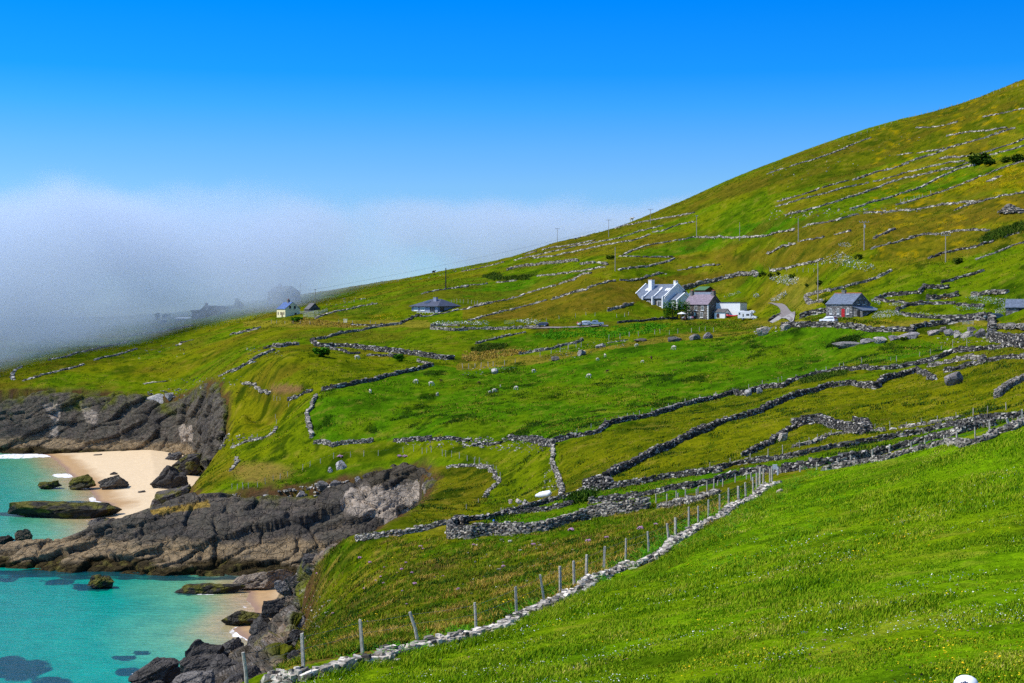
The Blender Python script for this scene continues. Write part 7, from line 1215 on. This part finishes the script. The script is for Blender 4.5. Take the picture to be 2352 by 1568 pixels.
for nm, cr, s_, cnt, rr, Y0, Y1 in (("gorse_flowers_wall", Dd, '1040,470 1180,480 1200,500 1050,490', 60, .14, 280, 400), ("ragwort_flowers", E_, '1300,880 1500,800 1750,700 1960,690 1960,840 1700,850 1400,890', 500, .22, 400, 700), ("yellow_verge_flowers", Dd, '1560,260 1640,250 1720,275 1600,285', 60, .15, 290, 420), ("yellow_field_flowers", A_, '1050,660 1200,630 1350,620 1300,660 1100,685', 120, .25, 450, 640)):
    x, y = scatter(cnt, cr(pp(s_)), Y0, Y1, g); dots(nm, x, y, .35, rr*.7, mPetY, g)
# sea thrift: separate pink cushions
TH = [(L_,1035,568,34,"largest thrift cushion on the left upper slope"),(L_,1525,478,32,"tall pink thrift cushion under the crest wall"),(L_,1545,492,18,"small thrift beside the tall cushion"),(L_,1235,643,20,"round purple-pink thrift, centre left of the slope"),(L_,1408,605,22,"narrow thrift streak at the middle of the slope"),(L_,1375,660,30,"broad pale thrift below the narrow streak"),(L_,1338,685,16,"tiny thrift left of the broad pale one"),(L_,1457,688,26,"bright thrift right of the broad pale one"),(L_,1205,720,22,"pale thrift in the long row on the left"),(L_,1165,750,20,"lower thrift in the long row on the left"),(L_,1228,772,24,"thrift cushion in the middle of the slope, faded"),(L_,1480,780,38,"largest bright thrift in the middle of the slope"),(L_,1380,835,20,"thrift left below the largest bright one"),(L_,1072,815,22,"thrift on the left edge above the scree"),(L_,1705,717,26,"round lilac thrift on the right part of the slope"),(L_,1638,720,14,"tiny lilac thrift beside the round one"),(L_,1118,605,30,"faded brownish thrift near the largest left cushion"),(L_,1830,830,48,"wide dark thrift mat on the right"),(L_,1415,942,20,"small thrift low in the middle"),(L_,820,1015,22,"lone thrift at the edge of the scree"),(L_,1105,1085,24,"lower thrift streak above the post"),(L_,1108,1238,24,"lowest thrift just behind the fence"),(L_,1435,1188,30,"thrift behind the leaning post"),(L_,1955,462,24,"thrift near the top right of the slope"),(L_,690,692,22,"brownish thrift at the seaward rim"),
 (J_,960,1195,44,"tall pink thrift under the lane wall"),(J_,1100,1168,34,"pale pink thrift right of the tall one"),(J_,1355,1100,50,"large pink thrift high on the slope's right"),(J_,1475,1067,32,"round thrift beside the ferns"),(J_,830,1110,46,"dark pink thrift below the lane wall"),(J_,540,1220,36,"greyish thrift on the stony patch"),(J_,310,1385,28,"little dark thrift on the yellow-flowered slope"),(I_,1282,543,34,"left one of two thrift cushions on the cove brow"),(I_,1325,546,38,"right one of two thrift cushions on the cove brow"),(I_,825,597,36,"thrift growing on the pale brow boulder"),(I_,830,550,44,"faded thrift on the headland brow")]
for j, (cr, px_, py_, wpx, lab) in enumerate(TH):
    q = at(*cr([(px_, py_)])[0], 56 if cr is not I_ else 230, 340); kk = {L_: 2.074, J_: 1.96, I_: 1.96}[cr]; rr = wpx/kk*.59036*q.y/F*.5; rs = np.random.default_rng(900+j); n = 46
    a, t_ = rs.uniform(0, 6.28, n), np.sqrt(rs.uniform(0, 1, n)); c = np.stack([np.cos(a)*t_*rr, np.sin(a)*t_*rr, rr*.75*np.sqrt(1-t_*t_*.9)+.06], 1); b = MB()
    for cc in c: b.ball(tuple(cc+rs.normal(0, rr*.08, 3)), rr*rs.uniform(.13, .22), 5, 3)
    r = empty("thrift_cushion", q, 0, lab, "thrift", "pink thrift cushions on the slope"); b.build("flower_heads", mPetP, r); blades("leaves", rs.normal(0, rr*.5, 40), rs.normal(0, rr*.5, 40), rr*.7, .03, mRush, rs, .9, 0, 1, None, r, None, 0.0)
# bushes, hedge and trees
def bush(name, cr, x0, x1, y0, y1, Ymin, Ymax, lab, mat, cat="bush", group=None, trunk=False, n=420):
    (u0, v0), (u1, v1) = cr([(x0, y0)])[0], cr([(x1, y1)])[0]; q = at((u0+u1)/2, v1, Ymin, Ymax)
    if name == 'hedge_bush': q.y = HOUSE2[0].y+2.5; q.x = ((u0+u1)/2-CX)/F*q.y; q.z = gz(q.x, q.y)
    s = q.y/F; w, h = (u1-u0)*s/2, H-(v0-HY)*s-q.z; rs = np.random.default_rng(int(x0*7+y0)); r = empty(name, q, 0, lab, cat, group); b0 = h*.06 if trunk else 0
    # leaf clumps spread through an uneven crown
    nl = 9; lc = rs.normal(0, .42, (nl, 3))*np.array((w, w*.7, 0))+np.array((0, 0, 1))*(b0+(h-b0)*rs.uniform(.22 if trunk else .3, .78, (nl, 1))); lr = rs.uniform(.3, .52, nl)*(min(w, (h-b0)) if not trunk else max(w, h*.55)); k = rs.integers(0, nl, n); d = rs.normal(size=(n, 3)); d /= np.linalg.norm(d, axis=1, keepdims=True)
    c = lc[k]+d*(lr[k]*rs.uniform(.55, 1.05, n))[:, None]; c[:, 2] = np.clip(c[:, 2], .05, h); c[:, 0] = np.clip(c[:, 0], -w, w); sz = max(.1, min(w, h)*.13)
    V = (c[:, None]+rs.normal(0, sz, (n, 4, 3))*np.array((1, 1, .7))); f = (np.arange(n)[:, None, None]*4+np.array([(0,1,2),(0,2,3),(0,3,1)])[None]).reshape(-1, 3); mesh_np("crown", V.reshape(-1, 3), f, mat, r)
    b = MB()
    for j in range(4): b.tube([(rs.normal(0, .05), 0, -.4), (rs.normal(0, w*.1), rs.normal(0, .1), h*.3), tuple(lc[j])], max(.05, h*.022), 5, .02)
    b.build("trunk", mDark, r); return r
HB = "hedge bushes in front of the white house"
for x0, x1, y0, y1, lab in ((985,1160,580,820,"leftmost dense bush of the hedge at the white house"),(1120,1310,575,790,"second bush of the hedge at the white house"),(1280,1430,590,790,"third, gappy bush of the hedge at the white house"),(1400,1560,560,790,"fourth, bright bush of the hedge at the white house"),(1530,1680,560,760,"rightmost hedge bush touching the stone house")): bush("hedge_bush", H2, x0, x1, y0, y1, 425, 560, lab, mBush, "bush", HB, True, 700)
DB = "dark shrubs on the hill"
for cr, x0, x1, y0, y1, a, b_, lab in ((E_,670,725,1340,1395,360,540,"dark round shrub above the white flower bank"),(E_,1545,1705,580,660,430,680,"long dark shrub clump at the end of the terrace walls"),(E_,1640,1760,625,670,430,680,"low dark shrub below the long clump"),(E_,1780,1860,610,650,430,680,"dark shrub left of the right edge clump"),(E_,1850,1970,590,650,430,680,"dark bramble clump at the right edge of the hill"),(E_,1410,1510,1380,1420,340,520,"brown-green shrub at the foot of the rightmost pole"),(Cc,1730,1800,20,100,370,540,"spiky shrub left of the white flower bank"),(Cc,1630,1710,10,90,370,560,"spiky shrub at the end of the thick pale wall"),(Cc,1960,2030,40,100,370,540,"spiky shrub amid the white flower bank"),(Cc,2150,2200,150,200,360,520,"small spiky shrub right of the flower bank"),(Cc,2260,2352,110,190,350,520,"dark shrub at the tall pole"),(Cc,1820,1880,10,60,370,560,"shrub above the white flower bank"),(Dd,855,910,612,655,255,350,"round green shrub beside the layered slab"),(Dd,1200,1290,608,640,255,350,"low green shrub under the wide boulder"),(Dd,500,570,270,320,330,440,"green bush left of the cottage gable"),(A_,610,740,890,950,370,520,"dark bush line below the curved wall corner"),(A_,1240,1330,940,990,340,500,"grey-green shrub on the top edge of the small field"),(O_,1350,1440,860,910,480,700,"dark shrub left of the bare pale pole"),(A_,462,545,655,690,470,600,"low green bush in front of the metal pens")): bush("shrub", cr, x0, x1, y0, y1, a, b_, lab, mScrub if cr not in (A_,) else mBush, "shrub", DB)
(u0, v0), (u1, v1) = H9([(250, 655)])[0], H9([(570, 860)])[0]
bush("round_bush", H9, 250, 430, 650, 850, 560, 780, "larger round bush behind the small hut in the mist", mScrub, "bush"); bush("round_bush", H9, 430, 580, 690, 850, 560, 780, "smaller round bush right of the hut in the mist", mScrub, "bush")
for x0, x1, y0, y1, lab in ((2060,2200,330,590,"tallest misty tree left of the fogbound house"),(2160,2300,420,600,"lower misty tree nearest the fogbound house"),(1760,2080,540,620,"low misty thicket beyond the farmhouse")): bush("misty_tree", H9, x0, x1, y0, y1, 600, 800, lab, mScrub, "tree", "trees in the mist", True, 600)

# stones strewn over the fields
def strew(name, areas, rng, mat):
    X, Y_, S = [], [], []
    for cr, s_, cnt, sz, Y0, Y1 in areas: x, y = scatter(cnt, cr(pp(s_)), Y0, Y1, rng); X.append(x); Y_.append(y); S.append(rng.uniform(.35, 1, (len(x), 3))*np.array((sz, sz*.75, sz*.5))*(.45+np.minimum(rng.exponential(.35, (len(x), 1)), .9))*.75)
    x, y, s = np.concatenate(X), np.concatenate(Y_), np.concatenate(S); v, f = stones(np.stack([x, y, ground(x, y)+.04], 1), rng.uniform(0, 6, len(x)), s, rng); return tag(mesh_np(name, v, f, mat), kind="stuff")
strew("strewn_stones", [(B_, '830,860 1100,820 1250,830 1300,870 1050,900 900,960 650,990 600,960', 130, .35, 330, 480), (B_, '0,1050 250,1020 420,1040 300,1080 0,1100', 70, .3, 340, 480), (I_, '1250,395 1960,390 1960,470 1600,480 1250,440', 150, .35, 220, 330), (J_, '0,400 420,400 690,450 600,520 300,500 0,470', 170, .35, 200, 330), (J_, '640,560 740,700 700,830 600,830 620,650', 45, .3, 150, 260), (A_, '100,870 350,880 400,960 100,940', 50, .5, 380, 560), (A_, '640,520 1000,500 1120,540 900,580 700,560', 70, .7, 560, 900), (A_, '1100,370 1600,310 1960,230 1960,260 1500,360 1100,400', 160, .9, 600, 980), (E_, '0,700 800,440 1300,420 1000,600 500,720 100,860', 130, .55, 450, 900), (E_, '0,1010 400,1010 700,1000 1250,990 1100,1040 500,1060 0,1090', 160, .6, 420, 640), (Dd, '1480,600 2050,600 2300,640 2000,660 1500,680', 60, .4, 240, 340), (Ga, '1100,230 1560,210 1700,400 1500,500 1250,380', 90, .7, 370, 540), (Ga, '1500,560 1950,560 1950,610 1600,700', 80, .7, 330, 470), (I_, '0,830 250,820 700,740 900,720 980,760 600,880 250,900 0,880', 110, .55, 240, 320), (L_, '550,700 800,880 820,1010 600,1250 640,1380 560,1400 500,1100', 130, .2, 60, 200), (M_, '0,700 600,700 900,800 700,950 200,1250 0,1200', 110, .22, 60, 190), (Cc, '1560,640 1760,640 1960,620 1990,680 1760,740 1590,740', 70, .55, 330, 440), (Fa, '700,1440 1300,1420 1500,1560 900,1560', 60, .5, 430, 640), (Ga, '1120,150 1900,120 1960,200 1500,190', 50, .5, 380, 520)], np.random.default_rng(77), mStW)
# ------------------------------------------------------------------ fog rolling in from the sea
def fogmat(name, dens, body=True):
    m = bpy.data.materials.new(name); m.use_nodes = True; t = m.node_tree; t.nodes.clear(); out = t.nodes.new("ShaderNodeOutputMaterial"); pv = nd(t, "ShaderNodeVolumePrincipled", inp={'Anisotropy': .1, 'Color': (.75, .86, 1, 1)}); t.links.new(pv.outputs[0], out.inputs['Volume'])
    tc = nd(t, "ShaderNodeTexCoord").outputs['Object']; sp = nd(t, "ShaderNodeSeparateXYZ"); t.links.new(tc, sp.inputs[0]); X, Y, Z = sp.outputs
    ns = nd(t, "ShaderNodeTexNoise", inp={'Scale': .0085, 'Detail': 4, 'Roughness': .55}); t.links.new(tc, ns.inputs['Vector']); n = ns.outputs[0]
    xr = mr(t, X, -400, 320, 0, 1, False); cr = t.nodes.new("ShaderNodeValToRGB"); t.links.new(xr, cr.inputs[0]); e = cr.color_ramp.elements
    st = [(-400, 420), (-195, 455), (-172, 560), (-150, 625), (-108, 605), (-88, 725), (-40, 900), (60, 985), (200, 1090), (320, 1200)]
    while len(e) < len(st): e.new(.5)
    for el, (x, y) in zip(e, st): el.position = (x+400)/720; g_ = (y-400)/1000; el.color = (g_, g_, g_, 1)
    front = mt(t, 'ADD', mt(t, 'MULTIPLY', cr.outputs[0], 1000), 400)
    d = mt(t, 'ADD', mt(t, 'SUBTRACT', Y, front), mt(t, 'MULTIPLY', mt(t, 'SUBTRACT', n, .5), 130))
    f = mt(t, 'MULTIPLY', mr(t, d, FOG_A, FOG_B), mr(t, d, 460, 280))
    top = mt(t, 'MINIMUM', 172.0, mt(t, 'ADD', mt(t, 'ADD', mt(t, 'MULTIPLY', Y, .078), FOG_T0), mt(t, 'MULTIPLY', mt(t, 'SUBTRACT', n, .5), 70))); topf = mr(t, mt(t, 'SUBTRACT', top, Z), 0, 26)
    ns2 = nd(t, 'ShaderNodeTexNoise', inp={'Scale': .0075, 'Detail': 5, 'Roughness': .62}); mp = nd(t, 'ShaderNodeMapping'); t.links.new(tc, mp.inputs[0]); mp.inputs['Location'].default_value = (310, 77, 20); mp.inputs['Scale'].default_value = (1, .7, 1.9); t.links.new(mp.outputs[0], ns2.inputs['Vector']); bil = mr(t, ns2.outputs[0], .41, .58, .3, 1.5)
    rim = mt(t, 'MULTIPLY', mr(t, mt(t, 'SUBTRACT', top, Z), 62, 12), mr(t, X, -20, -150)); lft = mr(t, X, -150, -320); dn = mt(t, 'ADD', mt(t, 'ADD', mt(t, 'ADD', mr(t, X, -70, 40, .32, .8), mt(t, 'MULTIPLY', mr(t, Z, 90, 50), mr(t, X, -60, -100, 0, .42))), mt(t, 'MULTIPLY', rim, 1.6)), mt(t, 'MULTIPLY', lft, .5)); bil = mt(t, 'MULTIPLY', bil, dn)
    edge = mr(t, X, 340, 140)
    t.links.new(mt(t, 'MULTIPLY', mt(t, 'MULTIPLY', mt(t, 'MULTIPLY', mt(t, 'MULTIPLY', f, topf), edge), bil), dens), pv.inputs['Density']); m.cycles.volume_step_rate = 1.0 if hasattr(m.cycles, 'volume_step_rate') else 1; return m
FOG_A, FOG_B, FOG_T0, FOG_D = 0, 130, 50, .017
mf = fogmat("sea_fog", FOG_D)
b = MB(); b.prism([(-700, 420), (-190, 420), (-112, 545), (-60, 735), (60, 860), (330, 1010), (330, 1300), (-700, 1300)], -3, 178, 'z'); o = b.build("fog_bank", mf); tag(o, kind="stuff")
SKY_Z, SKY_O, SKY_K = 3.2, .04, .15
# ------------------------------------------------------------------ light, sky, camera
SUN = Vector((-.60, -.10, .79)).normalized()
sl = bpy.data.lights.new("sun", 'SUN'); sl.energy = 3.6; sl.angle = math.radians(.55); sl.color = (1, .95, .85)
so = bpy.data.objects.new("sun", sl); COL.objects.link(so); so.rotation_euler = SUN.to_track_quat('Z', 'Y').to_euler()
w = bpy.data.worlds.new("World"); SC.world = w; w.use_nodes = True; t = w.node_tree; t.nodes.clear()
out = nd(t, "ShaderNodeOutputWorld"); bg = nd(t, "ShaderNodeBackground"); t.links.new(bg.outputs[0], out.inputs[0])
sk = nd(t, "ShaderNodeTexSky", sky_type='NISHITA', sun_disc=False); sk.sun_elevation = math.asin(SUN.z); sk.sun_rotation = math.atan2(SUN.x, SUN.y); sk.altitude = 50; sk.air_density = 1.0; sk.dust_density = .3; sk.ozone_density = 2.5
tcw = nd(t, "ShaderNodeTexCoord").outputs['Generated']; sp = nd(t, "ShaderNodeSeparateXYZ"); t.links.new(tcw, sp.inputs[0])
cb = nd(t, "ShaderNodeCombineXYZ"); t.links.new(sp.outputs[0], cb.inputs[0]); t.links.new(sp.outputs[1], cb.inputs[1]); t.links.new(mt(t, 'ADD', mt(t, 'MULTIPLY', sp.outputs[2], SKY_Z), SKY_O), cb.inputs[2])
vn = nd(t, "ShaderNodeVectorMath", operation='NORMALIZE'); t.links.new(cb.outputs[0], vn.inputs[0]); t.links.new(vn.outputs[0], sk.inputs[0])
tint = ramp(t, mt(t, 'MULTIPLY', sp.outputs[2], 2.0), [(z*2, tuple(c/1.5 for c in cc)) for z, cc in ((.0, (.42, .52, .54)), (.05, (.60, .77, .77)), (.083, (.60, .90, .96)), (.109, (.42, .90, 1.14)), (.137, (.18, .86, 1.27)), (.16, (.05, .77, 1.36)), (.21, (.0, .68, 1.44)), (.25, (.05, .66, 1.4)), (.42, (.72, .92, 1.1)))])  # tint turns neutral in the unseen upper sky, added to warm the fill light
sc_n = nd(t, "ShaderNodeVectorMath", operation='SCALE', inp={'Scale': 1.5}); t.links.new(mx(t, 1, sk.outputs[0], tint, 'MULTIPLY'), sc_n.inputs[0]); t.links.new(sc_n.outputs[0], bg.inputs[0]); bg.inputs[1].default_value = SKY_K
cam = bpy.data.cameras.new("camera"); cam.lens = 50; cam.sensor_width = 36; cam.shift_y = -84/2352; cam.clip_end = 20000; cam.clip_start = .5
co = bpy.data.objects.new("camera", cam); COL.objects.link(co); co.location = (0, 0, H); co.rotation_euler = (math.pi/2, 0, 0); SC.camera = co
vs = SC.view_settings; vs.view_transform = 'Standard'; vs.look = 'None'; vs.gamma = 1; vs.exposure = .6; vs.use_curve_mapping = False
SC.cycles.max_bounces = 4; SC.cycles.diffuse_bounces = 2; SC.cycles.glossy_bounces = 2; SC.cycles.transparent_max_bounces = 8; SC.cycles.volume_bounces = 2
SC.cycles.use_denoising = False; SC.cycles.denoiser = 'OPENIMAGEDENOISE'; SC.cycles.use_adaptive_sampling = True; SC.cycles.adaptive_threshold = .02
SC.cycles.volume_step_rate = 1.0; SC.cycles.volume_max_steps = 128
